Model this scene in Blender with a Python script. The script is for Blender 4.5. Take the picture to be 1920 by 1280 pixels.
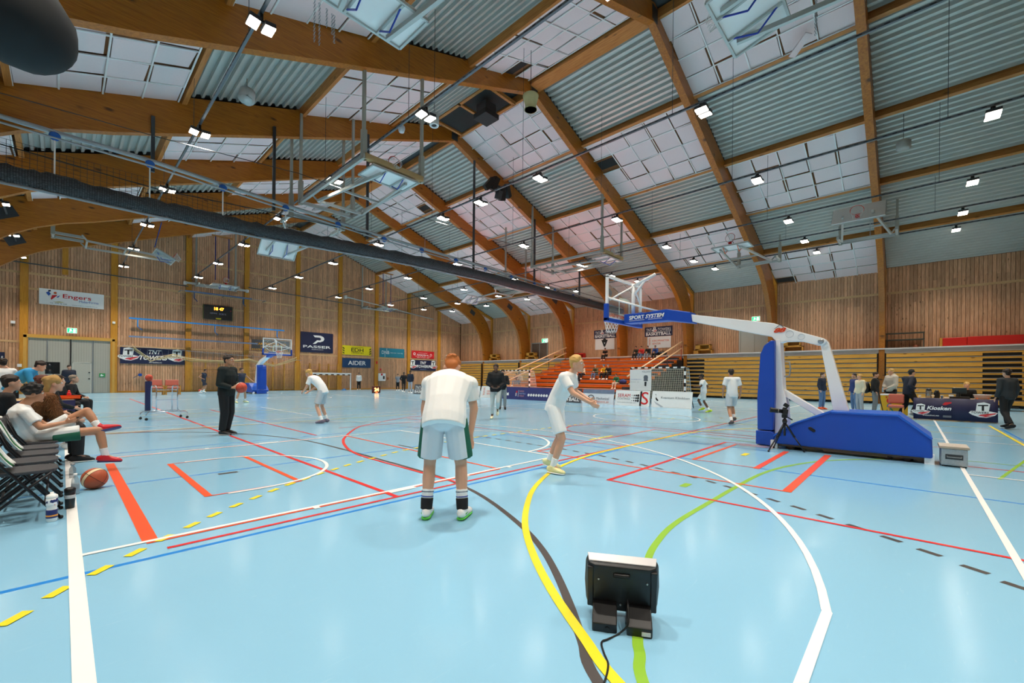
import bpy, bmesh, math, random
from mathutils import Vector as V, Matrix, Euler
random.seed(7)
PI = math.pi
SC = bpy.context.scene
COL = SC.collection
for o in list(bpy.data.objects):
    bpy.data.objects.remove(o)

# ------------------------------------------------------------------ camera
# the hall: X runs across it (left wall -5.2, right wall 36.05), Y along it (back wall -4.64, end wall 43.3)
F_PX, YH, YAW, ROLL, CAMZ = 795.09, 709.08, 0.755946, 0.0094394, 1.348
FW = V((math.cos(YAW), math.sin(YAW), 0))
R0 = V((math.sin(YAW), -math.cos(YAW), 0))
UZ = V((0, 0, 1))
RT = R0 * math.cos(ROLL) + UZ * math.sin(ROLL)
UP = UZ * math.cos(ROLL) - R0 * math.sin(ROLL)
cd = bpy.data.cameras.new('camera')
cam = bpy.data.objects.new('camera', cd)
COL.objects.link(cam)
cd.sensor_fit = 'HORIZONTAL'
cd.sensor_width = 36.0
cd.lens = F_PX / 1920 * 36.0
cd.shift_y = (YH - 640) / 1920
cd.clip_start = 0.02
cd.clip_end = 300
cam.matrix_world = Matrix(((RT.x, UP.x, -FW.x, 0), (RT.y, UP.y, -FW.y, 0), (RT.z, UP.z, -FW.z, CAMZ), (0, 0, 0, 1)))
SC.camera = cam

# ------------------------------------------------------------------ world, exposure
w = bpy.data.worlds.new('world')
SC.world = w
w.use_nodes = True
w.node_tree.nodes['Background'].inputs[0].default_value = (0.8, 0.9, 1.0, 1)
w.node_tree.nodes['Background'].inputs[1].default_value = 0.1
SC.view_settings.view_transform = 'Standard'
SC.view_settings.look = 'None'
SC.view_settings.gamma = 1.0
SC.view_settings.use_curve_mapping = False
SC.view_settings.exposure = 0.0
LAMP_W = 66.0
SC.cycles.max_bounces = 6
SC.cycles.diffuse_bounces = 3
SC.cycles.glossy_bounces = 2
SC.cycles.use_adaptive_sampling = True
SC.cycles.adaptive_threshold = 0.1
SC.cycles.transmission_bounces = 4
SC.cycles.transparent_max_bounces = 8
SC.cycles.sample_clamp_indirect = 6.0
SC.cycles.caustics_reflective = False
SC.cycles.caustics_refractive = False
SC.cycles.use_denoising = True

# ------------------------------------------------------------------ survey helpers: photo pixel -> point on a known plane of the hall
CAM = V((0, 0, CAMZ))
def ray(x, y): return FW + RT * ((x - 960) / F_PX) + UP * ((YH - y) / F_PX)
def onX(x, y, X):
    d = ray(x, y); return CAM + d * (X / d.x)
def onY(x, y, Y):
    d = ray(x, y); return CAM + d * (Y / d.y)
def onZ(x, y, z=0.0):
    d = ray(x, y); return CAM + d * ((z - CAMZ) / d.z)

# ------------------------------------------------------------------ materials
def lin(h):
    out = []
    for i in (0, 2, 4):
        c = int(h[i:i + 2], 16) / 255
        out.append(c / 12.92 if c <= 0.04045 else ((c + 0.055) / 1.055) ** 2.4)
    return (*out, 1)
MATS = {}
def newmat(name):
    m = bpy.data.materials.new(name); m.use_nodes = True
    return m, m.node_tree, m.node_tree.nodes['Principled BSDF']
def nd(nt, t, **kw):
    n = nt.nodes.new(t)
    for k, v in kw.items():
        if k in n.inputs: n.inputs[k].default_value = v
        else: setattr(n, k, v)
    return n
def mat(hexc, rough=0.5, metal=0.0, var=0.08, scale=6.0, emit=0.0, alpha=None, bump=0.0, spec=None):
    key = (hexc, rough, metal, var, scale, emit, alpha, bump, spec)
    if key in MATS: return MATS[key]
    m, nt, b = newmat('m_' + hexc)
    c = lin(hexc)
    if var > 0:
        tc = nd(nt, 'ShaderNodeTexCoord')
        no = nd(nt, 'ShaderNodeTexNoise', Scale=scale, Detail=3.0)
        nt.links.new(tc.outputs['Object'], no.inputs['Vector'])
        mx = nd(nt, 'ShaderNodeMix', data_type='RGBA')
        lo = tuple(v * (1 - var) for v in c[:3]) + (1,); hi = tuple(min(1, v * (1 + var)) for v in c[:3]) + (1,)
        mx.inputs[6].default_value = lo; mx.inputs[7].default_value = hi
        nt.links.new(no.outputs['Fac'], mx.inputs[0]); nt.links.new(mx.outputs[2], b.inputs['Base Color'])
        if bump > 0:
            bp = nd(nt, 'ShaderNodeBump', Strength=bump, Distance=0.01)
            nt.links.new(no.outputs['Fac'], bp.inputs['Height']); nt.links.new(bp.outputs[0], b.inputs['Normal'])
    else:
        b.inputs['Base Color'].default_value = c
    b.inputs['Roughness'].default_value = rough
    b.inputs['Metallic'].default_value = metal
    if spec is not None: b.inputs['Specular IOR Level'].default_value = spec
    if emit > 0:
        b.inputs['Emission Color'].default_value = c
        b.inputs['Emission Strength'].default_value = emit
        m.cycles.emission_sampling = 'NONE'
    if alpha is not None: b.inputs['Alpha'].default_value = alpha
    MATS[key] = m
    return m
def wood(name, dark, light, sc=(1, 1, 1), knots=0.5, rough=0.45, rnd=False, knot_sc=3.0, kcol='3a1d08'):
    if name in MATS: return MATS[name]
    m, nt, b = newmat(name)
    tc = nd(nt, 'ShaderNodeTexCoord'); mp = nd(nt, 'ShaderNodeMapping'); mp.inputs['Scale'].default_value = sc
    nt.links.new(tc.outputs['Object'], mp.inputs['Vector'])
    vec = mp.outputs[0]
    if rnd:
        ge = nd(nt, 'ShaderNodeNewGeometry'); ad = nd(nt, 'ShaderNodeVectorMath', operation='ADD')
        ml = nd(nt, 'ShaderNodeMath', operation='MULTIPLY'); ml.inputs[1].default_value = 37.0
        nt.links.new(ge.outputs['Random Per Island'], ml.inputs[0]); nt.links.new(vec, ad.inputs[0]); nt.links.new(ml.outputs[0], ad.inputs[1])
        vec = ad.outputs[0]
    no = nd(nt, 'ShaderNodeTexNoise', Scale=4.0, Detail=4.0, Distortion=0.6); nt.links.new(vec, no.inputs['Vector'])
    mx = nd(nt, 'ShaderNodeMix', data_type='RGBA'); mx.inputs[6].default_value = lin(dark); mx.inputs[7].default_value = lin(light)
    rp = nd(nt, 'ShaderNodeMapRange'); rp.inputs[1].default_value = 0.3; rp.inputs[2].default_value = 0.7
    nt.links.new(no.outputs['Fac'], rp.inputs[0]); nt.links.new(rp.outputs[0], mx.inputs[0])
    col = mx.outputs[2]
    if rnd:
        m2 = nd(nt, 'ShaderNodeMix', data_type='RGBA', blend_type='MULTIPLY'); m2.inputs[0].default_value = 1
        r2 = nd(nt, 'ShaderNodeMapRange'); r2.inputs[3].default_value = 0.78; r2.inputs[4].default_value = 1.12
        nt.links.new(ge.outputs['Random Per Island'], r2.inputs[0]); nt.links.new(col, m2.inputs[6]); nt.links.new(r2.outputs[0], m2.inputs[7])
        col = m2.outputs[2]
    if knots > 0:
        mp2 = nd(nt, 'ShaderNodeMapping'); s2 = [max(1.0, v) for v in sc]; mn = min(s2); mp2.inputs['Scale'].default_value = [v / mn if v > mn else 0.55 for v in s2]
        src = tc.outputs['Object']
        if rnd:
            a2 = nd(nt, 'ShaderNodeVectorMath', operation='ADD'); nt.links.new(src, a2.inputs[0]); nt.links.new(ml.outputs[0], a2.inputs[1]); src = a2.outputs[0]
        nt.links.new(src, mp2.inputs['Vector'])
        mp2.inputs['Scale'].default_value = [1.0 if v == max(sc) else 0.42 for v in sc] if len(set(sc)) > 1 else (1, 1, 1)
        vo = nd(nt, 'ShaderNodeTexVoronoi', Scale=knot_sc, Randomness=1.0); nt.links.new(mp2.outputs[0], vo.inputs['Vector'])
        kr = nd(nt, 'ShaderNodeMapRange'); kr.inputs[1].default_value = 0.06; kr.inputs[2].default_value = 0.15; kr.inputs[3].default_value = knots; kr.inputs[4].default_value = 0
        nt.links.new(vo.outputs['Distance'], kr.inputs[0])
        m3 = nd(nt, 'ShaderNodeMix', data_type='RGBA'); m3.inputs[7].default_value = lin(kcol)
        nt.links.new(kr.outputs[0], m3.inputs[0]); nt.links.new(col, m3.inputs[6]); col = m3.outputs[2]
    nt.links.new(col, b.inputs['Base Color'])
    b.inputs['Roughness'].default_value = rough
    MATS[name] = m
    return m

GLULAM = wood('glulam', '99560f', 'bd741f', (0.5, 3, 9), 0.85, 0.42, knot_sc=2.2)
PURLIN = wood('purlin_wood', 'a8662a', 'c98a48', (6, 0.4, 6), 0.6, 0.5, knot_sc=2.5)
BOARD = wood('wall_boards', 'c08a62', 'e8b68e', (9, 9, 0.5), 0.6, 0.6, rnd=True, knot_sc=4.0, kcol='6b4420')
RAILW = wood('rail_wood', 'c89a68', 'e0ba8a', (0.5, 0.5, 8), 0.3, 0.6, knot_sc=3)
POST = wood('post_wood', 'c07d22', 'd99a35', (8, 8, 0.4), 0.3, 0.4, knot_sc=3)
BLEACH = wood('bleacher_wood', 'c98a2c', 'e0a545', (6, 0.35, 6), 0.8, 0.42, rnd=True, knot_sc=3.2, kcol='6a3a08')
BLEACHO = wood('bleacher_orange', 'd06a1c', 'e0852c', (6, 0.35, 6), 0.6, 0.35, rnd=True, knot_sc=3.2, kcol='7a3408')
BARW = wood('bar_wood', 'c48a30', 'd9a44c', (0.5, 8, 8), 0.2, 0.4, knot_sc=3)
STEEL = mat('c2c6c0', 0.38, 0.25, 0.05, 1.0)
GALV = mat('a9adb0', 0.35, 0.75, 0.08, 8)
GREYP = mat('a9a79c', 0.45, 0.1, 0.05, 4)
DARKM = mat('43464a', 0.45, 0.4, 0.1, 6)
WHITE = mat('f0f0ee', 0.4, 0, 0.03, 5)
WHITEG = mat('f4f4f4', 0.22, 0, 0.02, 5)
BLACK = mat('0c0c0e', 0.45, 0, 0.2, 6)
BLACKS = mat('141416', 0.3, 0, 0.1, 6)
NAVY = mat('1b2146', 0.5, 0, 0.12, 3)
BLUEP = mat('1248b0', 0.38, 0, 0.06, 3, bump=0.02)
BLUEL = mat('2a7fd0', 0.4, 0, 0.06, 3)
REDM = mat('d3231c', 0.4, 0, 0.05, 4)
ORANGE = mat('e8541a', 0.4, 0, 0.05, 4)
YEL = mat('f2d21a', 0.45, 0, 0.03, 4)
PANEL = mat('ecdcdc', 0.85, 0, 0.03, 14, bump=0.05)
SKIN = mat('d9a487', 0.5, 0, 0.05, 9)
SKIN2 = mat('c08a68', 0.5, 0, 0.05, 9)
SKIND = mat('6a4632', 0.5, 0, 0.06, 9)

# ------------------------------------------------------------------ objects
def put(o, parent=None):
    COL.objects.link(o)
    if parent is not None: o.parent = parent
    return o
def tag(o, label=None, cat=None, group=None, kind=None):
    if label: o['label'] = label
    if cat: o['category'] = cat
    if group: o['group'] = group
    if kind: o['kind'] = kind
    return o
def thing(name, label, cat, loc=(0, 0, 0), rz=0.0, group=None):
    o = bpy.data.objects.new(name, None); o.empty_display_size = 0.1
    put(o); o.location = loc; o.rotation_euler = (0, 0, rz)
    return tag(o, label, cat, group)
def basis(w):
    w = V(w).normalized()
    u = w.cross(V((0, 0, 1)) if abs(w.z) < 0.95 else V((1, 0, 0))).normalized()
    return w, u, u.cross(w).normalized()
class MB:
    def __init__(s): s.v = []; s.f = []
    def add(s, vs, fs):
        n = len(s.v); s.v += [tuple(p) for p in vs]; s.f += [tuple(i + n for i in f) for f in fs]; return s
    def box(s, c, d, rot=None):
        c = V(c); h = V(d) / 2; vs = []
        for z in (-1, 1):
            for x, y in ((-1, -1), (1, -1), (1, 1), (-1, 1)):
                p = V((x * h.x, y * h.y, z * h.z))
                if rot is not None: p = rot @ p
                vs.append(c + p)
        return s.add(vs, [(3, 2, 1, 0), (4, 5, 6, 7), (0, 1, 5, 4), (1, 2, 6, 5), (2, 3, 7, 6), (3, 0, 4, 7)])
    def mm(s, a, b): # box by two corners
        a = V(a); b = V(b); return s.box((a + b) / 2, [abs(q) for q in (b - a)])
    def beam(s, p0, p1, w, h, up=(0, 0, 1)): # rectangular bar; h along up
        p0 = V(p0); p1 = V(p1); a = (p1 - p0).normalized(); u = V(up)
        u = (u - a * u.dot(a))
        u = u.normalized() if u.length > 1e-4 else basis(a)[1]
        r = a.cross(u); vs = []
        for p in (p0, p1):
            for x, y in ((-1, -1), (1, -1), (1, 1), (-1, 1)): vs.append(p + r * (x * w / 2) + u * (y * h / 2))
        return s.add(vs, [(0, 1, 2, 3), (7, 6, 5, 4), (4, 5, 1, 0), (5, 6, 2, 1), (6, 7, 3, 2), (7, 4, 0, 3)])
    def tube(s, p0, p1, r, n=8, r1=None): return s.rings([(p0, r, r), (p1, r1 if r1 is not None else r, r1 if r1 is not None else r)], n)
    def rings(s, rs, n=10, side=None, caps=True):
        rs = [(V(p), a, b) for p, a, b in rs]; k = len(rs); vs = []
        for i, (p, a, b) in enumerate(rs):
            d = rs[min(i + 1, k - 1)][0] - rs[max(i - 1, 0)][0]
            if d.length < 1e-9: d = V((0, 0, 1))
            w = d.normalized()
            if side is not None:
                u = V(side); u = (u - w * u.dot(w)); u = u.normalized() if u.length > 1e-5 else basis(w)[1]
            else: u = basis(w)[1] if i == 0 else (pu - w * pu.dot(w)).normalized()
            pu = u; q = w.cross(u)
            for j in range(n):
                t = 2 * PI * j / n; vs.append(p + u * (a * math.cos(t)) + q * (b * math.sin(t)))
        fs = [(i * n + j, i * n + (j + 1) % n, (i + 1) * n + (j + 1) % n, (i + 1) * n + j) for i in range(k - 1) for j in range(n)]
        if caps: fs += [tuple(range(n))[::-1], tuple(range((k - 1) * n, k * n))]
        return s.add(vs, fs)
    def path(s, pts, r, n=6): return s.rings([(p, r, r) for p in pts], n)
    def lathe(s, prof, c=(0, 0, 0), n=16, axis=(0, 0, 1), caps=True):
        w, u, q = basis(axis); c = V(c); return s.rings([(c + w * z, max(r, 1e-4), max(r, 1e-4)) for r, z in prof], n, side=u, caps=caps)
    def ball(s, c, r, n=10, m=7, sq=(1, 1, 1), rot=None):
        c = V(c); vs = []; fs = []
        for i in range(m + 1):
            t = PI * i / m
            for j in range(n):
                a = 2 * PI * j / n; p = V((r * sq[0] * math.sin(t) * math.cos(a), r * sq[1] * math.sin(t) * math.sin(a), r * sq[2] * math.cos(t)))
                vs.append(c + (rot @ p if rot is not None else p))
        for i in range(m):
            for j in range(n): fs.append((i * n + j, (i + 1) * n + j, (i + 1) * n + (j + 1) % n, i * n + (j + 1) % n))
        return s.add(vs, fs)
    def prism(s, pts, d): # closed polygon (3D points) swept along vector d
        n = len(pts); d = V(d); vs = [V(p) for p in pts] + [V(p) + d for p in pts]
        return s.add(vs, [tuple(range(n))[::-1], tuple(range(n, 2 * n))] + [(i, (i + 1) % n, n + (i + 1) % n, n + i) for i in range(n)])
    def quad(s, *p): return s.add(p, [tuple(range(len(p)))])
    def torus(s, c, R, r, axis=(0, 0, 1), n=24, m=6):
        w, u, q = basis(axis); c = V(c); vs = []; fs = []
        for i in range(n):
            a = 2 * PI * i / n; e = u * math.cos(a) + q * math.sin(a)
            for j in range(m):
                b = 2 * PI * j / m; vs.append(c + e * (R + r * math.cos(b)) + w * (r * math.sin(b)))
        for i in range(n):
            for j in range(m): fs.append((i * m + j, ((i + 1) % n) * m + j, ((i + 1) % n) * m + (j + 1) % m, i * m + (j + 1) % m))
        return s.add(vs, fs)
    def mesh(s, name, m, smooth=False):
        me = bpy.data.meshes.new(name); me.from_pydata(s.v, [], s.f); me.materials.append(m)
        bm = bmesh.new(); bm.from_mesh(me); bmesh.ops.recalc_face_normals(bm, faces=bm.faces); bm.to_mesh(me); bm.free()
        if smooth: me.shade_smooth()
        return me
    def build(s, name, m, parent=None, smooth=False, bev=0.0, world=False, seg=2):
        if world and parent is not None:
            L = V(parent.location); s.v = [tuple(V(p) - L) for p in s.v]
        o = bpy.data.objects.new(name, s.mesh(name, m, smooth)); put(o, parent)
        if bev > 0:
            md = o.modifiers.new('bevel', 'BEVEL'); md.width = bev; md.segments = seg; md.limit_method = 'ANGLE'
        return o
def copy_tree(o, parent=None):
    c = o.copy(); COL.objects.link(c)
    if parent is not None: c.parent = parent
    for ch in list(o.children): copy_tree(ch, c)
    return c

# workshop scene: lettering and voxel-merged bodies are evaluated here and kept as plain meshes
WS = bpy.data.scenes.new('workshop')
def evaluated_mesh(o):
    WS.collection.objects.link(o); vl = WS.view_layers[0]; vl.update()
    me = bpy.data.meshes.new_from_object(o.evaluated_get(vl.depsgraph)); d = o.data; bpy.data.objects.remove(o)
    return me
# flat lettering and emblems: built-in font turned to mesh
def text_mesh(s, m, w, h, O, U, N, bold=0.0, shear=0.0, off=0.004):
    cu = bpy.data.curves.new('lettering', 'FONT'); cu.body = s; cu.shear = shear; cu.offset = bold; cu.resolution_u = 3
    me = evaluated_mesh(bpy.data.objects.new('lettering', cu)); me.name = 'lettering'
    vs = [v.co.copy() for v in me.vertices]
    if not vs: return None
    x0 = min(v.x for v in vs); x1 = max(v.x for v in vs); y0 = min(v.y for v in vs); y1 = max(v.y for v in vs)
    W = V((0, 0, 1)) if abs(V(N).z) < 0.9 else V(N).cross(V(U))
    W = V(N).cross(V(U)).normalized()
    for v in me.vertices:
        v.co = V(O) + V(U) * ((v.co.x - x0) / max(1e-6, x1 - x0) * w) + W * ((v.co.y - y0) / max(1e-6, y1 - y0) * h) + V(N) * off
    me.materials.clear(); me.materials.append(m)
    return me
def sign_items(parent, O, U, N, w, h, items, off=0.006):
    """O lower-left corner, U to the reader's right, N towards the reader; item coordinates are fractions of w and h"""
    O = V(O); U = V(U); N = V(N); W = N.cross(U).normalized(); L = V(parent.location)
    Ol = O - L
    for it in items:
        if it[0] == 't':
            _, s, x, y, tw, th, m = it[:7]; sh = it[7] if len(it) > 7 else 0; bo = it[8] if len(it) > 8 else 0.0
            me = text_mesh(s, m, tw * w, th * h, Ol + U * (x * w) + W * (y * h), U, N, bo, sh, off * 1.5)
            if me: put(bpy.data.objects.new('lettering', me), parent)
        elif it[0] == 'p':
            _, pts, m = it[:3]; nm = it[3] if len(it) > 3 else 'emblem'
            me = bpy.data.meshes.new(nm); me.from_pydata([tuple(Ol + U * (x * w) + W * (y * h) + N * off) for x, y in pts], [], [tuple(range(len(pts)))]); me.materials.append(m)
            put(bpy.data.objects.new(nm, me), parent); off += 0.0006
        elif it[0] == 'o':
            _, x, y, r, m = it[:5]; ri = it[5] if len(it) > 5 else 0.0; k = 20
            if ri > 0:
                vs = [(r * math.cos(2 * PI * i / k), r * math.sin(2 * PI * i / k)) for i in range(k)] + [(ri * math.cos(2 * PI * i / k), ri * math.sin(2 * PI * i / k)) for i in range(k)]
                fs = [(i, (i + 1) % k, k + (i + 1) % k, k + i) for i in range(k)]
            else:
                vs = [(r * math.cos(2 * PI * i / k), r * math.sin(2 * PI * i / k)) for i in range(k)]; fs = [tuple(range(k))]
            me = bpy.data.meshes.new('emblem'); me.from_pydata([tuple(Ol + U * (x * w + a) + W * (y * h + b) + N * off) for a, b in vs], [], fs); me.materials.append(m)
            put(bpy.data.objects.new('emblem', me), parent); off += 0.0006
def rect(x, y, w, h, m, nm='stripe'): return ('p', [(x, y), (x + w, y), (x + w, y + h), (x, y + h)], m, nm)
def sign(name, label, cat, O, U, w, h, m, items, th=0.02, group=None, tilt=None):
    U = V(U); N = U.cross(UZ).normalized(); O = V(O)
    if tilt: N = (N + UZ * tilt).normalized()
    W = N.cross(U).normalized()
    t = thing(name, label, cat, O, 0, group)
    b = MB(); b.prism([(0, 0, 0), U * w, U * w + W * h, W * h], -N * th); b.build('sheet', m, t)
    sign_items(t, O, U, N, w, h, items)
    return t
# ================================================================== STRUCTURE
XL, XR, YB, YE, XM = -5.2, 36.05, -4.64, 43.3, 15.4
def panel_z(X): return 15.48 - 0.345 * abs(X - XM)
def deck_z(X): return 15.74 - 0.345 * abs(X - XM)
ARCH_Y = [1.36 + 6 * k for k in range(7)]
BAYS = [(-4.64, 1.22)] + [(1.5 + 6 * k, 7.22 + 6 * k) for k in range(6)] + [(37.5, 43.3)]   # bay index b = i-1

# ---- floor
m, nt, b = newmat('floor_vinyl')
tc = nd(nt, 'ShaderNodeTexCoord'); no = nd(nt, 'ShaderNodeTexNoise', Scale=0.35, Detail=3.0); no2 = nd(nt, 'ShaderNodeTexNoise', Scale=60.0, Detail=2.0)
mp = nd(nt, 'ShaderNodeMapping'); mp.inputs['Rotation'].default_value = (0, 0, 0.5); mp.inputs['Scale'].default_value = (1, 14, 1)
no3 = nd(nt, 'ShaderNodeTexNoise', Scale=2.2, Detail=6.0, Distortion=2.5)
nt.links.new(tc.outputs['Object'], no.inputs['Vector']); nt.links.new(tc.outputs['Object'], no2.inputs['Vector']); nt.links.new(tc.outputs['Object'], mp.inputs['Vector']); nt.links.new(mp.outputs[0], no3.inputs['Vector'])
mx = nd(nt, 'ShaderNodeMix', data_type='RGBA'); mx.inputs[6].default_value = lin('86bcdc'); mx.inputs[7].default_value = lin('92c6e2'); nt.links.new(no.outputs['Fac'], mx.inputs[0])
sr = nd(nt, 'ShaderNodeMapRange'); sr.inputs[1].default_value = 0.66; sr.inputs[2].default_value = 0.8; sr.inputs[4].default_value = 0.25; nt.links.new(no3.outputs['Fac'], sr.inputs[0])
m2 = nd(nt, 'ShaderNodeMix', data_type='RGBA'); m2.inputs[7].default_value = lin('b8dcec'); nt.links.new(sr.outputs[0], m2.inputs[0]); nt.links.new(mx.outputs[2], m2.inputs[6]); nt.links.new(m2.outputs[2], b.inputs['Base Color'])
rr = nd(nt, 'ShaderNodeMapRange'); rr.inputs[3].default_value = 0.12; rr.inputs[4].default_value = 0.2; nt.links.new(no3.outputs['Fac'], rr.inputs[0]); nt.links.new(rr.outputs[0], b.inputs['Roughness'])
bp = nd(nt, 'ShaderNodeBump', Strength=0.02, Distance=0.003); nt.links.new(no2.outputs['Fac'], bp.inputs['Height']); nt.links.new(bp.outputs[0], b.inputs['Normal'])
FLOORM = m
floor = tag(MB().mm((XL - .2, YB - .2, -0.2), (XR + .2, YE + .2, 0)).build('floor', FLOORM), kind='structure')

# ---- court markings (metres, from the court rules and the survey)
LC = {'w': mat('f2f2f0', 0.3, 0, 0.02), 'o': mat('f0562a', 0.3, 0, 0.03), 'r': mat('d82a2c', 0.3, 0, 0.03), 'b': mat('1f86dd', 0.3, 0, 0.03), 'y': mat('f3dd2c', 0.3, 0, 0.03), 'k': mat('4a4544', 0.35, 0, 0.03), 'g': mat('8dbf3a', 0.3, 0, 0.03)}
ZL = {'b': .0005, 'k': .0013, 'g': .0021, 'r': .0029, 'o': .0037, 'y': .0045, 'w': .0053}
def ribbon(c, wd, pts, name='court_line', closed=False):
    ribbon.k = getattr(ribbon, 'k', 0) + 1; z = ZL[c] + ribbon.k * 4e-6; pts = [V((x, y, z)) for x, y in pts]; vs = []; n = len(pts)
    for i, p in enumerate(pts):
        a = pts[i - 1] if (i > 0 or closed) else p; q = pts[(i + 1) % n] if (i < n - 1 or closed) else p
        d = (q - a).normalized(); s = V((-d.y, d.x, 0)) * (wd / 2)
        d1 = (p - a); d2 = (q - p); k = 1.0
        if d1.length > 1e-6 and d2.length > 1e-6: k = 1 / max(0.4, math.cos(0.5 * d1.angle(d2)))
        vs += [p + s * k, p - s * k]
    fs = [(2 * i, 2 * i + 1, 2 * i + 3, 2 * i + 2) for i in range(n - 1)]
    if closed: fs.append((2 * n - 2, 2 * n - 1, 1, 0))
    me = bpy.data.meshes.new(name); me.from_pydata(vs, [], fs); me.materials.append(LC[c])
    return put(bpy.data.objects.new(name, me), floor)
def arc(cx, cy, r, a0, a1, n=40): return [(cx + r * math.cos(math.radians(a0 + (a1 - a0) * i / n)), cy + r * math.sin(math.radians(a0 + (a1 - a0) * i / n))) for i in range(n + 1)]
def smooth_pts(pts, k=6):
    out = []
    P = [V((*p, 0)) for p in pts]
    for i in range(len(P) - 1):
        p0 = P[max(0, i - 1)]; p1 = P[i]; p2 = P[i + 1]; p3 = P[min(len(P) - 1, i + 2)]
        for j in range(k):
            t = j / k
            q = 0.5 * ((2 * p1) + (p2 - p0) * t + (2 * p0 - 5 * p1 + 4 * p2 - p3) * t * t + (3 * p1 - p0 - 3 * p2 + p3) * t ** 3)
            out.append((q.x, q.y))
    out.append(pts[-1]); return out
S = '''w .075 .075 -4.6 .075 39|w .05 .1 -.59 28.5 -.59|w .05 .1 14.4 28.5 14.4|w .05 .1 4.485 5.9 4.485|w .05 .1 9.385 5.9 9.385|w .05 5.88 4.46 5.88 9.41|w .05 14.27 -.59 14.27 14.4|w .05 28.5 -.59 28.5 43
w .05 22.7 4.485 28.5 4.485|w .05 22.7 9.385 28.5 9.385|w .05 22.7 4.46 22.7 9.41|w .05 9.1 -.61 9.1 -4.6|w .05 14.25 -.6 14.25 -4.6|w .12 2.63 4.45 2.98 4.45|w .06 1.8 4.4 1.8 4.46|w .06 3.82 4.4 3.82 4.46|w .06 4.66 4.4 4.66 4.46|w .06 1.84 9.42 1.84 9.48|w .12 2.7 9.42 3.05 9.42|w .06 3.9 9.42 3.9 9.48
o .03 .47 4.44 4.47 4.44|o .1 .5 4.5 .5 8.82|o .045 4.455 4.5 4.455 9.4|o .03 .6 9.43 4.44 9.43|o .075 1.13 5.69 1.13 8.18|o .06 2.1 5.74 2.1 8.12|o .03 1.1 5.705 2.13 5.705|o .03 1.1 8.165 2.1 8.165|o .045 6.05 5.05 11 5.05|o .045 6.06 5.06 6.06 1.06|o .1 6.04 1.1 9.6 1.1|o .09 7.3 1.73 9.5 1.73|o .06 7.33 2.685 9.76 2.685|o .03 7.36 2.7 7.36 1.7|o .04 9.74 2.7 9.74 2|o .04 11 5.06 11 1
r .045 .57 4.21 17.9 4.21|r .06 2.6 4.22 2.6 32|r .05 3.5 4.22 3.5 6.5|r .06 5 2.94 9.95 2.94|r .05 5.02 2.96 5.02 -4.6|r .05 9.92 2.95 9.92 1.9|r .04 7.77 4.2 7.77 12|r .05 10 -.62 10 -4.6|r .05 4 9.9 4 20|r .04 5 10.95 9 10.95|r .04 .2 13.2 3 13.2|r .04 12.5 4.2 12.5 -.5
b .05 -5 4.07 7.38 4.07|b .045 7.36 4.09 7.36 -4.6|b .04 -5 7.04 7.4 7.04|b .045 7.32 4.1 7.32 7.04|b .04 9.9 3.95 18.4 3.95|b .04 9.3 4.1 9.3 1.9|b .04 -.5 9.9 9 9.9|b .05 15 -1.92 19 -1.92|b .04 -1 16.2 9 16.2|b .04 11 7.1 11 1
y .075 8.03 5.19 9.03 5.19|y .09 8.4 2.2 8.7 2.2|y .06 12 -1.78 20 -1.78|y .04 16.25 3 16.25 -1.8|y .04 18.6 3 18.6 -1.8|y .04 -1 18.5 9 18.5|y .04 .2 13.3 9 13.3|y .04 17.5 7.5 17.5 14
k .045 4.61 7.45 4.61 6.3|k .09 1.47 6.88 1.7 6.88|g .09 5.38 2.1 5.6 2.1|g .04 9 -.9 26 -4.6|g .04 10.4 5.2 10.4 1.5|g .04 10.7 -.62 10.7 -4.5|k .03 14.3 -1.9 26 -4.4|g .03 0 17.3 9 17.3|g .04 14.5 12 14.5 2|w .05 .1 29.4 28.5 29.4|w .05 14.27 14.4 14.27 43|w .05 .1 20.5 5.9 20.5|w .05 5.9 20.5 5.9 15|w .05 .1 34.4 5.9 34.4'''
for ln in S.replace('\n', '|').split('|'):
    q = ln.split(); c = q[0]; v = [float(t) for t in q[1:]]
    ribbon(c, v[0], [(v[1], v[2]), (v[3], v[4])])
ribbon('w', .05, [(.1, .35), (3.07, .35)] + arc(1.9, 6.92, 6.67, -79.8, 79.8, 60) + [(3.07, 13.49), (.1, 13.49)])
ribbon('w', .05, [(28.4, .35), (25.5, .35)] + arc(26.64, 6.92, 6.67, 259.8, 100.2, 60) + [(25.5, 13.49), (28.4, 13.49)])
ribbon('w', .05, arc(5.88, 6.93, 1.8, -90, 90)); ribbon('w', .05, arc(22.7, 6.93, 1.8, 90, 270)); ribbon('w', .05, arc(14.27, 6.92, 1.8, 0, 351, 48), closed=True)
ribbon('w', .05, [(1.31, 5.67)] + arc(1.6, 6.93, 1.26, -90, 90) + [(1.31, 8.19)])
ribbon('w', .05, arc(10.3, 37, 1.8, 180, 360)); ribbon('w', .05, arc(10.3, 28, 1.8, 0, 351), closed=True)
ribbon('y', .06, smooth_pts([(1.4, .2), (1.7, .94), (1.87, 1.23), (2.16, 1.68), (2.5, 2.12), (2.92, 2.57), (3.43, 2.99), (3.99, 3.37), (4.74, 3.74), (5.42, 3.96), (6.17, 4.1), (6.93, 4.165), (8.6, 4.17), (10.4, 4.165), (11.0, 4.1), (11.73, 3.96), (12.63, 3.6), (13.55, 3.05), (15, 1.6), (16, 0)]))
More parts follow.
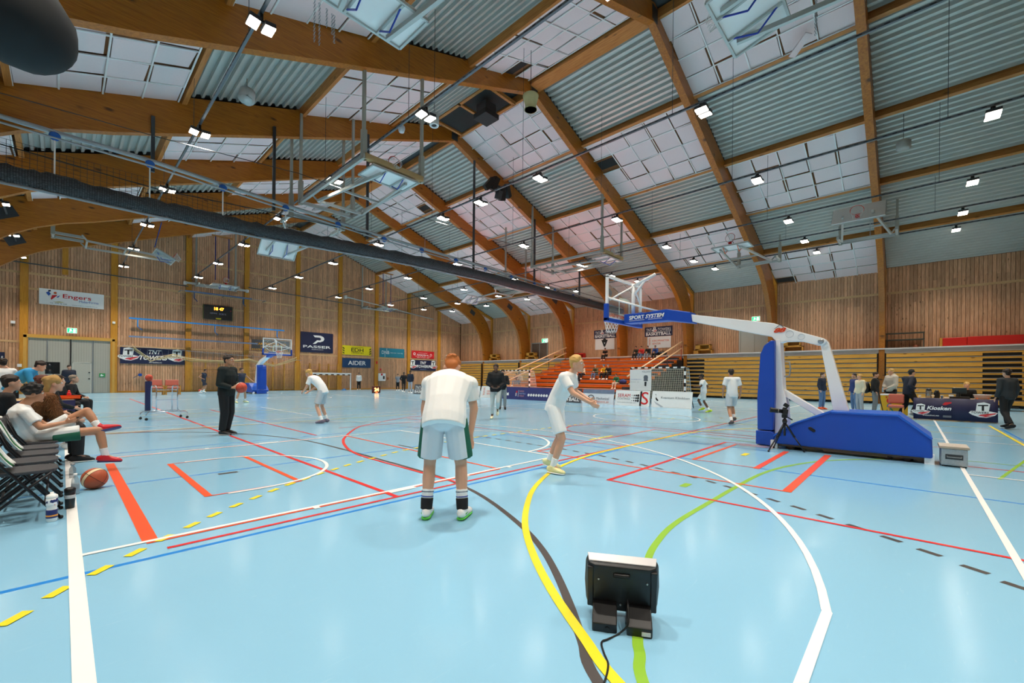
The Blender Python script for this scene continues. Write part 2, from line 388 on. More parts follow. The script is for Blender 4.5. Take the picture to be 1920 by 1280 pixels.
ribbon('k', .055, smooth_pts([(1.2, .2), (1.64, 1.0), (1.84, 1.22), (2.09, 1.48), (2.37, 1.8), (2.62, 2.13), (2.88, 2.57), (3.22, 3.34), (3.42, 4.0), (3.54, 4.8), (3.58, 6.48), (3.59, 7.8), (3.51, 9.34), (3.15, 10.69), (2.6, 11.8), (1.81, 12.69), (.2, 13.8)]))
ribbon('g', .055, smooth_pts([(1.35, .45), (1.78, .86), (1.95, .96), (2.13, 1.06), (2.91, 1.39), (3.4, 1.53), (4.0, 1.61), (4.96, 1.615), (5.82, 1.61), (6.88, 1.58), (7.71, 1.46), (8.48, 1.23), (9.03, .97), (9.51, .63), (10.2, 0)]))
ribbon('r', .055, smooth_pts([(9.2, 12.5), (8.3, 12.4), (7.31, 12.03), (6.2, 11.36), (5.42, 10.75), (4.5, 9.45), (4.03, 8.62), (3.68, 7.68), (3.53, 6.96), (3.5, 6.45)]))
ribbon('r', .05, smooth_pts([(8.86, 5.43), (8.95, 6.3), (9.4, 6.83), (10.07, 7.05), (10.8, 6.85), (11.3, 6.0), (11.45, 3), (11.45, 0)]))
for i, (x, y) in enumerate([(4.35, -.52), (4.53, -.34), (4.72, -.11), (4.89, .12), (5.06, .37), (5.22, .62), (5.38, .87), (5.52, 1.13), (5.66, 1.39), (5.79, 1.67), (5.91, 1.93), (6.02, 2.21), (6.12, 2.49), (6.22, 2.78), (6.3, 3.06), (6.37, 3.35), (6.44, 3.65), (6.5, 3.94), (6.54, 4.26), (6.57, 4.54), (6.6, 4.84), (6.61, 5.14), (6.61, 5.44), (6.62, 5.73), (6.62, 6.04), (6.63, 6.35), (6.63, 6.65), (6.62, 6.94), (6.62, 7.25), (6.62, 7.55), (6.52, 9.62), (6.49, 9.93), (6.45, 10.23), (6.4, 10.54), (6.33, 10.84), (6.03, 11.7), (5.91, 11.98)]):
    d = V((6.63 - 4.4 if False else 0, 0, 0)); t = math.atan2(0.28, 0.16) if y < 1 else math.atan2(0.28, max(-.12, 0.16 * (1 - (y - 1) / 5)))
    ribbon('k', .06, [(x - .075 * math.cos(t), y - .075 * math.sin(t)), (x + .075 * math.cos(t), y + .075 * math.sin(t))], 'court_dash')
YD = [(-.55, 3.2), (-.36, 3.4), (-.17, 3.58), (-.01, 3.83), (.19, 4.05), (.39, 4.27), (.59, 4.48), (.81, 4.7), (1.02, 4.9), (1.25, 5.1), (1.48, 5.28), (1.72, 5.47), (1.96, 5.64), (2.2, 5.79), (2.46, 5.96), (2.73, 6.1), (2.99, 6.25), (3.26, 6.37), (3.53, 6.49), (3.81, 6.61), (4.1, 6.73), (4.38, 6.81), (4.66, 6.88), (4.95, 6.96), (5.25, 7.03), (5.55, 7.09), (5.85, 7.13), (6.15, 7.16), (6.45, 7.18), (6.75, 7.2), (7.05, 7.21), (7.35, 7.22), (7.65, 7.22), (7.96, 7.22), (8.27, 7.22), (8.57, 7.22), (8.87, 7.21), (9.17, 7.21), (9.47, 7.2), (9.77, 7.2), (10.05, 7.19), (10.35, 7.19), (10.65, 7.18), (11, 7.17), (11.32, 7.15), (11.63, 7.11), (11.93, 7.06), (12.25, 7.0), (12.7, 6.88), (13.2, 6.7), (13.65, 6.53), (14.11, 6.33), (14.6, 6.05), (15.22, 5.63), (15.67, 5.31), (16.16, 4.95), (16.65, 4.53)]
for i, (x, y) in enumerate(YD):
    a = YD[max(0, i - 1)]; c = YD[min(len(YD) - 1, i + 1)]; t = math.atan2(c[1] - a[1], c[0] - a[0])
    ribbon('y', .06, [(x - .075 * math.cos(t), y - .075 * math.sin(t)), (x + .075 * math.cos(t), y + .075 * math.sin(t))], 'court_dash')

# ---- walls: backing slab, board cladding, rails and posts
def boards(name, wall, p0, U, N, length, zlo, zhi, pitch=0.155, gap=0.02, th=0.03):
    """vertical boards along U from p0; zlo/zhi: functions of the distance"""
    b = MB(); U = V(U); N = V(N); p0 = V(p0); n = int(length / pitch); rg = random.Random(3)
    for i in range(n):
        a = i * pitch; c = a + pitch - gap; lo = zlo(a + pitch / 2); hi = zhi(a + pitch / 2)
        if hi - lo < 0.2: continue
        t = th * (0.8 + 0.4 * rg.random())
        z0 = lo
        while z0 < hi - 0.05:
            z1 = min(hi, z0 + rg.choice((3.0, 3.6, 4.2))) if hi - z0 > 4.5 else hi
            q = [p0 + U * a, p0 + U * c, p0 + U * c + N * t, p0 + U * a + N * t]
            vs = [V((v.x, v.y, z0)) for v in q] + [V((v.x, v.y, z1 - 0.004)) for v in q]
            b.add(vs, [(1, 2, 6, 5), (2, 3, 7, 6), (3, 0, 4, 7), (0, 3, 2, 1), (4, 5, 6, 7)]); z0 = z1
    o = b.build(name, BOARD, wall); o['kind'] = 'stuff'; return o
BACKW = mat('6e4a2c', 0.8, 0, 0.1)
def gable(Y0, Y1):
    b = MB(); b.prism([(XL - .2, Y0, 0), (XR + .2, Y0, 0), (XR + .2, Y0, deck_z(XR) + .1), (XM, Y0, deck_z(XM) + .1), (XL - .2, Y0, deck_z(XL) + .1)], (0, Y1 - Y0, 0)); return b
wall_end = tag(gable(YE, YE + .3).build('wall_end', BACKW), kind='structure')
wall_back = tag(gable(YB - .3, YB).build('wall_back', wood('back_boards', 'b08c66', 'c9a680', (3, 3, .4), .3, .6)), kind='structure')
wall_left = tag(MB().mm((XL - .3, YB, 0), (XL, YE, deck_z(XL) + .2)).build('wall_left', wood('back_boards', '', '')), kind='structure')
wall_right = tag(MB().mm((XR, YB, 0), (XR + .3, YE, deck_z(XR) + .2)).build('wall_right', BACKW), kind='structure')
def door_gap(d):
    X = -4.6 + d
    return 4.0 if -1.75 < X < 2.62 else 0.12
boards('board_cladding', wall_end, (-4.6, YE, 0), (1, 0, 0), (0, -1, 0), 40.6, door_gap, lambda d: deck_z(-4.6 + d) - .02)
boards('board_cladding', wall_right, (XR, YE, 0), (0, -1, 0), (-1, 0, 0), 47.9, lambda d: 3.3, lambda d: deck_z(XR) - .02, 0.17)
END_POSTS = [-1.78, 2.62, 7.07, 11.24, 15.57, 19.73, 23.86, 28.0, 32.4]
rails = (3.5, 7.1, 8.12, 10.6, 13.0)
xs = [-5.1] + END_POSTS + [36.0]
for i in range(len(xs) - 1):
    for z in rails:
        if z > deck_z(xs[i] if abs(xs[i] - XM) > abs(xs[i + 1] - XM) else xs[i + 1]) - .3: continue
        if z < 4 and i == 1: continue
        MB().mm((xs[i] + .12, YE - .05, z - .07), (xs[i + 1] - .12, YE, z + .07)).build('rail', RAILW, wall_end)
for X in END_POSTS:
    MB().mm((X - .19, YE - .2, 0), (X + .19, YE, deck_z(X) - .05)).build('post', POST, wall_end, bev=.01)
for X in (0.1,):
    MB().mm((X - .15, YE - .16, 8.3), (X + .15, YE, deck_z(X) - .05)).build('post', POST, wall_end, bev=.01)
MB().mm((2.8, YE - .05, 0), (36, YE, .12)).build('baseboard_strip', POST, wall_end)
for Y in ARCH_Y + [YB]:
    lo = Y + .2; hi = Y + 5.8
    MB().mm((XR - .05, lo, 6.9), (XR, hi, 7.04)).build('rail', RAILW, wall_right)
for Y in ARCH_Y:   # posts on the wall behind the arch legs and short eave struts
    MB().mm((XR - .18, Y - .13, 3.4), (XR, Y + .13, deck_z(XR) - .02)).build('post', POST, wall_right, bev=.01)
    b = MB(); b.beam((XR - .1, Y, 8.5), (33.2, Y, 9.45), .24, .26); b.build('eave_strut', POST, wall_right)

# ---- gallery behind the stands
GAL = mat('b9aea6', 0.6, 0, 0.1, 3)
gal = tag(MB().mm((34.62, YB, 3.12), (XR, YE, 3.36)).build('floor_gallery', GAL), kind='structure')
MB().mm((34.55, YB, 3.34), (34.75, YE, 3.42)).build('edge_strip', mat('cfc6c0', 0.5, 0, 0.06), gal)

# ---- arches: two glued-timber halves each, joined at the ridge
LOW = [(0, 14.98), (14.3, 9.35), (15.4, 8.98), (16.3, 8.55), (17.1, 8.03), (17.9, 7.32), (18.5, 6.52), (18.9, 5.65), (19.1, 4.85), (19.2, 3.9), (19.22, 0)]
TOPP = [(20.6, 0), (20.6, 4.0), (20.5, 5.3), (20.2, 6.7), (19.72, 7.85), (19.06, 8.64), (18.0, 9.4), (17.0, 9.82), (0, 15.7)]
half = MB().prism([(u, -.14, z) for u, z in LOW + TOPP], (0, .28, 0)).mesh('half_arch', GLULAM)
halfL = MB().prism([(-u, -.14, z) for u, z in LOW + TOPP], (0, .28, 0)).mesh('half_arch', GLULAM)
plate = MB().mm((-.22, -.155, 15.0), (.22, .155, 15.55)).mesh('ridge_plate', DARKM)
kplate = MB().box((0, 0, 0), (.75, .3, .5), Euler((0, .5, 0)).to_matrix()).mesh('steel_plate', DARKM)
for i, Y in enumerate(ARCH_Y):
    a = bpy.data.objects.new('arch_beam', None); put(a); a.location = (XM, Y, 0); a['kind'] = 'structure'
    put(bpy.data.objects.new('half_arch', half), a); put(bpy.data.objects.new('half_arch', halfL), a); put(bpy.data.objects.new('ridge_plate', plate), a)
    for sx, u in ((1, 17.3), (-1, 17.3)):
        if i >= 3:
            o = put(bpy.data.objects.new('steel_plate', kplate), a); o.location = (sx * u, 0, 8.95); o.rotation_euler = (0, 0, 0 if sx > 0 else PI)

# ---- ceiling: corrugated steel bays and white acoustic-panel bays in a checkerboard between purlins
ceiling = bpy.data.objects.new('ceiling', None); put(ceiling); ceiling['kind'] = 'structure'
PU = [0.0, 4.1, 8.4, 12.5, 16.6, 20.75]
top = MB()
for sgn in (1, -1):
    top.prism([(XM, YB - .2, deck_z(XM) + .16), (XM + sgn * 21.2, YB - .2, deck_z(XM + 21.2) + .16), (XM + sgn * 21.2, YB - .2, deck_z(XM + 21.2) + .5), (XM, YB - .2, deck_z(XM) + .5)], (0, YE - YB + .4, 0))
top.build('roof_slab', mat('5a5f60', 0.7, 0.0, 0.1), ceiling)
TH = math.atan(0.345)
def corrug(u0, u1, sgn, L):
    b = MB(); n = max(1, round((u1 - u0) / .27)); p = (u1 - u0) / n; prof = []
    for i in range(n):
        a = u0 + i * p
        for du, dz in ((0, 0), (.3 * p, 0), (.42 * p, .12), (.88 * p, .12)):
            prof.append((a + du, 15.74 - .345 * (a + du) + dz))
    prof.append((u1, 15.74 - .345 * u1))
    vs = []
    for u, z in prof: vs += [(sgn * u, 0, z), (sgn * u, L, z)]
    b.add(vs, [(2 * i, 2 * i + 1, 2 * i + 3, 2 * i + 2) for i in range(len(prof) - 1)]); return b
cmesh = {}
white_cells = []
for bi, (y0, y1) in enumerate(BAYS):
    bay = bi - 1
    for sgn in (1, -1):
        for i in range(5):
            white = ((i + bay) % 2 == 0) if sgn > 0 else ((i + bay) % 2 == 1)
            if bay < 0: white = False
            if not white:
                k = (i, sgn, round(y1 - y0, 2))
                if k not in cmesh: cmesh[k] = corrug(PU[i] + (.1 if i else .5), PU[i + 1] - .1, sgn, y1 - y0).mesh('steel_deck', STEEL)
                o = put(bpy.data.objects.new('steel_deck', cmesh[k]), ceiling); o.location = (XM, y0, 0)
            else: white_cells.append((sgn, i, y0, y1))
            if i < 4:
                k = ('p', sgn, i, round(y1 - y0, 2)); u = PU[i + 1]
                if k not in cmesh:
                    b = MB(); b.beam((sgn * u, 0, 15.66 - .345 * u), (sgn * u, y1 - y0, 15.66 - .345 * u), .16, .44, up=(sgn * .345, 0, 1)); cmesh[k] = b.mesh('purlin', PURLIN)
                o = put(bpy.data.objects.new('purlin', cmesh[k]), ceiling); o.location = (XM, y0, 0)
                kk = ('s', sgn, i, round(y1 - y0, 2))
                if kk not in cmesh:
                    b = MB(); d = .13
                    b.beam((sgn * (u - d), 0, 15.47 - .345 * (u - d)), (sgn * (u - d), y1 - y0, 15.47 - .345 * (u - d)), .06, .05, up=(sgn * .345, 0, 1)); cmesh[kk] = b.mesh('edge_strip', WHITE)
                if white: o = put(bpy.data.objects.new('edge_strip', cmesh[kk]), ceiling); o.location = (XM, y0, 0)
    o = MB().mm((XM - .35, y0, 15.2), (XM + .35, y1, 15.66)).build('ridge_beam', PURLIN, ceiling) if bay in (1, 4, 5) else MB().mm((XM + .28, y0, 15.3), (XM + .42, y1, 15.66)).build('ridge_beam', PURLIN, ceiling)
BROWN = mat('7d5230', 0.85, 0, 0.15, 5)
VOID = mat('2c2c2b', 0.9, 0, 0.1, 5)
pan = []
pmesh = {}
for sgn, i, y0, y1 in white_cells:
    rg = random.Random(int(100 * (y0 + 7 * i + 50 * sgn)))
    u0 = PU[i] + (.1 if i else .45); u1 = PU[i + 1] - .1; L = y1 - y0
    ax = V((sgn * math.cos(TH), 0, -math.sin(TH))); nrm = V((sgn * math.sin(TH), 0, math.cos(TH)))
    S0 = (u1 - u0) / math.cos(TH); base = V((XM + sgn * u0, y0, 15.48 - .345 * u0))
    b = MB(); q = base + nrm * .1; b.quad(q, q + ax * S0, q + ax * S0 + V((0, L, 0)), q + V((0, L, 0))); b.build('backing', BROWN, ceiling)
    nu, nv = 4, 5; g = MB(); M3 = Matrix((ax, V((0, 1, 0)), nrm)).transposed()
    for a in range(nu + 1): g.box(base + ax * (S0 * a / nu) + V((0, L / 2, 0)) + nrm * .02, (.045, L, .03), M3)
    for c in range(1, nv): g.box(base + ax * (S0 / 2) + V((0, L * c / nv, 0)) + nrm * .02, (S0, .045, .03), M3)
    g.build('ceiling_grid', WHITE, ceiling)
    key = (round(S0, 2), round(L, 2))
    if key not in pmesh: pmesh[key] = MB().box((0, 0, 0), (S0 / nu - .07, L / nv - .07, .03)).mesh('acoustic_panel', PANEL)
    for a in range(nu):
        for c in range(nv):
            if rg.random() < .015:
                hole = MB(); hc = base + ax * (S0 * (a + .5) / nu) + V((0, L * (c + .5) / nv, 0)) + nrm * .09
                hole.box(hc, (S0 / nu - .5, L / nv - .1, .01), M3); hole.build('open_gap', VOID, ceiling); continue
            ctr = base + ax * (S0 * (a + .5) / nu + rg.uniform(-.055, .055)) + V((0, L * (c + .5) / nv + rg.uniform(-.075, .075), 0)) + nrm * (.05 + rg.uniform(0, .02))
            R = M3 @ Euler((rg.uniform(-.03, .03), rg.uniform(-.02, .02), rg.choice((0, 0, rg.uniform(-.05, .05))))).to_matrix()
            d = ctr - CAM; z = d.dot(FW); vis = z > 1 and -100 < 960 + F_PX * d.dot(RT) / z < 2020 and YH - F_PX * d.dot(UP) / z > -120
            pan.append((d.length if vis else 999, ctr, R, key))
pan.sort(key=lambda p: p[0])
rest = MB()
for n, (dist, ctr, R, key) in enumerate(pan):
    if n < 298:
        o = put(bpy.data.objects.new('acoustic_panel', pmesh[key]), ceiling); o.matrix_local = Matrix.Translation(ctr) @ R.to_4x4()
    else: rest.box(ctr, (key[0] / 4 - .07, key[1] / 5 - .07, .03), R)
rest.build('acoustic_panel_field', PANEL, ceiling)['kind'] = 'stuff'

# roof hatch by the ridge and dark lining box
for (x0, y0, y1) in ((15.75, 1.6, 5.2), (13.6, 14.6, 18.6)):
    h = MB(); z = panel_z(x0 + .9) - .02
    h.mm((x0, y0, z - .02), (x0 + 1.8, y1, z + .06)); o = h.build('roof_hatch', VOID, ceiling)
    f = MB()
    for yy in (y0, (y0 + y1) / 2, y1): f.mm((x0 - .08, yy - .07, z - .12), (x0 + 1.88, yy + .07, z + .05))
    f.mm((x0 - .08, y0, z - .12), (x0 + .06, y1, z + .05)); f.mm((x0 + 1.74, y0, z - .12), (x0 + 1.88, y1, z + .05)); f.build('hatch_frame', PURLIN, ceiling)
# ================================================================== LAMPS ON THEIR TRACKS
ORD = ['first', 'second', 'third', 'fourth', 'fifth', 'sixth', 'seventh', 'eighth', 'ninth', 'tenth', 'eleventh', 'twelfth']
LENS = mat('fff4e0', 0.3, 0, 0, emit=28.0)
ROWS = [(-1.85, 8.6), (2.92, 8.95), (7.22, 8.95), (12.45, 8.95), (18.25, 9.0), (23.9, 9.0), (28.1, 9.05), (32.2, 9.35)]
LAMP_Y = [-1.64 + 6 * k for k in range(8)]
head = MB().box((0, 0, .05), (.22, .32, .09)).mesh('lamp_head', mat('3c3e42', .5, .3, .1))
lens = MB()
lens.box((0, 0, -.005), (.2, .3, .03)); lens = lens.mesh('lens', LENS)
brk = MB(); brk.box((0, 0, .12), (.48, .06, .05)); brk.box((0, 0, .19), (.06, .1, .14)); brk.tube((0, 0, .22), (0, 0, .27), .02); brk = brk.mesh('bracket', BLACK)
ld = bpy.data.lights.new('lamp_light', 'AREA'); ld.shape = 'RECTANGLE'; ld.size = .16; ld.size_y = .26; ld.energy = LAMP_W; ld.color = (1.0, .91, .79); ld.spread = math.radians(98)
rowname = ['track nearest the left wall'] + [ORD[i] + ' track from the left wall' for i in range(1, 7)] + ['track nearest the right wall']
for r, (X, z) in enumerate(ROWS):
    tr = thing('lighting_track', ['long dark perforated lighting track hung along the hall nearest the left wall', 'long dark perforated lighting track, second from the left wall', 'long dark perforated lighting track, third from the left wall', 'long dark perforated lighting track, fourth from the left wall', 'long dark perforated lighting track, fifth from the left wall', 'long dark perforated lighting track, sixth from the left wall', 'long dark perforated lighting track, seventh from the left wall', 'long dark perforated lighting track nearest the right wall'][r], 'cable track', (X, 0, z + .3), 0, 'lighting tracks')
    b = MB(); b.mm((-.03, -4.5, -.025), (.03, 43.0, .035)); b.build('channel', mat('6b7076', .45, .6, .1, 20), tr)
    b = MB()
    for i in range(int(47 / .24)): b.mm((-.032, -4.4 + i * .24, -.008), (.032, -4.4 + i * .24 + .1, .012))
    o = b.build('slot_perforation', mat('23262a', .6, .2, .1), tr); o['kind'] = 'stuff'
    for k in range(8):
        y = LAMP_Y[k]; zt = panel_z(X) - .05
        if y + 1.2 > 43: continue
        b = MB(); b.tube((0, y + .9, 0), (0, y + .9, zt - z - .3), .008, 5); b.build('hanger_wire', DARKM, tr)
    for k, y in enumerate(LAMP_Y):
        lab = 'lit twin floodlight, ' + ORD[7 - k] + ' from the end wall on the ' + rowname[r]
        t = thing('twin_floodlight', lab, 'light', (X, y, z), 0, 'twin floodlights under the roof')
        for sx in (-1, 1):
            h = put(bpy.data.objects.new('lamp_head', head), t); h.location = (sx * .15, 0, 0); h.rotation_euler = (0, sx * -.12, 0)
            put(bpy.data.objects.new('lens', lens), h)
            lo = bpy.data.objects.new('lamp_light', ld); put(lo, h); lo.location = (0, 0, -.03)
        put(bpy.data.objects.new('bracket', brk), t)
# two extra lamps between the regular ones on the fourth track
for y in (13.7,):
    t = thing('twin_floodlight', 'extra lit twin floodlight squeezed in on the fourth track ' + ('before the net roll' if y < 20 else 'close to the end wall'), 'light', (12.45, y, 8.95), 0, 'twin floodlights under the roof')
    for sx in (-1, 1):
        h = put(bpy.data.objects.new('lamp_head', head), t); h.location = (sx * .15, 0, 0); h.rotation_euler = (0, sx * -.12, 0); put(bpy.data.objects.new('lens', lens), h)
    put(bpy.data.objects.new('bracket', brk), t)

# ================================================================== DIVIDER CURTAIN ROLLED UP UNDER ITS TRACK
DY = 19.0
dv = thing('divider_curtain', 'rolled up black net divider hanging across the hall under a grey track', 'divider net', (0, DY, 0))
TP = [(-5, 8.74), (-1.27, 8.7), (2.12, 8.67), (5.26, 8.5), (7.59, 8.41), (10.33, 8.28), (17.34, 8.12), (28.94, 7.81), (34.5, 7.7)]
def track_z(X):
    for (a, za), (c, zc) in zip(TP, TP[1:]):
        if X <= c: return za + (zc - za) * (X - a) / (c - a)
    return TP[-1][1]
MB().path([(x, 0, z) for x, z in TP], .075, 8).build('track_rail', GALV, dv, True)
MB().path([(x, -.12, z - .22) for x, z in TP], .035, 6).build('track_rail', GALV, dv, True)
RP = [onY(x, y, DY) for x, y in [(-120, 300), (0, 322), (100, 344), (200, 368), (300, 391), (400, 413), (480, 430), (600, 453), (700, 472), (800, 493), (900, 516), (1000, 542), (1130, 575), (1170, 585)]]
RP = [V((p.x, 0, p.z)) for p in RP]
rr_ = []; rg = random.Random(5)
for i in range(len(RP) - 1):
    for j in range(8):
        p = RP[i].lerp(RP[i + 1], j / 8); rr_.append((p, .31 * rg.uniform(.82, 1.15), .26 * rg.uniform(.82, 1.15)))
m, nt, b = newmat('rolled_net'); tcn = nd(nt, 'ShaderNodeTexCoord'); ck = nd(nt, 'ShaderNodeTexBrick', Scale=9.0); ck.inputs['Color1'].default_value = lin('55595e'); ck.inputs['Color2'].default_value = lin('3a3d42'); ck.inputs['Mortar'].default_value = lin('0b0b0d'); ck.inputs['Mortar Size'].default_value = .05; ck.offset = 0.0
mpn = nd(nt, 'ShaderNodeMapping'); mpn.inputs['Rotation'].default_value = (1.57, 0, 0); nt.links.new(tcn.outputs['Object'], mpn.inputs[0]); nt.links.new(mpn.outputs[0], ck.inputs[0]); nt.links.new(ck.outputs[0], b.inputs['Base Color']); b.inputs['Roughness'].default_value = .8
b_ = MB(); b_.rings(rr_, 10, side=(0, 1, 0)); b_.build('net_roll', m, dv, True)
MB().path([p - V((0, .03, .3)) for p in RP], .05, 6).build('bottom_tube', mat('8f9398', .5, .2, .1), dv, True)
i = 0
for X in [-3.2, -0.2, 2.0, 4.1, 6.3, 8.5, 10.8, 13.0, 15.3, 17.6, 19.9, 22.2, 24.5, 26.8, 29.0]:
    zr = track_z(X); zb = min(RP, key=lambda p: abs(p.x - X)).z
    MB().tube((X, -.1, zr - .2), (X, -.1, zb + .1), .022, 6).build('drop_strap', WHITE, dv)
    p = MB(); p.lathe([(.1, -.04), (.13, -.03), (.13, .03), (.1, .04)], (X, -.1, zr - .16), 12, (0, 1, 0)); p.build('pulley', mat('1f5fb4', .4, .1, .1), dv, True)
for X in (-2.2, 2.1, 5.93, 10.05, 16.87, 22.5, 28):
    t = MB(); t.mm((X - .05, .12, track_z(X) - .3), (X + .05, .22, min(panel_z(X) - .6, 14.7))); t.build('hanger_post', DARKM, dv)
nb = MB()
for i in range(0, 140):
    X = -4 + i * .15
    if X > 7: break
    zb = 7.0; nb.tube((X, .02, track_z(X) - .25 - .35), (X, .02, min(RP, key=lambda p: abs(p.x - X)).z + .15), .006, 3)
for k in range(8):
    nb.path([(x, .02, track_z(x) - .6 - .13 * k) for x in (-4, -1, 2, 5, 7)], .006, 3)
nb.build('net', BLACK, dv)['kind'] = 'stuff'
MB().path([onY(x, y, DY) - V((0, DY, 0)) for x, y in [(-60, 255), (0, 270), (300, 356), (480, 392), (700, 440), (900, 495), (1130, 560)]], .018, 5).build('cable', BLACK, dv)
cb = thing('stay_cable', 'thin dark cable strung diagonally under the roof above the net roll', 'cable', (0, 16.3, 0))
MB().path([onY(x, y, 16.3) - V((0, 16.3, 0)) for x, y in [(-20, 168), (0, 174), (300, 258), (560, 325), (800, 410), (1000, 470)]], .012, 5).build('strand', BLACK, cb)

# ================================================================== CEILING BASKETBALL GOALS (folded up)
def net_mb(b, c, axis, r0=.225, r1=.12, L=.4, n=12, k=5, rad=.005, sag=(0, 0, 0)):
    w_, u_, q_ = basis(axis); c = V(c); pts = []
    for j in range(k + 1):
        t = j / k; r = r0 + (r1 - r0) * t; pts.append([c + w_ * (L * t) + V(sag) * t + (u_ * math.cos(2 * PI * (i + .5 * (j % 2)) / n) + q_ * math.sin(2 * PI * (i + .5 * (j % 2)) / n)) * r for i in range(n)])
    for j in range(k):
        for i in range(n):
            b.tube(pts[j][i], pts[j + 1][i], rad, 3); b.tube(pts[j][i], pts[j + 1][(i - 1) % n if j % 2 == 0 else (i + 1) % n], rad, 3)
    return b
FRAME = mat('b9bdba', .4, .3, .06, 4)
def ceiling_goal(label, loc, rz, arm=5.7, hw=1.15, tilt=0.0, front_posts=True, pad=False, links='1b3fa8', boardm=None, ztop=None):
    t = thing('ceiling_goal', label, 'basketball goal', loc, rz, 'folded ceiling goals')
    c, s = math.cos(rz), math.sin(rz)
    def top(x, y): return (ztop or panel_z(loc[0] + c * x - s * y)) - loc[2] - .05
    for sx in (-1, 1):
        for y in ([.2, arm] if front_posts else [arm]):
            p = MB(); p.mm((sx * hw - .08, y - .08, -.1), (sx * hw + .08, y + .08, .9)); p.mm((sx * hw - .05, y - .05, .9), (sx * hw + .05, y + .05, top(sx * hw, y))); p.build('hanger_post', GREYP, t)
        MB().beam((sx * hw, .1 if front_posts else arm - 1.2, 0), (sx * hw, arm, 0), .1, .14).build('rail', FRAME, t)
        MB().beam((sx * .95, arm - 1.3, -.25), (sx * .5, .2, -.35), .08, .1).build('swing_arm', FRAME, t)
        MB().beam((sx * .95, arm - 1.3, -.25), (sx * 1.1, arm - 1.1, 0), .06, .06).build('strut', FRAME, t)
    MB().beam((-hw, arm, 0), (hw, arm, 0), .1, .14).build('cross_bar', FRAME, t)
    MB().beam((-.95, arm - 1.3, -.25), (.95, arm - 1.3, -.25), .08, .1).build('cross_bar', FRAME, t)
    MB().beam((-.7, arm * .45, -.31), (.7, arm * .45, -.31), .07, .08).build('cross_bar', FRAME, t)
    if pad: MB().beam((-hw, .15, .0), (hw, .15, .0), .2, .2).build('end_pad', mat('b99a6a', .6, 0, .1), t, bev=.02)
    R = Euler((tilt, 0, 0)).to_matrix(); B0 = V((0, .55, -.2))
    def bp(x, y, z): return B0 + R @ V((x, y, z))
    bd = MB(); bd.box(B0, (1.8, 1.05, .04), R); bd = bd.build('backboard', boardm or WHITE, t, bev=.006)
    f = MB()
    for a, e in (((-.9, -.52, -.04), (.9, -.52, -.04)), ((-.9, .52, -.04), (.9, .52, -.04)), ((-.9, -.52, -.04), (-.9, .52, -.04)), ((.9, -.52, -.04), (.9, .52, -.04)), ((-.35, -.5, -.05), (-.35, .5, -.05)), ((.35, -.5, -.05), (.35, .5, -.05))): f.beam(bp(*a), bp(*e), .05, .05)
    f.build('board_frame', FRAME, bd)
    for sx in (-.35, .35):
        l = MB(); l.tube(bp(sx, -.4, -.06), bp(sx, .0, -.3), .018, 6); l.tube(bp(sx, .0, -.3), bp(sx, .4, -.06), .018, 6); l.build('link', mat(links, .4, 0, .05), t)
    # the ring stands off the board's face (upwards while folded)
    ring = MB(); rc = bp(0, -.37, .4); ring.torus(rc, .23, .012, R @ V((0, 1, 0)), 24, 6); ring.box(bp(0, -.37, .1), (.16, .06, .2), R); ring.build('ring', REDM, t, True)
    n_ = MB(); net_mb(n_, rc, R @ V((0, -1, 0)), L=.32, sag=(0, 0, -.12)); n_.build('net', WHITE, t)['kind'] = 'stuff'
    return t
ceiling_goal('folded ceiling goal with blue links and bright ring, above the net roll', (8.05, 13.25, 8.75), 0, pad=True)
ceiling_goal('folded ceiling goal with its ring up, over the portable hoop backboard top', (23.2, 13.3, 9.0), 0, pad=True)
ceiling_goal('white ceiling goal board with blue brackets tilted out below the net roll', (7.9, 25.3, 8.35), PI, tilt=.75, front_posts=False)
ceiling_goal('folded ceiling goal with red and blue brackets below the net roll, near far arches', (24.2, 28.2, 8.3), PI, tilt=.5, front_posts=False)
ceiling_goal('folded ceiling goal cut by the top frame edge, blue links by stained panels', (9.1, 2.9, 8.75), PI, arm=4.6, tilt=.25, front_posts=False)
ceiling_goal('folded ceiling goal cut by the top frame edge, beside hanging chains', (4.1, 8.2, 8.75), PI, arm=4.8, front_posts=False)
ceiling_goal('folded ceiling goal with orange straps in front of the second arch, ring upright', (24.2, 7.1, 8.75), -PI / 2, arm=6.0, front_posts=False, links='e8641a', ztop=None)
ceiling_goal('white backed goal tilted on its side beside the nearest right arch', (23.2, 1.75, 8.9), -PI / 2, arm=6.0, tilt=.9, front_posts=False)
ceiling_goal('clear swing-up goal on long white arms before the end wall, over the wide door', (4.9, 34.3, 9.0), PI / 2, arm=5.3, hw=.5, tilt=.5, front_posts=False, boardm=mat('b8c0c2', .2, 0, .02))
ceiling_goal('swing-up goal folded flat on the end wall above the scoreboard', (8.9, 39.6, 8.75), 0, arm=3.3, front_posts=False, hw=1.4)
ceiling_goal('swing-up goal folded flat on the end wall above the teal sign', (23.4, 39.6, 8.75), 0, arm=3.3, front_posts=False, hw=1.4)
for lab, X, zt in (('pair of dark blue straps holding the wall goal above the scoreboard', 8.7, 12.4), ('pair of dark blue straps holding the wall goal above the teal sign', 23.3, 12.2)):
    t = thing('lifting_strap', lab, 'strap', (X, 40.1, 8.9))
    for dx in (-.45, .45): MB().mm((dx - .03, -.01, 0), (dx + .03, .01, zt - 8.9)).build('webbing', mat('1c2470', .7, 0, .1), t)
    MB().mm((-.7, -.06, zt - 8.95), (.7, .06, zt - 8.85)).build('top_bar', PURLIN, t)
t = thing('pull_rope', 'bright blue strap pulling up the clear swing goal over the wide door', 'strap', (3.9, 34.4, 9.3))
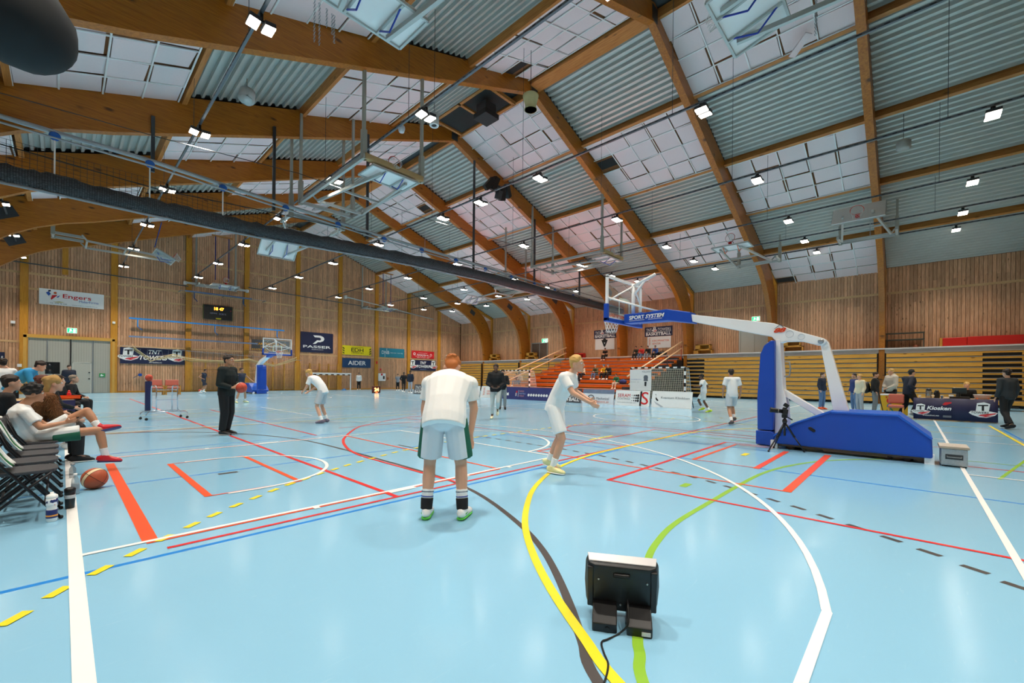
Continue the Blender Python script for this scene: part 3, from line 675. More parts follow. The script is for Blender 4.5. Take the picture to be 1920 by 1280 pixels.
MB().tube((0, 0, 0), (.35, .2, 1.7), .025, 5).build('webbing', mat('1f4fb0', .7, 0, .1), t)
# chains
def chain(label, p, drops):
    t = thing('hanging_chain', label, 'chain', p)
    for dx, dy, L in drops:
        b = MB()
        for i in range(int(L / .045)):
            b.torus((dx, dy, -i * .045), .022, .006, (1, 0, 0) if i % 2 else (0, 1, 0), 8, 4)
        b.build('chain_strand', GALV, t)
    return t
chain('loose steel chains dangling beside the goal at the top frame edge', onZ(590, 0, 10.0), [(0, 0, 1.0), (.12, .02, 1.0), (.3, .05, .45), (.45, .1, .5), (.5, .1, .7)])
chain('bright steel chain hanging over a gap with a fallen panel', onZ(1530, -10, 10.5), [(0, 0, 1.0), (.05, 0, .8)])
chain('chain loops hanging under the tilted goal beside the nearest right arch', onZ(1637, 408, 8.6), [(0, 0, .6), (.12, .1, .8)])
chain('thin chain hanging below a lamp in the middle of the roof', onY(797, 430, 25), [(0, 0, 1.6)])

# ================================================================== ROOF FITTINGS
def at_roof(x, y, z): return onZ(x, y, z)
t = thing('roof_fan', 'cream bell-shaped roof fan hanging at the second ridge joint', 'fan', at_roof(995, 195, 11.6))
b = MB(); b.lathe([(.28, .32), (.3, .3), (.27, .18), (.22, .0), (.2, -.12), (.24, -.22), (.22, -.22), (.17, -.12)], (0, 0, 0), 24); b.build('housing', mat('d8cf9a', .5, 0, .06), t, True)
b = MB()
for r in (.18, .13, .08, .03): b.torus((0, 0, -.2), r, .012, n=20, m=5)
b.build('grille', mat('b9b07c', .5, .1, .1), t); MB().tube((0, 0, .3), (0, 0, 2.0), .012, 5).build('hanger_rod', DARKM, t)
t = thing('ceiling_speaker', 'grey cylinder loudspeaker with a round light ring beside a twin lamp', 'speaker', at_roof(814, 225, 9.5))
b = MB(); b.lathe([(.12, .2), (.15, .18), (.15, -.16), (.13, -.18), (.02, -.17)], (0, 0, 0), 20); b.build('housing', mat('b9bcbc', .5, .1, .05), t, True); MB().torus((0, 0, -.175), .13, .018, n=20).build('rim', WHITE, t, True); MB().lathe([(.1, -.17), (.1, -.176)], (0, 0, 0), 16).build('cone', BLACK, t); MB().tube((0, 0, .18), (0, 0, 3.5), .008, 5).build('hanger_rod', DARKM, t)
t = thing('roof_fan', 'white drum fan hanging below corrugated steel, left of hanging posts', 'fan', at_roof(463, 180, 11.0))
b = MB(); b.lathe([(.2, .2), (.24, .18), (.25, -.15), (.22, -.2), (.2, -.12)], (0, 0, 0), 20, (.2, .25, 1)); b.build('housing', mat('c9ccca', .5, 0, .04), t, True)
b = MB()
for a in range(5): b.box(V((.09 * math.cos(a * 1.257), .09 * math.sin(a * 1.257), -.1)), (.17, .05, .01), Euler((0, .3, a * 1.257)).to_matrix())
b.build('blade', DARKM, t); MB().tube((0, 0, .18), (0, 0, .6), .02, 6).build('hanger_rod', GREYP, t)
t = thing('smoke_detector', 'round white detector on the lighting track near the hanging post', 'detector', at_roof(753, 243, 9.2)); b = MB(); b.lathe([(.05, .14), (.1, .1), (.11, .02), (.08, -.08), (.03, -.1)], (0, 0, 0), 14); b.build('housing', mat('c9ccd0', .3, .1, .04), t, True)
t = thing('roof_box', 'pale cylindrical box hanging under steel at the roof beside the bright right lamp', 'detector', at_roof(1694, 272, 11.3)); b = MB(); b.lathe([(.2, .18), (.24, .15), (.24, -.15), (.15, -.2)], (0, 0, 0), 16); b.build('housing', mat('a9aca8', .5, 0, .05), t, True); MB().tube((0, 0, .15), (0, 0, 1.3), .01, 5).build('hanger_rod', DARKM, t)
t = thing('speaker_cluster', 'cluster of four black loudspeakers fixed under a right-hand arch', 'speakers', onY(934, 352, 18.6))
for k, (dx, dz, ry) in enumerate(((-.75, 0, .6), (-.3, .15, .2), (.35, -.25, -.35), (.8, .05, -.8))): MB().box((dx, 0, dz), (.34, .34, .8), Euler((.35, ry, 0)).to_matrix()).build('speaker_box', BLACK, t, bev=.02)
MB().mm((-.4, .1, -.05), (.5, .5, .25)).build('mount', DARKM, t); MB().box((0, -.05, -.45), (.34, .3, .5), Euler((.3, 0, 0)).to_matrix()).build('speaker_box', DARKM, t, bev=.02)
t = thing('speaker_mount', 'light wooden box with dark bands on a bracket beside the nearest right arch', 'box', onY(1652, 205, 1.05))
b = MB(); b.box((0, 0, 0), (.28, .26, .62), Euler((0, .1, 0)).to_matrix()); b.build('case', mat('d9a94e', .5, 0, .08), t, bev=.01)
for z in (-.16, .06): MB().box((0, 0, z), (.29, .27, .03), Euler((0, .1, 0)).to_matrix()).build('band', DARKM, t)
for z in (-.1, .1): MB().tube((0, .1, z), (.0, .35, z), .02, 6).build('bracket', GALV, t)
t = thing('vent_box', 'dark ventilation box hanging in the wooden hatch by the ridge', 'vent', V((14.3, 15.4, 14.6))); MB().box((0, 0, 0), (.7, .7, .5)).build('duct', DARKM, t, bev=.02); MB().box((0, 0, -.35), (.9, .9, .25)).build('hood', mat('2c2f31', .5, .3, .1), t, bev=.02); MB().tube((0, 0, .2), (0, 0, .75), .03).build('hanger_rod', DARKM, t)
t = thing('fallen_panel', 'loose white panel strip slipped into an open gap of the stained ceiling', 'panel', onZ(1500, 85, 13.9)); b = MB(); b.box((0, 0, 0), (.85, .25, .05), Euler((0.1, .35, .9)).to_matrix()); b.build('strip', PANEL, t)
# blurred dark padded beam end close to the lens
t = thing('padded_boom', 'dark navy padded boom end looming over the top left corner, close to lens', 'pad', (-.31, .42, 1.8))
q = CAM + ray(36, 44) * .36; L0 = V(t.location); d_ = (RT * -1.0 + UP * 1.3 - FW * .3).normalized()
b = MB(); b.rings([(q + d_ * s - L0, r, r) for s, r in ((-.038, .004), (-.035, .014), (-.026, .025), (-.012, .034), (.01, .038), (.3, .04), (.6, .04))], 20); b.build('pad', mat('0b1218', .75, 0, .15, 8), t, True)

# unseen red uplights added behind the sponsor boards, for the ceiling's pinkish glow
for k, y in enumerate((15.5, 19.5, 23.5)):
    t = thing('added_red_uplight', ('unseen red uplight added at the foot of the open stand, end by the handball goal', 'unseen red uplight added at the foot of the open stand, middle one', 'unseen red uplight added at the foot of the open stand, far end')[k], 'light', (24.6, y, 0), 0, 'added red uplights')
    MB().box((0, 0, .1), (.25, .3, .14), Euler((0, -.5, 0)).to_matrix()).build('case', BLACK, t, bev=.01); MB().mm((-.1, -.1, 0), (.1, .1, .04)).build('foot', BLACK, t)
    q = MB(); q.box((.045, 0, .175), (.2, .25, .012), Euler((0, .5, 0)).to_matrix()); q.build('lens', mat('ff3a18', .3, 0, 0, emit=4.0), t)
    l = bpy.data.lights.new('uplight', 'AREA'); l.size = .25; l.energy = 260; l.color = (1, .16, .06); l.spread = math.radians(130); o = bpy.data.objects.new('uplight', l); put(o, t); o.location = (.05, 0, .2); o.rotation_euler = (PI, -.55, 0)
# ================================================================== END WALL
WX, WY = (1, 0, 0), (0, -1, 0)
ETX = YE - .09
def endsign(name, label, cat, x0, x1, z0, z1, m, items, y=ETX, **k): return sign(name, label, cat, (x0, y, z0), WX, x1 - x0, z1 - z0, m, items, **k)
SW = mat('f4f4f2', .45, 0, .02); SN = mat('1a2145', .5, 0, .06); SR = mat('d8232a', .45, 0, .03); SY = mat('f5de1e', .45, 0, .02); SB = mat('16426e', .5, 0, .04); ST = mat('1f7f96', .5, 0, .04); SK = mat('17171a', .5, 0, .1); SDG = mat('4a4b50', .6, 0, .08); SG = mat('6a6f78', .5, 0, .05); SO = mat('e0602a', .5, 0, .05); SBL = mat('2a56b0', .5, 0, .05)
def tower(x, y, s, ar): # club mark: letter tower over a red and white swoosh; s height fraction, ar = h/w of the sheet
    k = s * ar
    def P(pts, m): return ('p', [(x + a * k, y + b * s) for a, b in pts], m, 'emblem')
    return [P([(-.45, .25), (-.15, .12), (.15, .1), (.5, .25), (.62, .42), (.3, .5), (-.5, .5), (-.6, .38)], SW), P([(-.3, .5), (-.25, .98), (.05, 1.05), (.3, .95), (.25, .5)], SW), P([(-.22, .8), (-.2, .88), (.22, .9), (.22, .82)], SK), P([(-.05, .52), (-.05, .82), (.05, .82), (.05, .52)], SK),
            P([(-.2, .2), (.1, .2), (.5, .33), (.58, .42), (.2, .34), (-.1, .28)], SR), P([(-.12, .14), (.15, .14), (.45, .26), (.1, .2)], SR), ('t', 'TOWERS', x - .5 * k, y + .34 * s, .75 * k, .13 * s, SK, .2, .01)]
endsign('sponsor_sign', 'white sign with red lettering and painter emblem above the wide grey door', 'sign', -1.12, 2.07, 6.12, 7.2, SW, [('t', 'Engers', .35, .42, .44, .34, SR, 0, .01), ('t', 'MalerFirma', .6, .3, .31, .14, SBL), ('t', 'Tlf : 928 98 420', .16, .08, .25, .07, SG), ('t', 'www.engers-malerfirma.no', .49, .06, .4, .07, SG),
    ('p', [(.17, .38), (.19, .62), (.27, .66), (.23, .5), (.18, .32)], SR, 'emblem'), ('o', .235, .78, .075, SO), ('p', [(.1, .75), (.14, .85), (.17, .7), (.14, .55)], SBL, 'emblem'), ('p', [(.25, .52), (.31, .66), (.28, .5)], SBL, 'emblem'), ('p', [(.13, .92), (.17, .95), (.17, .85), (.14, .82)], SN, 'emblem'), ('p', [(.2, .2), (.3, .26), (.38, .22), (.27, .17)], mat('c9c08a', .5), 'emblem')])
endsign('club_banner', 'long navy club banner with white lettering and two tower emblems beside the wide door', 'banner', 2.96, 6.84, 2.2, 3.44, SN, [('t', 'TNT', .42, .62, .2, .26, SW, .25, .03), ('t', 'TOWERS', .28, .25, .44, .28, SW, .25, .03), ('t', 'tnt-basket.no', .43, .06, .2, .1, SW)] + tower(.12, .1, .85, .32) + tower(.87, .1, .85, .32))
endsign('sponsor_sign', 'dark sign with yellow lettering half hidden behind the far backboard', 'sign', 11.67, 14.86, 3.68, 4.65, SDG, [('t', 'VAKTMESTER.NO', .1, .5, .8, .25, mat('f0a81c', .5), .1, .01), ('t', 'DRIFT OG DRIFTSTØTTE', .22, .27, .55, .14, mat('f0a81c', .5), .1)] + [('p', [(i / 22 + .005, .02), (i / 22 + .028, .02), (i / 22 + .04, .16), (i / 22 + .017, .16)], mat('f0a81c', .5), 'stripe') for i in range(21)])
endsign('sponsor_sign', 'tall navy sign with a big white letter mark above white lettering', 'sign', 15.87, 19.03, 3.73, 5.72, SN, [('p', [(.37, .86), (.6, .86), (.69, .8), (.72, .7), (.69, .6), (.6, .53), (.52, .53), (.44, .43), (.36, .43), (.49, .62), (.59, .62), (.62, .7), (.58, .76), (.42, .76)], SW), ('t', 'PASSER', .07, .22, .86, .13, SW, 0, .02), ('t', 'PASSERMEGLER.NO', .33, .13, .36, .04, SW)])
endsign('sponsor_sign', 'yellow sign with black lettering and hazard stripes above the blue sign', 'sign', 20.01, 23.26, 3.68, 4.65, SY, [('t', 'EDH', .3, .36, .42, .38, SK, 0, .01), ('t', '( MASKIN AS )', .3, .16, .42, .13, SK, 0, .03), rect(.3, .82, .42, .03, SK)] + [('p', [(.01, y), (.07, y - .12), (.07, y), (.01, y + .12)], SK, 'stripe') for y in (.2, .45, .7)] + [('p', [(.93, y - .12), (.99, y), (.99, y + .12), (.93, y)], SK, 'stripe') for y in (.2, .45, .7)])
endsign('sponsor_sign', 'blue sign with bold white capitals below the yellow sign', 'sign', 20.03, 23.2, 2.34, 3.33, SB, [('t', 'AIDER', .19, .27, .64, .46, SW, 0, .02)])
endsign('sponsor_sign', 'teal sign with thin white letters right of the yellow sign', 'sign', 24.28, 27.42, 3.6, 4.63, ST, [('t', 'DNB', .08, .35, .3, .35, SW), ('t', 'Hele livet - hver dag', .43, .44, .5, .12, SW), rect(.2, .02, .012, .4, SW), rect(.27, .55, .012, .42, SW)])
endsign('sponsor_sign', 'red sign with white lettering above the small club banner', 'sign', 28.44, 31.68, 3.65, 4.55, SR, [('t', 'Holzapfel', .3, .64, .38, .14, SW), ('t', 'Rørservice as', .24, .38, .5, .2, SW, 0, .02), ('t', 'Tlf 35 97 80 00 - www', .14, .22, .7, .1, SW), ('t', 'Alt innen rør', .22, .06, .56, .1, SW), ('o', .85, .5, .14, SW, .1), ('o', .12, .58, .16, SW, .1)])
endsign('club_banner', 'small navy club banner with white lettering below the red sign', 'banner', 28.22, 31.94, 2.19, 3.46, SN, [('t', 'TNT', .38, .6, .24, .26, SW, .25, .03), ('t', 'TOWERS', .25, .26, .5, .26, SW, .25, .03), ('t', 'tntbasket.no', .37, .08, .25, .09, mat('9fb8e8', .5))] + tower(.1, .1, .85, .34) + tower(.9, .1, .85, .34))
endsign('dark_sign', 'navy sign with one white letter cut by the left frame edge', 'sign', -3.6, -2.59, 1.7, 2.75, SN, [('t', 'E', .86, .55, .07, .2, SW, 0, .02)])
sb = endsign('scoreboard', 'black scoreboard with glowing orange clock digits behind the safety net', 'scoreboard', 8.06, 10.13, 6.1, 7.3, SK, [('t', '18 47', .36, .66, .34, .22, mat('ff9a2a', .4, 0, 0, emit=6.0), 0, .03), ('t', 'HJEMME', .22, .36, .24, .12, mat('b8b0c8', .5)), ('t', 'BORTE', .54, .36, .24, .12, mat('b8b0c8', .5)), rect(.42, .04, .18, .09, YEL), ('o', .94, .7, .04, SR)], th=.12, y=ETX - .12)
for x in (0, 2.07): MB().mm((x - .02, -.02, 0), (x + .02, .12, 1.2)).build('edge', mat('4d5a20', .5), sb)
def exit_sign(label, O, U, w=.5, h=.36):
    return sign('exit_sign', label, 'exit sign', O, U, w, h, mat('e8f4ee', .4, 0, 0, emit=.8), [rect(.05, .08, .9, .84, mat('18b878', .4, 0, 0, emit=1.6), 'panel'), ('p', [(.2, .2), (.32, .2), (.42, .45), (.5, .3), (.56, .36), (.42, .62), (.5, .7), (.36, .82), (.22, .6), (.34, .58)], mat('f4fff8', .4, 0, 0, emit=1.5), 'figure'), rect(.62, .15, .25, .65, mat('f4fff8', .4, 0, 0, emit=1.5), 'doorway')], th=.08)
exit_sign('glowing green exit sign above the wide grey door', (.2, ETX - .14, 4.24), WX)
RX = XR - .06
exit_sign('glowing green exit sign above the dark glass door on the gallery', (RX - .1, onX(1017, 632, RX).y, 5.25), WY, .8, .45)
exit_sign('glowing green exit sign above the grey door behind the white hoop arm', (RX - .1, onX(1410, 600, RX).y, 5.85), WY, .55, .34)
sign('exit_sign', 'small green escape-route plate on the wide grey door', 'exit sign', (1.85, ETX - .05, 1.17), WX, .32, .26, mat('3aa05a', .5, 0, .03), [('p', [(.2, .25), (.5, .2), (.8, .5), (.5, .55), (.45, .8), (.2, .6)], SW, 'figure')])
# wide folding door
dr = bpy.data.objects.new('door_1', None); put(dr); dr['kind'] = 'structure'; dr.location = (.45, ETX, 0)
DG = mat('b5b1a4', .55, .05, .04, 1.5); DT = mat('d8a44c', .45, 0, .05)
for a, c in ((-2.1, -1.2), (-1.15, -.08), (-.02, 1.03), (1.1, 2.08)):
    p = MB(); p.mm((a, -.02, .02), (c, .05, 3.8)); p = p.build('door_leaf', DG, dr)
    g = MB(); x = a + .1
    while x < c - .05: g.mm((x, -.026, .05), (x + .012, -.02, 3.78)); x += .13
    g.build('groove', mat('9a968a', .6), p)['kind'] = 'stuff'
for x in (-1.17, -.05, 1.06): MB().mm((x - .03, -.06, .02), (x + .03, .0, 3.8)).build('seal_strip', BLACKS if x == -.05 else GALV, dr)
for a, c in (((-2.25, -.12, 0), (-2.1, .05, 3.97)), ((2.08, -.12, 0), (2.22, .05, 3.97)), ((-2.25, -.12, 3.8), (2.22, .05, 4.02))): MB().mm(a, c).build('door_frame', DT, dr)
p = MB(); p.mm((.08, -.035, .02), (.95, -.02, 2.15)); p = p.build('wicket_door', mat('bdb9ac', .5, .05, .03), dr)
f = MB(); f.mm((.03, -.045, 0), (.08, -.02, 2.2)); f.mm((.95, -.045, 0), (1.0, -.02, 2.2)); f.mm((.03, -.045, 2.15), (1.0, -.02, 2.21)); f.build('wicket_frame', mat('d0cdc2', .5), dr)
for z in (1.0, 1.45): MB().mm((.84, -.07, z), (.93, -.035, z + .06)).build('handle', BLACKS, dr)
# gallery doors
def wall_door(name, x0, x1, label_z, m, glass=None):
    a = onX(x0, 690, RX).y; c = onX(x1, 690, RX).y; d = bpy.data.objects.new(name, None); put(d); d['kind'] = 'structure'; d.location = (RX, (a + c) / 2, 3.38); w2 = abs(a - c) / 2; h = label_z - 3.38
    for s in (-1, 1): MB().mm((-.03, s * .02 if s > 0 else -w2, 0), (.03, w2 if s > 0 else -.02, h)).build('door_leaf', glass or m, d)
    f = MB(); f.mm((-.08, -w2 - .1, 0), (.03, -w2, h + .1)); f.mm((-.08, w2, 0), (.03, w2 + .1, h + .1)); f.mm((-.08, -w2, h), (.03, w2, h + .1)); f.mm((-.06, -.03, 0), (.0, .03, h)); f.build('door_frame', m, d)
    return d
wall_door('door_2', 998, 1026, 5.2, mat('9a9a94', .5, .1, .05), mat('6a5a50', .15, 0, .2, 2))
wall_door('door_3', 1388, 1440, 5.5, mat('b9b4a8', .5, 0, .04))
# blue volleyball-post rails on the wall
def wall_bar(label, x0, x1, z, m, arms, dz=-.5, drop=.75):
    t = thing('wall_rail', label, 'rail', (x0, ETX - .5, z)); MB().mm((0, -.05, -.06), (x1 - x0, .05, .06)).build('bar', m, t)
    for x in arms:
        b = MB(); b.beam((x, 0, -.05), (x, .02, -drop), .07, .05); b.beam((x, 0, -drop), (x + .3, .45, -drop - .2), .04, .04); b.build('arm', m, t)
wall_bar('long sky-blue rail on brackets across the end wall, lower of two', 3.4, 14.2, 5.6, mat('2f8fe0', .4, .1, .05), (.5, 5.4, 10.2), drop=.6)
wall_bar('short dark-blue rail on brackets above the scoreboard', 6.76, 11.5, 8.17, mat('1f5c9c', .4, .1, .05), (.6, 4.1), drop=.5)
wall_bar('thin grey-blue rail along the end wall under the sky-blue rail', 3.4, 12.0, 4.23, mat('7f93b4', .4, .2, .08), ())
t = thing('wall_beam', 'grey steel beam fixed across the end wall under the folded wall goal', 'beam', (6.8, ETX - .4, 8.85)); MB().mm((0, -.06, -.08), (4.4, .06, .08)).build('beam', FRAME, t); MB().mm((-.1, .0, -.12), (.1, .4, .12)).build('bracket', WHITE, t); MB().mm((4.3, .0, -.12), (4.5, .4, .12)).build('bracket', WHITE, t)
t = thing('wall_beam', 'long grey pipe crossing the end wall above the yellow and teal signs', 'beam', (20.2, ETX - .4, 9.4)); MB().tube((0, 0, .25), (11, 0, -.9), .06).build('beam', FRAME, t); MB().mm((-.1, 0, .1), (.1, .4, .4)).build('bracket', WHITE, t)
for lab, X0, z0, X1, z1 in (('thin dark pipe along the end wall above the white painter sign', -3, 8.75, 7, 8.6), ('thin dark pipe along the end wall between middle posts', 11.3, 9.2, 28, 8.8)):
    t = thing('wall_pipe', lab, 'pipe', (X0, ETX - .25, z0)); MB().tube((0, 0, 0), (X1 - X0, 0, z1 - z0), .04).build('pipe', mat('565a5c', .5, .3, .1), t)
# wall bars
for wi, (x0, x1, lab) in enumerate(((7.3, 11.05, 'wooden climbing wall bars behind the man holding a ball'), (11.45, 15.35, 'wooden climbing wall bars behind the far portable hoop'), (15.8, 19.5, 'wooden climbing wall bars right of the far portable hoop'))):
    t = thing('wall_bars', lab, 'wall bars', (x0, ETX - .12, 0), 0, 'climbing wall bars')
    n = 4; w = (x1 - x0) / n
    up = MB().mm((-.05, -.02, 0), (.05, .12, 2.65)).mesh('upright', BARW); bar = MB().tube((0, 0, 0), (x1 - x0, 0, 0), .02, 6).mesh('bar', BARW)
    for i in range(n + 1): o = put(bpy.data.objects.new('upright', up), t); o.location = (i * w, 0, 0)
    for i in range(15): o = put(bpy.data.objects.new('bar', bar), t); o.location = (0, -.02, .14 + i * .135)
    o = put(bpy.data.objects.new('bar', bar), t); o.location = (0, -.08, 2.5)
# safety net in front of the scoreboard bay, gathered rope net below
t = thing('safety_net', 'fine dark safety net hanging before the scoreboard bay of the end wall', 'net', (6.2, ETX - .9, 0))
b = MB()
for i in range(56): b.tube((.2 + i * .11, 0, 2.2), (.2 + i * .11, 0, 8.1), .005, 3)
for i in range(54): b.tube((.2, 0, 2.2 + i * .11), (6.3, 0, 2.2 + i * .11), .005, 3)
b.build('net', mat('3c362c', .8), t)['kind'] = 'stuff'
for x in (.2, 3.2, 6.3): MB().mm((x - .02, 0, 8.06), (x + .02, .87, 8.12)).build('wall_bracket', GALV, t)
MB().tube((.2, 0, 8.1), (6.3, 0, 8.1), .015).build('top_rope', GALV, t)
pts = [V((-2.6, .0, 3.35)), V((-1.6, 0, 2.5)), V((-.2, 0, 2.9)), V((.8, 0, 2.6)), V((3, 0, 2.45)), V((5, 0, 2.7)), V((7, 0, 2.35)), V((9, 0, 3.0))]
b = MB(); rg = random.Random(2)
for k in range(7):
    b.path([p + V((0, rg.uniform(-.1, .1), rg.uniform(-.16, .16))) for p in pts], .018, 4)
b.build('gathered_rope', mat('cdb98a', .8), t)
b = MB()
for k in range(26): x = -2.6 + k * .42; b.tube((x, 0, 3.3), (x + rg.uniform(-.1, .1), 0, 2.6), .008, 3)
b.tube((-3.2, 0, 3.5), (9.5, 0, 2.85), .012, 4); b.build('hang_line', mat('8a97a8', .7), t)
# small wall things
def smallbox(name, label, cat, c, d, m, part='case', **k):
    t = thing(name, label, cat, (c[0], c[1], c[2] - d[2] / 2)); MB().mm((-d[0] / 2, -d[1] / 2, 0), (d[0] / 2, d[1] / 2, d[2])).build(part, m, t, bev=.01); return t
t = smallbox('fire_cabinet', 'white fire-hose cabinet on the end wall below the teal sign', 'cabinet', (24.5, ETX - .1, 1.35), (.85, .2, .85), SW); MB().mm((-.15, -.11, .6), (.05, -.1, .82)).build('sticker', SR, t); MB().mm((.1, -.11, .2), (.3, -.1, .55)).build('vent', SK, t)
smallbox('fire_plate', 'small red fire sign on the end wall above the white cabinet', 'sign', (24.4, ETX - .02, 2.2), (.18, .02, .22), SR, 'plate')
smallbox('fire_plate', 'small red fire sign on the post right of the blue sign', 'sign', (23.86, YE - .22, 2.95), (.2, .02, .3), SR, 'plate')
smallbox('call_box', 'small orange-brown alarm box on the end wall right of the white cabinet', 'alarm box', (25.3, ETX - .05, 1.2), (.18, .08, .26), mat('b0622a', .5))
smallbox('switch_box', 'small white switch on the end wall left of the gallery', 'switch', (33.6, ETX - .03, 4.1), (.2, .06, .3), SW)
smallbox('junction_box', 'small white box with cable on the post left of the wide door', 'junction box', (-1.95, YE - .24, 1.9), (.2, .08, .2), SW)
smallbox('junction_box', 'small white box high on the wall left of the wide door post', 'junction box', (-2.25, ETX - .04, 4.75), (.2, .08, .18), SW)
smallbox('junction_box', 'small white box on the post right of the wide door', 'junction box', (2.6, YE - .24, 5.2), (.16, .08, .16), SW)
t = thing('blue_hook', 'round bright-blue hook on the end wall right of the wide door', 'hook', (4.1, ETX - .05, 1.35)); b = MB(); b.lathe([(.02, .0), (.12, .02), (.12, .1), (.05, .14)], (0, 0, 0), 14, (0, -1, 0)); b.build('boss', mat('1d5fc4', .4), t, True); MB().tube((-.05, -.02, 0), (-.4, -.05, -.25), .025).build('lever', mat('6a7078', .4, .3), t)
t = thing('floor_marker', 'flat blue floor cone lying by the end wall', 'cone', (onZ(645, 731)).xy.to_3d()); b = MB(); b.lathe([(.26, 0), (.26, .02), (.1, .12), (.06, .14)], (0, 0, 0), 16); b.build('disc', BLUEL, t, True)
# 24-second clock on the floor by the end wall
p = onZ(706, 736.5); t = thing('shot_clock', 'red glowing shot clock standing on the floor by the end wall', 'shot clock', p)
MB().mm((-.36, 0, 0), (.36, .16, .56)).build('case', mat('5a0f0c', .5, 0, .1), t, bev=.02); sign_items(t, V(p) + V((-.36, -.005, 0)), V(WX), V((0, -1, 0)), .72, .56, [('t', '24', .2, .25, .6, .55, mat('ffb060', .4, 0, 0, emit=5.0), 0, .04), rect(.35, .06, .3, .08, mat('ff7020', .4, 0, 0, emit=3.0))])

# ================================================================== STANDS ON THE RIGHT
ALU = mat('b9bcc4', .3, .6, .05, 4)
def folded_stand(label, y0, y1, aisle=None, h0=.16):
    t = thing('folded_stand', label, 'bleachers', (34.6, (y0 + y1) / 2, 0), 0, 'folded wooden bleachers'); m_ = (y0 + y1) / 2; n = 10; st = .298
    MB().mm((-.05, y0 - m_ + .05, .05), (0.0, y1 - m_ - .05, 3.1)).build('back_panel', SK, t)
    for i in range(n):
        z = h0 + i * st; x = -.15 - .012 * (n - i); segs = [(y0, y1, .235)]
        if aisle:
            a, c = aisle
            segs = [(y0, a, .235), (a, c, .1), (c, y1, .235)]
        for a, c, hh in segs:
            if c - a > .1: MB().mm((x, a - m_, z + (.235 - hh) * 1.0), (x + .1, c - m_, z + .235)).build('riser_board', BLEACH, t)
        MB().mm((x - .015, y0 - m_ - .02, z + .24), (x + .12, y1 - m_ + .02, z + .262)).build('nosing', ALU, t)
    for y in (y0, y1): MB().mm((-.12, y - m_ - .04, 0), (.0, y - m_ + .04, 3.1)).build('side_frame', SK, t)
    for y in (y0 + .6, m_, y1 - .6): MB().mm((-.22, y - m_ - .25, 0), (-.05, y - m_ + .25, .1)).build('wheel_box', SK, t)
folded_stand('folded wooden bleachers behind the snack table, with dark step gaps at one end', -4.45, 1.14, (-4.2, -2.8))
folded_stand('folded wooden bleachers behind the white hoop post', 1.58, 7.14)
folded_stand('folded wooden bleachers with dark step gaps behind two running white-shirt players', 7.58, 13.14, (11.8, 13.14))
folded_stand('folded wooden bleachers just left of the open stand', 25.58, 31.14)
folded_stand('folded wooden bleachers behind the player in black hoodie', 31.58, 37.14)
folded_stand('farthest folded wooden bleachers in the hall corner', 37.58, 43.0, (41.8, 43.0))
# pulled-out stand
t = thing('open_stand', 'pulled-out orange wooden bleachers with spectators sitting on the steps', 'bleachers', (25.7, 19.36, 0)); NR = 10; RUN = .9; RISE = .331
STX = lambda i: 25.7 + i * .99
for i in range(NR):
    x = i * .99; z = (i + 1) * RISE
    MB().mm((x, -5.7, z - .26), (x + .04, 5.75, z - .02)).build('riser_board', BLEACHO, t)
    MB().mm((x - .03, -5.75, z - .03), (min(x + 1.02, 8.95), 5.8, z)).build('tread', BLEACHO, t)
    MB().mm((x - .05, -5.75, z - .035), (x - .03, 5.8, z + .003)).build('nosing', ALU, t)
    for s, y in ((-1, -5.75), (1, 5.8)): MB().mm((x, y - .03, 0), (x + .9, y + .03, z - .04)).build('side_panel', SK, t)
    for sy in (-5.2, 5.2):
        if i < NR - 1: MB().mm((x - .45 + .45, sy - .5, z), (x + .5, sy + .5, z + .165)).build('half_step', mat('2a2c30', .6, 0, .1) if sy < 0 else BLEACHO, t)
RAILC = mat('eec79a', .4, 0, .04)
for y, sgn in ((-5.75, -1), (5.75, 1)):
    for dz in (1.25, .72):
        a = V((-.2 if dz > 1 else .0, y, .3 + dz)); c = V((8.8, y, 3.2 + dz)); MB().tube(a, c, .05).build('handrail', RAILC, t, True)
    for x in (.6, 3.3, 6.0, 8.7): MB().mm((x - .025, y - .025, (x / .99) * RISE * .95), (x + .025, y + .025, (x / .99) * RISE + 1.2)).build('rail_post', mat('a8432a', .5) if x > 8 else DARKM, t)
# gallery furniture
def bench_box(label, y, L, m, h=.5, legs=False):
    t = thing('gallery_bench', label, 'bench', (35.7, y, 3.37))
    MB().mm((-.2, -L / 2, h - .1), (.2, L / 2, h)).build('seat', m, t)
    MB().mm((-.2, -L / 2, 0), (.2, -L / 2 + .05, h - .1)).build('leg', m, t); MB().mm((-.2, L / 2 - .05, 0), (.2, L / 2, h - .1)).build('leg', m, t); MB().mm((.15, -L / 2, 0), (.2, L / 2, h - .1)).build('back_panel', m, t); return t
t = thing('red_mat', 'long red folded crash mats standing against the gallery wall at far right', 'mat', (35.75, -2.3, 3.37)); MB().mm((-.12, -2.1, 0), (.12, .0, .62)).build('mat_half', REDM, t, bev=.02); MB().mm((-.12, 0.01, 0), (.12, 1.0, .6)).build('mat_half', REDM, t, bev=.02); MB().mm((-.2, 1.0, 0), (.2, 1.12, .6)).build('end_board', BARW, t); MB().mm((-.14, 1.0, 0), (-.1, 1.04, .62)).build('edge_trim', GALV, t)
t = thing('mat_trolley', 'dark steel rack frame standing on the gallery beside the nearest right post', 'rack', (35.5, .35, 3.37))
for z in (.55, .95): MB().mm((-.25, -.9, z), (.25, .85, z + .05)).build('shelf', mat('4a5048', .5, .2, .1), t)
for y in (-.85, .8):
    for x in (-.22, .22): MB().tube((x, y, 0), (x, y, 1.0), .02).build('leg', mat('4a5048', .5, .2, .1), t)
b = MB(); b.ball((0, -.5, .14), .14); b.build('roller', mat('8a4a2a', .5), t, True)
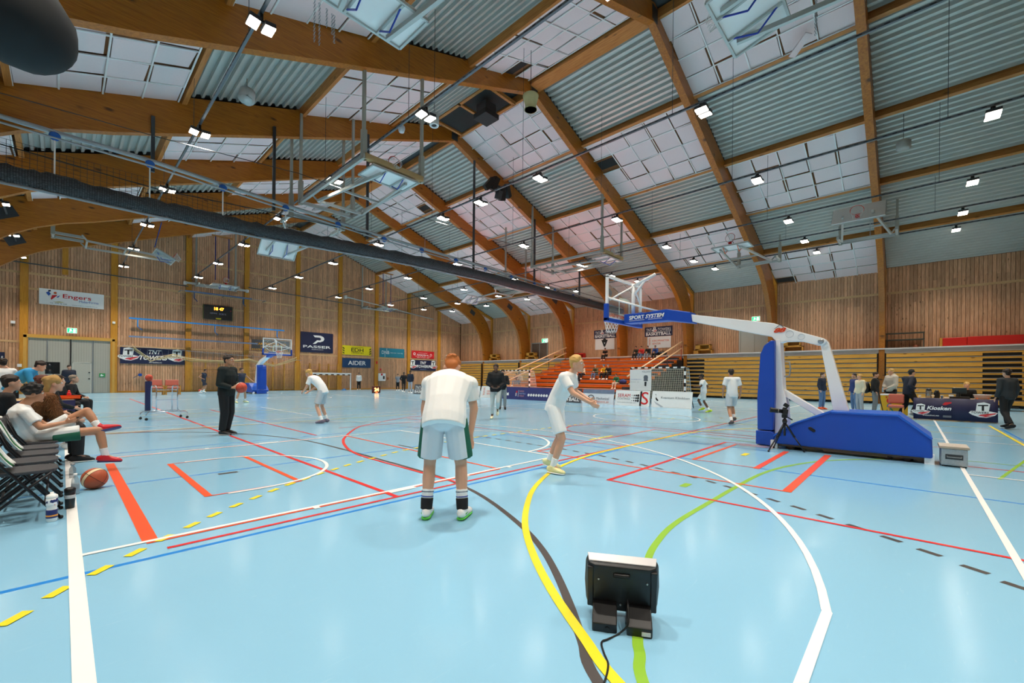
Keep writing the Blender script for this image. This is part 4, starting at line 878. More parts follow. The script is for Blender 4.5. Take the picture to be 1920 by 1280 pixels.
for lab, y, n in (('stack of two open wooden boxes on the gallery left of the hoop arm', 12.2, 2), ('stack of open wooden boxes on the gallery beside the far arch', 36.2, 2), ('small open wooden box on the gallery beside the next far arch', 30.4, 2), ('stack of wooden boxes on the gallery behind the hoop post', 6.2, 2)):
    t = thing('wooden_box', lab, 'box', (35.4, y, 3.37))
    for k in range(n):
        L = 1.4 - .3 * k; z = k * .42
        bx = MB(); bx.mm((-.3, -L / 2, z), (.3, L / 2, z + .05)); bx.mm((-.3, -L / 2, z + .36), (.3, L / 2, z + .41)); bx.mm((-.3, -L / 2, z), (.3, -L / 2 + .06, z + .41)); bx.mm((-.3, L / 2 - .35, z), (.3, L / 2, z + .41)); bx.mm((.25, -L / 2, z), (.3, L / 2, z + .41)); bx.build('box_frame', BARW, t)
bench_box('red padded low bench on the gallery left of the lone spectator', 24.3, 1.1, REDM, .55); bench_box('long dark-topped wooden bench on the gallery left of the red bench', 26.6, 1.7, BARW, .5)
# banners on the right wall
def rsign(name, label, x0, x1, yt, yb, m, items, cat='banner'):
    a = onX(x0, yt, RX); c = onX(x1, yt, RX); z0 = onX((x0 + x1) / 2, yb, RX).z; z1 = onX((x0 + x1) / 2, yt, RX).z
    return sign(name, label, cat, (RX, a.y, z0), WY, a.y - c.y, z1 - z0, m, items)
for lab, x0, x1, yt, yb in (('dark club banner on the gallery wall above the white emblem banner', 1114, 1156, 618, 634), ('dark club banner on the gallery wall above the clinic banner', 1209, 1261, 612, 630)):
    rsign('club_banner', lab, x0, x1, yt, yb, SN, [('t', 'TNT', .06, .55, .2, .3, SW), ('t', 'TOWERS', .48, .55, .46, .3, SW), rect(.05, .46, .9, .03, SW), ('t', 'BASKETBALL', .05, .1, .9, .32, SW, 0, .03)] + tower(.36, .44, .55, .32))
rsign('sponsor_banner', 'white banner with a black V-shaped emblem on the gallery wall', 1116, 1152, 634.5, 655, SW, [('p', [(.33, .88), (.4, .88), (.5, .5), (.6, .88), (.67, .88), (.53, .25), (.47, .25)], SK), ('o', .5, .82, .2, SK)])
rsign('sponsor_banner', 'white banner with orange clinic lettering on the gallery wall', 1214, 1258, 630.5, 652, SW, [('t', 'KIROPRAKTISK', .22, .56, .72, .16, SO), ('t', 'SENTER', .22, .3, .36, .16, SO)] + [('p', [(.05 + .01 * (k % 2), .25 + .13 * k), (.12, .3 + .13 * k), (.15, .36 + .13 * k), (.07, .32 + .13 * k)], SO, 'emblem') for k in range(5)])

# ================================================================== SPONSOR BOARDS ALONG THE COURT
def aboard(label, y0, y1, m, items, h=.8, x=20.0):
    t = thing('sponsor_board', label, 'sponsor board', (x, y0, 0), 0, 'sponsor boards along the court'); L = y0 - y1; T = .2
    U = V(WY); N = (V((-1, 0, 0)) + UZ * T).normalized(); W = N.cross(U).normalized()
    b = MB(); b.prism([V((0, 0, 0)), U * L, U * L + W * h, W * h], -N * .02); b.build('sheet', m, t)
    b = MB()
    for q in (.1, L - .1): b.beam(U * q + V((.02, 0, .02)) + W * (h * .9), U * q + V((.55, 0, .02)), .03, .03)
    b.build('stay', DARKM, t); sign_items(t, V(t.location), U, N, L, h, items); return t
kiro = [('t', 'KIROPRAKTISK', .3, .5, .6, .16, SO), ('t', 'SENTER', .3, .28, .35, .16, SO)] + [('p', [(.1, .2 + .14 * k), (.18, .26 + .14 * k), (.22, .33 + .14 * k), (.13, .28 + .14 * k)], SO, 'emblem') for k in range(5)]
aboard('white board with thin grey clinic lettering, nearest end of the board row', 9.38, 7.42, SW, [('t', 'Kvantum Klinikken', .24, .55, .7, .13, SG), ('p', [(.08, .8), (.11, .72), (.1, .5), (.15, .38), (.18, .42), (.13, .56), (.11, .62), (.1, .82)], SK), ('p', [(.06, .38), (.2, .2), (.32, .04), (.26, .02), (.12, .2)], mat('b9bcc2', .5), 'emblem')])
aboard('white board with red and grey lettering, dots and a big red S', 11.4, 9.5, SW, [('t', 'SERAM', .07, .55, .38, .22, SR), ('t', 'COATINGS', .07, .38, .38, .13, SG), ('t', 'www.seramcoatings.com', .07, .16, .56, .08, SG), ('t', 'S', .77, .12, .2, .8, SR), rect(.73, .02, .05, .94, SK)] + [('o', .5 + .06 * i, .68 - .17 * j, .02 + .014 * i, SK) for i in range(4) for j in range(3)])
aboard('white board with blue-grey picture band and round M emblem', 13.45, 11.5, mat('e6e9ef', .5, 0, .03), [rect(0, .72, 1, .28, mat('76839c', .6, 0, .35, 4), 'picture'), ('o', .28, .32, .24, SK, .2), ('t', 'M', .2, .22, .16, .24, SK), ('t', 'Mechanical', .46, .3, .4, .17, SG), ('t', 'SERVICE AS', .46, .1, .4, .1, SO)])
aboard('dark grey board with white club lettering behind the leaping player', 15.55, 13.55, SDG, [('t', 'TNT TOWERS', .05, .52, .9, .3, SW), rect(.05, .44, .9, .03, SW), ('t', 'BASKETBALL', .05, .1, .9, .28, SW, 0, .03)])
aboard('long violet-blue league board with small white logos', 19.75, 15.6, mat('343a74', .5, 0, .25, 1.5), [('p', [(.02, .45), (.04, .6), (.06, .5), (.08, .62), (.1, .48), (.13, .55), (.14, .3), (.03, .3)], SW), ('o', .3, .62, .07, SR), ('t', 'B', .28, .28, .03, .25, SW), rect(.335, .22, .006, .55, SW), ('t', 'NORGES', .36, .62, .09, .12, mat('e0a0a0', .5)), ('t', 'BASKETBALL', .36, .43, .13, .12, mat('a0b8e8', .5)), ('t', 'FORBUND', .36, .24, .1, .12, mat('e0a0a0', .5))] + [('o', .55 + .05 * i, .4, .085, SW) for i in range(8)])
aboard('white board with orange clinic lettering beside the hooded player', 21.9, 19.85, SW, kiro)
aboard('white board with dark lettering right behind the bent-over player', 24.1, 22.05, SW, [('t', 'Kamp-team', .15, .5, .7, .2, SG), ('t', 'bedriftshelsetjeneste', .15, .28, .7, .1, SG)])
aboard('dark club board farthest along the court, left of the bent-over player', 30.1, 27.3, SDG, [('t', 'TNT', .05, .52, .28, .3, SW), ('t', 'TOWERS', .5, .52, .46, .3, SW), rect(.05, .44, .9, .03, SW), ('t', 'BASKETBALL', .05, .1, .9, .28, SW, 0, .03)] + tower(.42, .42, .55, .28))

# ================================================================== HANDBALL GOALS
def hb_goal(label, loc, rz, w=3.0, h=2.0, netc='c9c4b0', depth=1.0):
    t = thing('handball_goal', label, 'goal', loc, rz); k = 10
    def striped(a, c, n):
        a = V(a); c = V(c)
        for i in range(n): MB().beam(a.lerp(c, i / n), a.lerp(c, (i + 1) / n), .08, .08).build('post_band', SK if i % 2 else SW, t)
    striped((-w / 2, 0, 0), (-w / 2, 0, h), k); striped((w / 2, 0, 0), (w / 2, 0, h), k); striped((-w / 2, 0, h), (w / 2, 0, h), 15)
    b = MB()
    for s in (-1, 1): b.path([(s * w / 2, 0, h), (s * w / 2, .5, h - .05), (s * w / 2, depth, .05), (s * w / 2, 0, .03)], .02, 5)
    b.tube((-w / 2, depth, .05), (w / 2, depth, .05), .02, 5); b.build('net_stay', GALV, t)
    b = MB(); n = 30
    for i in range(n + 1):
        x = -w / 2 + w * i / n; b.path([(x, .03, h - .03), (x, .5, h - .12), (x, depth, .05)], .008, 3)
    for j in range(20):
        f = j / 19; z = h - .1 - (h - .15) * f; y = .5 + (depth - .5) * f; b.tube((-w / 2, y, z), (w / 2, y, z), .008, 3)
    for s in (-1, 1):
        for j in range(9):
            z = .15 + j * .2; b.tube((s * w / 2, 0, z), (s * w / 2, .5 + (depth - .5) * (1 - z / h), z), .008, 3)
    b.build('net', mat(netc, .7, 0, .3, 30), t)['kind'] = 'stuff'; return t
g = hb_goal('handball goal with black-white bands and colourful net behind the sponsor boards', (22.0, 10.0, 0), -PI / 2)
ms = thing('microphone_banner', 'white banner with a drawn microphone hung on the handball goal', 'banner', (21.95, 11.55, .75)); MB().mm((-.02, -1.25, 0), (0.015, 0, 1.15)).build('sheet', SW, ms)
sign_items(ms, (21.93, 11.55, .75), V(WY), V((-1, 0, 0)), 1.25, 1.15, [('o', .76, .62, .13, SG), ('p', [(.66, .45), (.86, .45), (.84, .72), (.68, .72)], SG), ('p', [(.7, .22), (.78, .2), (.8, .42), (.7, .42)], SK), ('t', 'VOLLGATA', .58, .86, .4, .08, SG), ('t', 'www.bergfestival.no', .06, .5, .5, .05, SBL), ('t', 'konserter - quiz', .06, .38, .4, .04, SG)])
hb_goal('white handball goal half hidden behind the player in black hoodie', (23.5, 21.9, 0), -PI / 2, 3.0, 1.95)
t = thing('goal_bar', 'black-white banded goal crossbar standing before the wall bars', 'goal', (18.0, 41.2, 0))
for i in range(14): MB().mm((-2.0 + i * .28, -.04, 1.5), (-2.0 + (i + 1) * .28, .04, 1.58)).build('post_band', SK if i % 2 else SW, t)
MB().mm((-2.05, -.06, 1.6), (2.0, .06, 1.72)).build('top_bar', SW, t)
for s in (-2.0, 1.95): MB().mm((s - .04, -.04, 0), (s + .04, .04, 1.6)).build('post', SW, t)
# ================================================================== PORTABLE HOOPS
GLASS = mat('dfe8e6', .05, 0, 0, alpha=.12)
def yz(pts, x0, x1): return MB().prism([(x0, y, z) for y, z in pts], (x1 - x0, 0, 0))
def portable_hoop(label, loc, rz, near=True):
    t = thing('portable_hoop', label, 'basketball hoop', loc, rz)
    base = yz([(1.99, .26), (1.66, .53), (1.11, .79), (.16, .79), (-.25, .43), (-.26, .1), (1.99, .1)], -.55, .55).build('base_pad', BLUEP, t, bev=.03, seg=3)
    tp = MB(); tp.prism([(-.57, 1.1, .795), (-.57, .17, .795), (-.57, .15, .76), (-.57, 1.08, .76)], (1.14, 0, 0)); tp.prism([(-.57, .16, .80), (-.57, -.26, .435), (-.57, -.24, .40), (-.57, .17, .76)], (1.14, 0, 0)); tp.prism([(-.57, 1.66, .54), (-.57, 1.11, .80), (-.57, 1.1, .765), (-.57, 1.66, .505)], (1.14, 0, 0)); tp.prism([(-.57, 2.0, .27), (-.57, 1.66, .545), (-.57, 1.65, .51), (-.57, 2.0, .235)], (1.14, 0, 0)); tp.build('top_pad', mat('1b5cc4', .38, 0, .05, 3), t, bev=.008)
    sl = MB(); sl.rings([((-.556, 1.42 - .1 * i / 6, .47 - .012 * i), .028 if 0 < i < 6 else .015, .01) for i in range(7)], 8, side=(0, 0, 1)); sl.build('lever_slot', BLACKS, t, True)
    ch = MB(); ch.mm((-.48, -.2, .06), (.48, 1.95, .12)); ch.mm((-.5, .3, .04), (-.4, 1.2, .1)); ch.build('chassis', mat('6b5340', .5, .4, .2), t)
    for y in (.05, .3, 1.75):
        for x in (-.42, .42):
            wh = MB(); wh.lathe([(.05, -.025), (.06, -.02), (.06, .02), (.05, .025)], (x, y, .06), 14, (1, 0, 0)); wh.build('wheel', mat('3a1f14', .5, .1, .1), t, True)
    for y in (-.22, 2.0):
        for x in (-.47, .47): MB().mm((x - .05, y - .06, 0), (x + .05, y + .06, .16)).build('foot', WHITEG, t)
    yz([(2.35, .33), (2.36, 1.0), (2.33, 1.5), (2.31, 1.9), (2.24, 2.08), (2.12, 2.18), (2.06, 2.18), (2.04, 1.0), (2.07, .33)], -.3, .3).build('post_pad', BLUEP, t, bev=.02, seg=3)
    yz([(2.38, .02), (2.38, .31), (2.1, .31), (2.04, .25), (2.04, .02)], -.3, .3).build('foot_pad', BLUEP, t, bev=.02, seg=3)
    yz([(2.06, .1), (2.06, 2.2), (1.98, 2.2), (1.92, 1.2), (1.86, .9), (1.82, .25), (1.95, .1)], -.16, .16).build('column', WHITEG, t, bev=.01)
    yz([(5.45, 3.02), (5.45, 2.9), (4.4, 2.9), (2.14, 2.27), (2.02, 2.12), (1.9, 2.16), (1.62, 2.15), (1.36, 2.06), (1.26, 2.06), (1.2, 2.12), (1.24, 2.18), (1.34, 2.22), (1.7, 2.36), (2.1, 2.55), (4.4, 3.02)], -.13, .13).build('boom_arm', WHITEG, t, bev=.012)
    for y, z, r in ((1.82, 2.31, .07), (1.62, 2.24, .055)):
        p = MB(); p.torus((-.131, y, z), r, .008, (1, 0, 0), 24, 6); p.lathe([(r, 0), (r, .001)], (-.1305, y, z), 20, (-1, 0, 0)); p.build('dimple', mat('e2e4e6', .3), t)
    p = MB(); p.lathe([(.045, -.01), (.05, .0), (.045, .02), (.02, .03)], (-.13, 1.3, 2.13), 16, (-1, 0, 0)); p.build('pivot_bolt', GALV, t, True)
    MB().prism([(-.09, 1.32, 2.12), (-.09, 1.19, 2.12), (-.09, .86, .78), (-.09, 1.1, .78)], (.18, 0, 0)).build('rear_link', WHITEG, t, bev=.01)
    MB().beam((0, 1.98, 1.15), (0, 1.28, .68), .14, .12).build('brace', WHITEG, t, bev=.01)
    h = MB(); h.path([(0, 1.93, 1.75), (0, 1.84, 1.74), (0, 1.82, 1.6), (0, 1.84, 1.46), (0, 1.93, 1.44)], .014, 6); h.build('grab_handle', GALV, t, True)
    yz([(5.52, 3.06), (4.95, 3.05), (4.38, 3.08), (3.8, 2.95), (3.76, 2.69), (4.36, 2.8), (5.52, 2.82)], -.18, .18).build('arm_pad', BLUEP, t, bev=.02)
    # board
    fr = MB()
    for a, c in (((-.9, 5.6, 2.9), (-.9, 5.6, 3.95)), ((.9, 5.6, 2.9), (.9, 5.6, 3.95)), ((-.93, 5.6, 3.95), (.93, 5.6, 3.95)), ((-.93, 5.6, 2.9), (.93, 5.6, 2.9))): fr.beam(a, c, .06, .06, up=(0, 1, 0))
    bd = fr.build('backboard_frame', WHITEG, t); MB().mm((-.88, 5.59, 2.92), (.88, 5.605, 3.93)).build('pane', GLASS, bd)
    ln = MB(); w = .59 / 2
    for a, c in (((-w, 3.05), (-w + .05, 3.5)), ((w - .05, 3.05), (w, 3.5)), ((-w, 3.45), (w, 3.5)), ((-w, 3.03), (w, 3.08))): ln.mm((a[0], 5.606, a[1]), (c[0], 5.609, c[1]))
    ln.build('target_square', mat('dfeedd', .4), bd)
    pd = MB(); pd.mm((-.96, 5.55, 2.8), (.96, 5.66, 2.9))
    for s in (-1, 1): pd.mm((s * .96, 5.55, 2.82), (s * .87, 5.66, 3.25))
    pd.build('board_pad', BLUEP, bd, bev=.01)
    sup = MB(); sup.tube((0, 5.35, 3.0), (0, 5.35, 3.86), .05); sup.build('mast', WHITEG, t, True)
    for a, c, r in (((0, 5.35, 3.8), (0, 4.75, 4.02), .045), ((0, 5.35, 3.55), (0, 5.0, 3.93), .03), ((0, 5.35, 3.8), (-.86, 5.54, 3.35), .022), ((0, 5.35, 3.8), (.86, 5.54, 3.35), .022), ((0, 4.6, 3.05), (-.88, 5.54, 3.38), .022), ((0, 4.6, 3.05), (.88, 5.54, 3.38), .022), ((-.9, 5.56, 3.4), (.9, 5.56, 3.4), .025)):
        MB().tube(a, c, r).build('stay', WHITEG, t, True)
    r = MB(); r.torus((0, 5.985, 3.05), .225, .01, (0, 0, 1), 28, 6); r.mm((-.1, 5.61, 2.98), (.1, 5.66, 3.08)); r.beam((-.06, 5.65, 3.045), (-.1, 5.8, 3.045), .02, .02); r.beam((.06, 5.65, 3.045), (.1, 5.8, 3.045), .02, .02); r.build('ring', ORANGE, t, True)
    n_ = MB(); net_mb(n_, (0, 5.985, 3.04), (0, 0, -1), L=.42, r1=.13); n_.build('net', WHITE, t)['kind'] = 'stuff'
    return t
hp = portable_hoop('big blue-padded portable hoop with white boom arm in front right', (10.3, 0, 0), 0)
sign_items(hp, (10.3 - .182, 5.36, 2.86), V(WY), V((-1, 0, 0)), 1.0, .16, [('t', 'SPORT', .0, .22, .42, .62, SW, 0, .03), ('t', 'SYSTEM', .44, .22, .5, .62, SW, .3, .03), rect(.0, .02, .42, .06, SW), rect(.52, .02, .36, .06, SW)])
sign_items(hp, (10.3 - .132, 2.14, 2.28), V(WY), V((-1, 0, 0)), .3, .24, [('p', [(.5, .98), (.85, .62), (.8, .62), (.5, .9), (.2, .62), (.15, .62)], SG), ('t', '88', .14, .28, .74, .4, mat('e2481c', .4), .35, .05)])
fh = portable_hoop('small far portable hoop with blue base at the end wall', (10.35, 38.0, 0), PI)
sign_items(fh, (9.9, 38.0 - 2.37, .12), V(WX), V((0, -1, 0)), .9, .16, [('t', 'SPORTSYSTEM', .05, .2, .9, .6, SW, 0, .02)])
# step box behind the near hoop
t = thing('step_box', 'aluminium tread-plate step box behind the blue hoop base', 'box', (10.0, -.5, 0)); TRP = mat('b4b8bc', .3, .7, .2, 40, bump=.5)
MB().mm((-.25, -.15, .02), (.3, .15, .29)).build('case', TRP, t, bev=.012); MB().mm((-.27, -.17, .29), (.32, .17, .32)).build('lid', mat('a89a8a', .6, .2, .15, 12), t)
for i in range(4): MB().mm((-.2 + i * .13, -.165, .32), (-.14 + i * .13, .165, .326)).build('grip_strip', mat('d6d0c8', .6, .1), t)
h = MB(); h.path([(-.26, .08, .17), (-.29, .08, .16), (-.29, -.08, .16), (-.26, -.08, .17)], .008, 6); h.build('handle', GALV, t); MB().mm((-.256, -.1, .12), (-.25, .1, .2)).build('handle_plate', DARKM, t)
for x in (-.22, .27):
    for y in (-.12, .12): MB().mm((x - .02, y - .02, 0), (x + .02, y + .02, .03)).build('foot', BLACK, t)

# ================================================================== CAMERA TRIPOD
f1, f2, f3 = onZ(1441, 847), onZ(1508, 848), onZ(1452, 838)
cx = (f1 + f2) / 2 + V((.1, 0.05, 0)); t = thing('tripod_camera', 'black camera with long lens on a low tripod before the blue hoop', 'camera', (cx.x, cx.y, 0)); L0 = V(t.location)
f3 = cx + (cx - (f1 + f2) / 2).normalized() * .3 + V((0, .1, 0)); f3.z = 0; hub = V((0, 0, .56))
for f in (f1, f2, f3):
    p = f - L0; l = MB(); l.tube(p + V((0, 0, .02)), hub.lerp(p, .5), .012, 8); l.tube(hub.lerp(p, .5), hub, .017, 8); l.ball(p + V((0, 0, .02)), .02, 8, 5); l.ball(hub.lerp(p, .48), .024, 8, 5); l.build('leg', BLACKS, t, True)
c = MB(); c.tube((0, 0, .3), (0, 0, .68), .02, 10); c.lathe([(.035, .54), (.045, .58), (.03, .62)], (0, 0, 0), 12); c.build('centre_column', BLACKS, t, True)
hd = MB(); hd.box((0, 0, .68), (.08, .09, .06)); hd.lathe([(.045, 0), (.045, .05)], (0, 0, .64), 14); hd.build('pan_head', BLACKS, t); MB().tube((0, 0, .68), (.13, -.1, .6), .012).build('pan_handle', BLACKS, t)
la = V((-.35, 1, .12)).normalized(); cb_ = MB(); Rc = la.to_track_quat('Y', 'Z').to_matrix(); cb_.box((0, 0, .76), (.14, .09, .1), Rc); cb_.box(V((0, 0, .82)), (.06, .07, .04), Rc); body = cb_.build('camera_body', BLACKS, t, bev=.012)
ln = MB(); p0 = V((0, 0, .76)); ln.rings([(p0 + la * s, r, r) for s, r in ((.04, .036), (.1, .038), (.11, .045), (.2, .046), (.21, .05), (.25, .052))], 18); ln.build('lens', BLACK, t, True); MB().torus(p0 + la * .11, .046, .004, la, 18, 5).build('zoom_ring', GREYP, t, True); g = MB(); g.lathe([(.045, .251), (.02, .252)], p0, 16, la); g.build('front_glass', mat('1c2430', .05), t)
MB().box((0.01, -.02, .88), (.05, .09, .07), Rc @ Euler((.5, 0, 0)).to_matrix()).build('viewfinder', BLACKS, t, bev=.01)

# ================================================================== SHOT-CLOCK DISPLAY SEEN FROM BEHIND
mp_ = onZ(1165, 1170); az = math.atan2(mp_.y, mp_.x) - PI / 2 + .03
t = thing('display_unit', 'black floor display unit seen from behind with a trailing cable', 'display', (mp_.x, mp_.y, 0), az)
Rt = Euler((.22, 0, 0)).to_matrix(); c0 = V((0, .06, 0))
def dp(x, y, z): return c0 + Rt @ V((x, y, z))
sh = MB(); N_ = 16
prof = [(-.2, .065), (-.195, .09), (.195, .09), (.2, .065), (.185, .02), (.15, .0), (-.15, .0), (-.185, .02)]
vs = []
for k, (z, s) in enumerate(((.045, .97), (.07, 1.0), (.18, 1.03), (.3, 1.0), (.325, .97))): vs.append([dp(x * s, y, z) for x, y in prof])
n = len(prof); sh.v = [tuple(p) for r_ in vs for p in r_]; sh.f = [(i * n + j, i * n + (j + 1) % n, (i + 1) * n + (j + 1) % n, (i + 1) * n + j) for i in range(4) for j in range(n)] + [tuple(range(n))[::-1], tuple(range(4 * n, 5 * n))]
DB = mat('101417', .45, 0, .15, 40, bump=.05); sh.build('rear_shell', DB, t, True, bev=.006)
for x in (-.17, .17): MB().prism([dp(x - .018, -.004, .06), dp(x + .018, -.004, .06), dp(x + .018, -.004, .31), dp(x - .018, -.004, .31)], Rt @ V((0, .05, 0))).build('side_cheek', BLACKS, t, bev=.006)
MB().prism([dp(-.18, .03, .322), dp(.18, .03, .322), dp(.19, .09, .33), dp(-.19, .09, .33)], Rt @ V((0, 0, .01))).build('top_trim', mat('c4c2c4', .35, .3), t, bev=.003)
g = MB(); g.rings([(dp(x, -.005, .275), .006 if abs(x) > .035 else .012, .012) for x in (-.045, -.035, 0, .035, .045)], 10); g.build('grip_slot', BLACK, t, True)
for x, z in ((-.125, .24), (.135, .24), (-.005, .09)):
    s = MB(); s.lathe([(.006, 0), (.005, .004)], dp(x, -.002, z), 8, Rt @ V((0, -1, 0))); s.build('screw', GALV, t)
for x in (-.09, .09):
    fb = MB(); fb.prism([(x - .065, .1, 0), (x - .065, -.1, 0), (x - .065, -.105, .05), (x - .065, -.07, .075), (x - .065, -.0, .1), (x - .065, .1, .1)], (.13, 0, 0)); fb.build('foot_block', mat('121214', .4, 0, .2), t, bev=.006)
b = MB(); b.lathe([(.012, 0), (.012, .004)], (-.075, -.103, .022), 12, (0, -1, 0)); b.build('socket', BLACK, t); MB().mm((.1, -.108, .012), (.145, -.104, .032)).build('rating_label', mat('cfd0cc', .5, 0, .3, 300), t)
cl = MB(); pw = [onZ(x, y) for x, y in ((1172, 1168), (1160, 1190), (1140, 1200), (1128, 1206), (1132, 1225), (1140, 1245), (1138, 1265), (1131, 1290), (1128, 1330))]; M4 = Matrix.Rotation(-az, 3, 'Z')
pts = [M4 @ (p - V((mp_.x, mp_.y, 0))) + V((0, 0, .006)) for p in pw]; pts = [V((.03, -.005, .14)), V((.032, -.05, .13)), V((.03, -.1, .06))] + pts[1:]
sp = []
for i in range(len(pts) - 1):
    p0, p1, p2, p3 = pts[max(0, i - 1)], pts[i], pts[i + 1], pts[min(len(pts) - 1, i + 2)]
    for j in range(6):
        u = j / 6; sp.append(.5 * ((2 * p1) + (p2 - p0) * u + (2 * p0 - 5 * p1 + 4 * p2 - p3) * u * u + (3 * p1 - p0 - 3 * p2 + p3) * u ** 3))
cl.path(sp, .005, 6).build('cable', BLACK, t, True)

# ================================================================== BALLS
def ball_mat(name, stripe, body='b2502c'):
    m, nt, b = newmat(name); tc = nd(nt, 'ShaderNodeTexCoord'); sx = nd(nt, 'ShaderNodeSeparateXYZ'); nt.links.new(tc.outputs['Object'], sx.inputs[0])
    vo = nd(nt, 'ShaderNodeTexVoronoi', Scale=260.0); nt.links.new(tc.outputs['Object'], vo.inputs['Vector']); bp = nd(nt, 'ShaderNodeBump', Strength=.3, Distance=.001); nt.links.new(vo.outputs['Distance'], bp.inputs['Height']); nt.links.new(bp.outputs[0], b.inputs['Normal'])
    ab = nd(nt, 'ShaderNodeMath', operation='ABSOLUTE'); nt.links.new(sx.outputs[1], ab.inputs[0]); lt = nd(nt, 'ShaderNodeMath', operation='LESS_THAN'); lt.inputs[1].default_value = .021; nt.links.new(ab.outputs[0], lt.inputs[0])
    mx = nd(nt, 'ShaderNodeMix', data_type='RGBA'); mx.inputs[6].default_value = lin(body); mx.inputs[7].default_value = lin(stripe); nt.links.new(lt.outputs[0], mx.inputs[0]); nt.links.new(mx.outputs[2], b.inputs['Base Color']); b.inputs['Roughness'].default_value = .55
    return m
BALLM = ball_mat('ball_cream', 'e3c9a0'); BALLW = ball_mat('ball_white', 'f0e6dc', 'c4452a')
def ball(label, c, r=.121, m=BALLM, rot=(0, 0, 0), grp='basketballs'):
    t = thing('basketball', label, 'ball', c, 0, grp); b = MB(); b.ball((0, 0, 0), r, 28, 18); o = b.build('cover', m, t, True); o.rotation_euler = rot
    s = MB(); k = r + .0005
    s.torus((0, 0, 0), k, .0022, (0, 0, 1), 36, 4); s.torus((0, 0, 0), k, .0022, (1, 0, 0), 36, 4); s.torus((0, .021, 0), math.sqrt(k * k - .00044), .0022, (0, 1, 0), 36, 4); s.torus((0, -.021, 0), math.sqrt(k * k - .00044), .0022, (0, 1, 0), 36, 4); q = s.build('seam', mat('2a1a14', .6), o, True)
    return t
bp_ = onZ(166, 917); ball('brown basketball with a cream stripe lying beside the folding chairs', (bp_.x + .05, bp_.y, .121), rot=(.5, .6, .9))
bp_ = onZ(374, 735); ball('small far basketball resting on the floor before the wall bars', (bp_.x, 41.5, .121), m=BALLW)
# ball on a post and steel trolley
p = onZ(278, 772); t = thing('padded_post', 'slim dark-blue padded post standing on the court', 'post', p); b = MB(); b.lathe([(.09, 0), (.1, .02), (.1, 1.1), (.09, 1.12)], (0, 0, 0), 20); b.build('pad', mat('1c1f4e', .5, 0, .08), t, True); MB().lathe([(.11, 0), (.11, .02)], (0, 0, 0), 20).build('foot_plate', DARKM, t)
ball('orange and white basketball balanced on the dark-blue post', (p.x, p.y, 1.245), .125, BALLW, (0, .8, .3))
p = (onZ(287, 785) + onZ(329, 785)) / 2; t = thing('ball_trolley', 'empty chrome tube ball trolley on black castors', 'trolley', p, math.radians(8)); CH = mat('c6cad0', .15, .9, .03)
for y in (-.28, .28):
    b = MB(); b.path([(-.5, y, .08), (-.5, y, .18), (-.44, y, .24), (.44, y, .24), (.5, y, .18), (.5, y, .08)], .016, 8); b.build('base_rail', CH, t, True)
for x in (-.26, .26):
    for y in (-.14, .14): pass
    b = MB(); b.path([(x, -.24, .24), (x, -.24, .95), (x, -.18, 1.02), (x, .18, 1.02), (x, .24, .95), (x, .24, .24)], .016, 8); b.build('upright_loop', CH, t, True)
for z in (.24, .6, .9): MB().path([(-.26, -.24, z), (.26, -.24, z)], .01, 6).build('cross_tube', CH, t)
for x in (-.5, .5):
    for y in (-.28, .28): b = MB(); b.lathe([(.03, -.015), (.04, 0), (.03, .015)], (x, y, .04), 12, (0, 1, 0)); b.build('castor', BLACK, t, True)
# salmon chairs by the end wall
for lab, X in (('salmon padded wooden chair by the end wall behind the trolley, left one', 4.35), ('salmon padded wooden chair by the end wall behind the trolley, right one', 5.25)):
    t = thing('padded_chair', lab, 'chair', (X, 37.2, 0), 0, 'salmon chairs by the end wall'); SA = mat('c06a5a', .7, 0, .08)
    b = MB(); b.mm((-.36, -.3, .42), (.36, .3, .54)); b.build('seat', SA, t, bev=.04); b = MB(); b.box((0, .3, .82), (.74, .12, .42), Euler((-.15, 0, 0)).to_matrix()); b.build('backrest', SA, t, bev=.05)
    for x in (-.38, .38):
        for y in (-.26, .3): MB().mm((x - .03, y - .03, 0), (x + .03, y + .03, .62 if y < 0 else .55)).build('leg', POST, t)
        MB().mm((x - .035, -.3, .6), (x + .035, .3, .64)).build('armrest', POST, t)

# ================================================================== FOLDING CHAIRS, CLOTHES AND BOTTLES ON THE LEFT
def folding_chair(label, loc, rz):
    t = thing('folding_chair', label, 'folding chair', loc, rz, 'black folding chairs in a row'); TB = mat('15151a', .35, .3, .1)
    st = MB(); n = 20; pts = []
    for i in range(n):
        a = 2 * PI * i / n; c, s = math.cos(a), math.sin(a); pts.append((.2 * abs(c) ** .45 * (1 if c > 0 else -1), .2 * abs(s) ** .6 * (1 if s > 0 else -1), .44))
    st.prism(pts, (0, 0, .03)); st.build('seat', mat('3a3a3e', .6, 0, .12, 30), t, bev=.008)
    for s in (-1, 1):
        x = s * .205
        MB().path([(x, .22, .01), (x, 0, .33), (x, -.17, .58), (x * .98, -.26, .84)], .012, 7).build('leg', TB, t, True)
        MB().path([(x * .9, -.3, .01), (x * .9, 0, .3), (x * .9, .16, .44)], .012, 7).build('leg', TB, t, True)
        for y in (.22, -.3): MB().ball((x if y > 0 else x * .9, y, .015), .018, 8, 5).build('rubber_foot', BLACK, t, True)
    for a, z, k in ((.12, .16, 1), (-.18, .13, .9)): MB().tube((-.205 * k, a, z), (.205 * k, a, z), .009, 6).build('stretcher', TB, t)
    b = MB(); b.rings([((.21 * math.sin(a), -.235 - .02 * math.cos(a), .74), .012, .1) for a in [-1.2, -.8, -.4, 0, .4, .8, 1.2]], 8, side=(0, 1, 0)); b.build('backrest', mat('26262a', .5, 0, .1), t, True)
    return t
CY = [5.98, 6.58, 7.16, 7.72, 8.36]
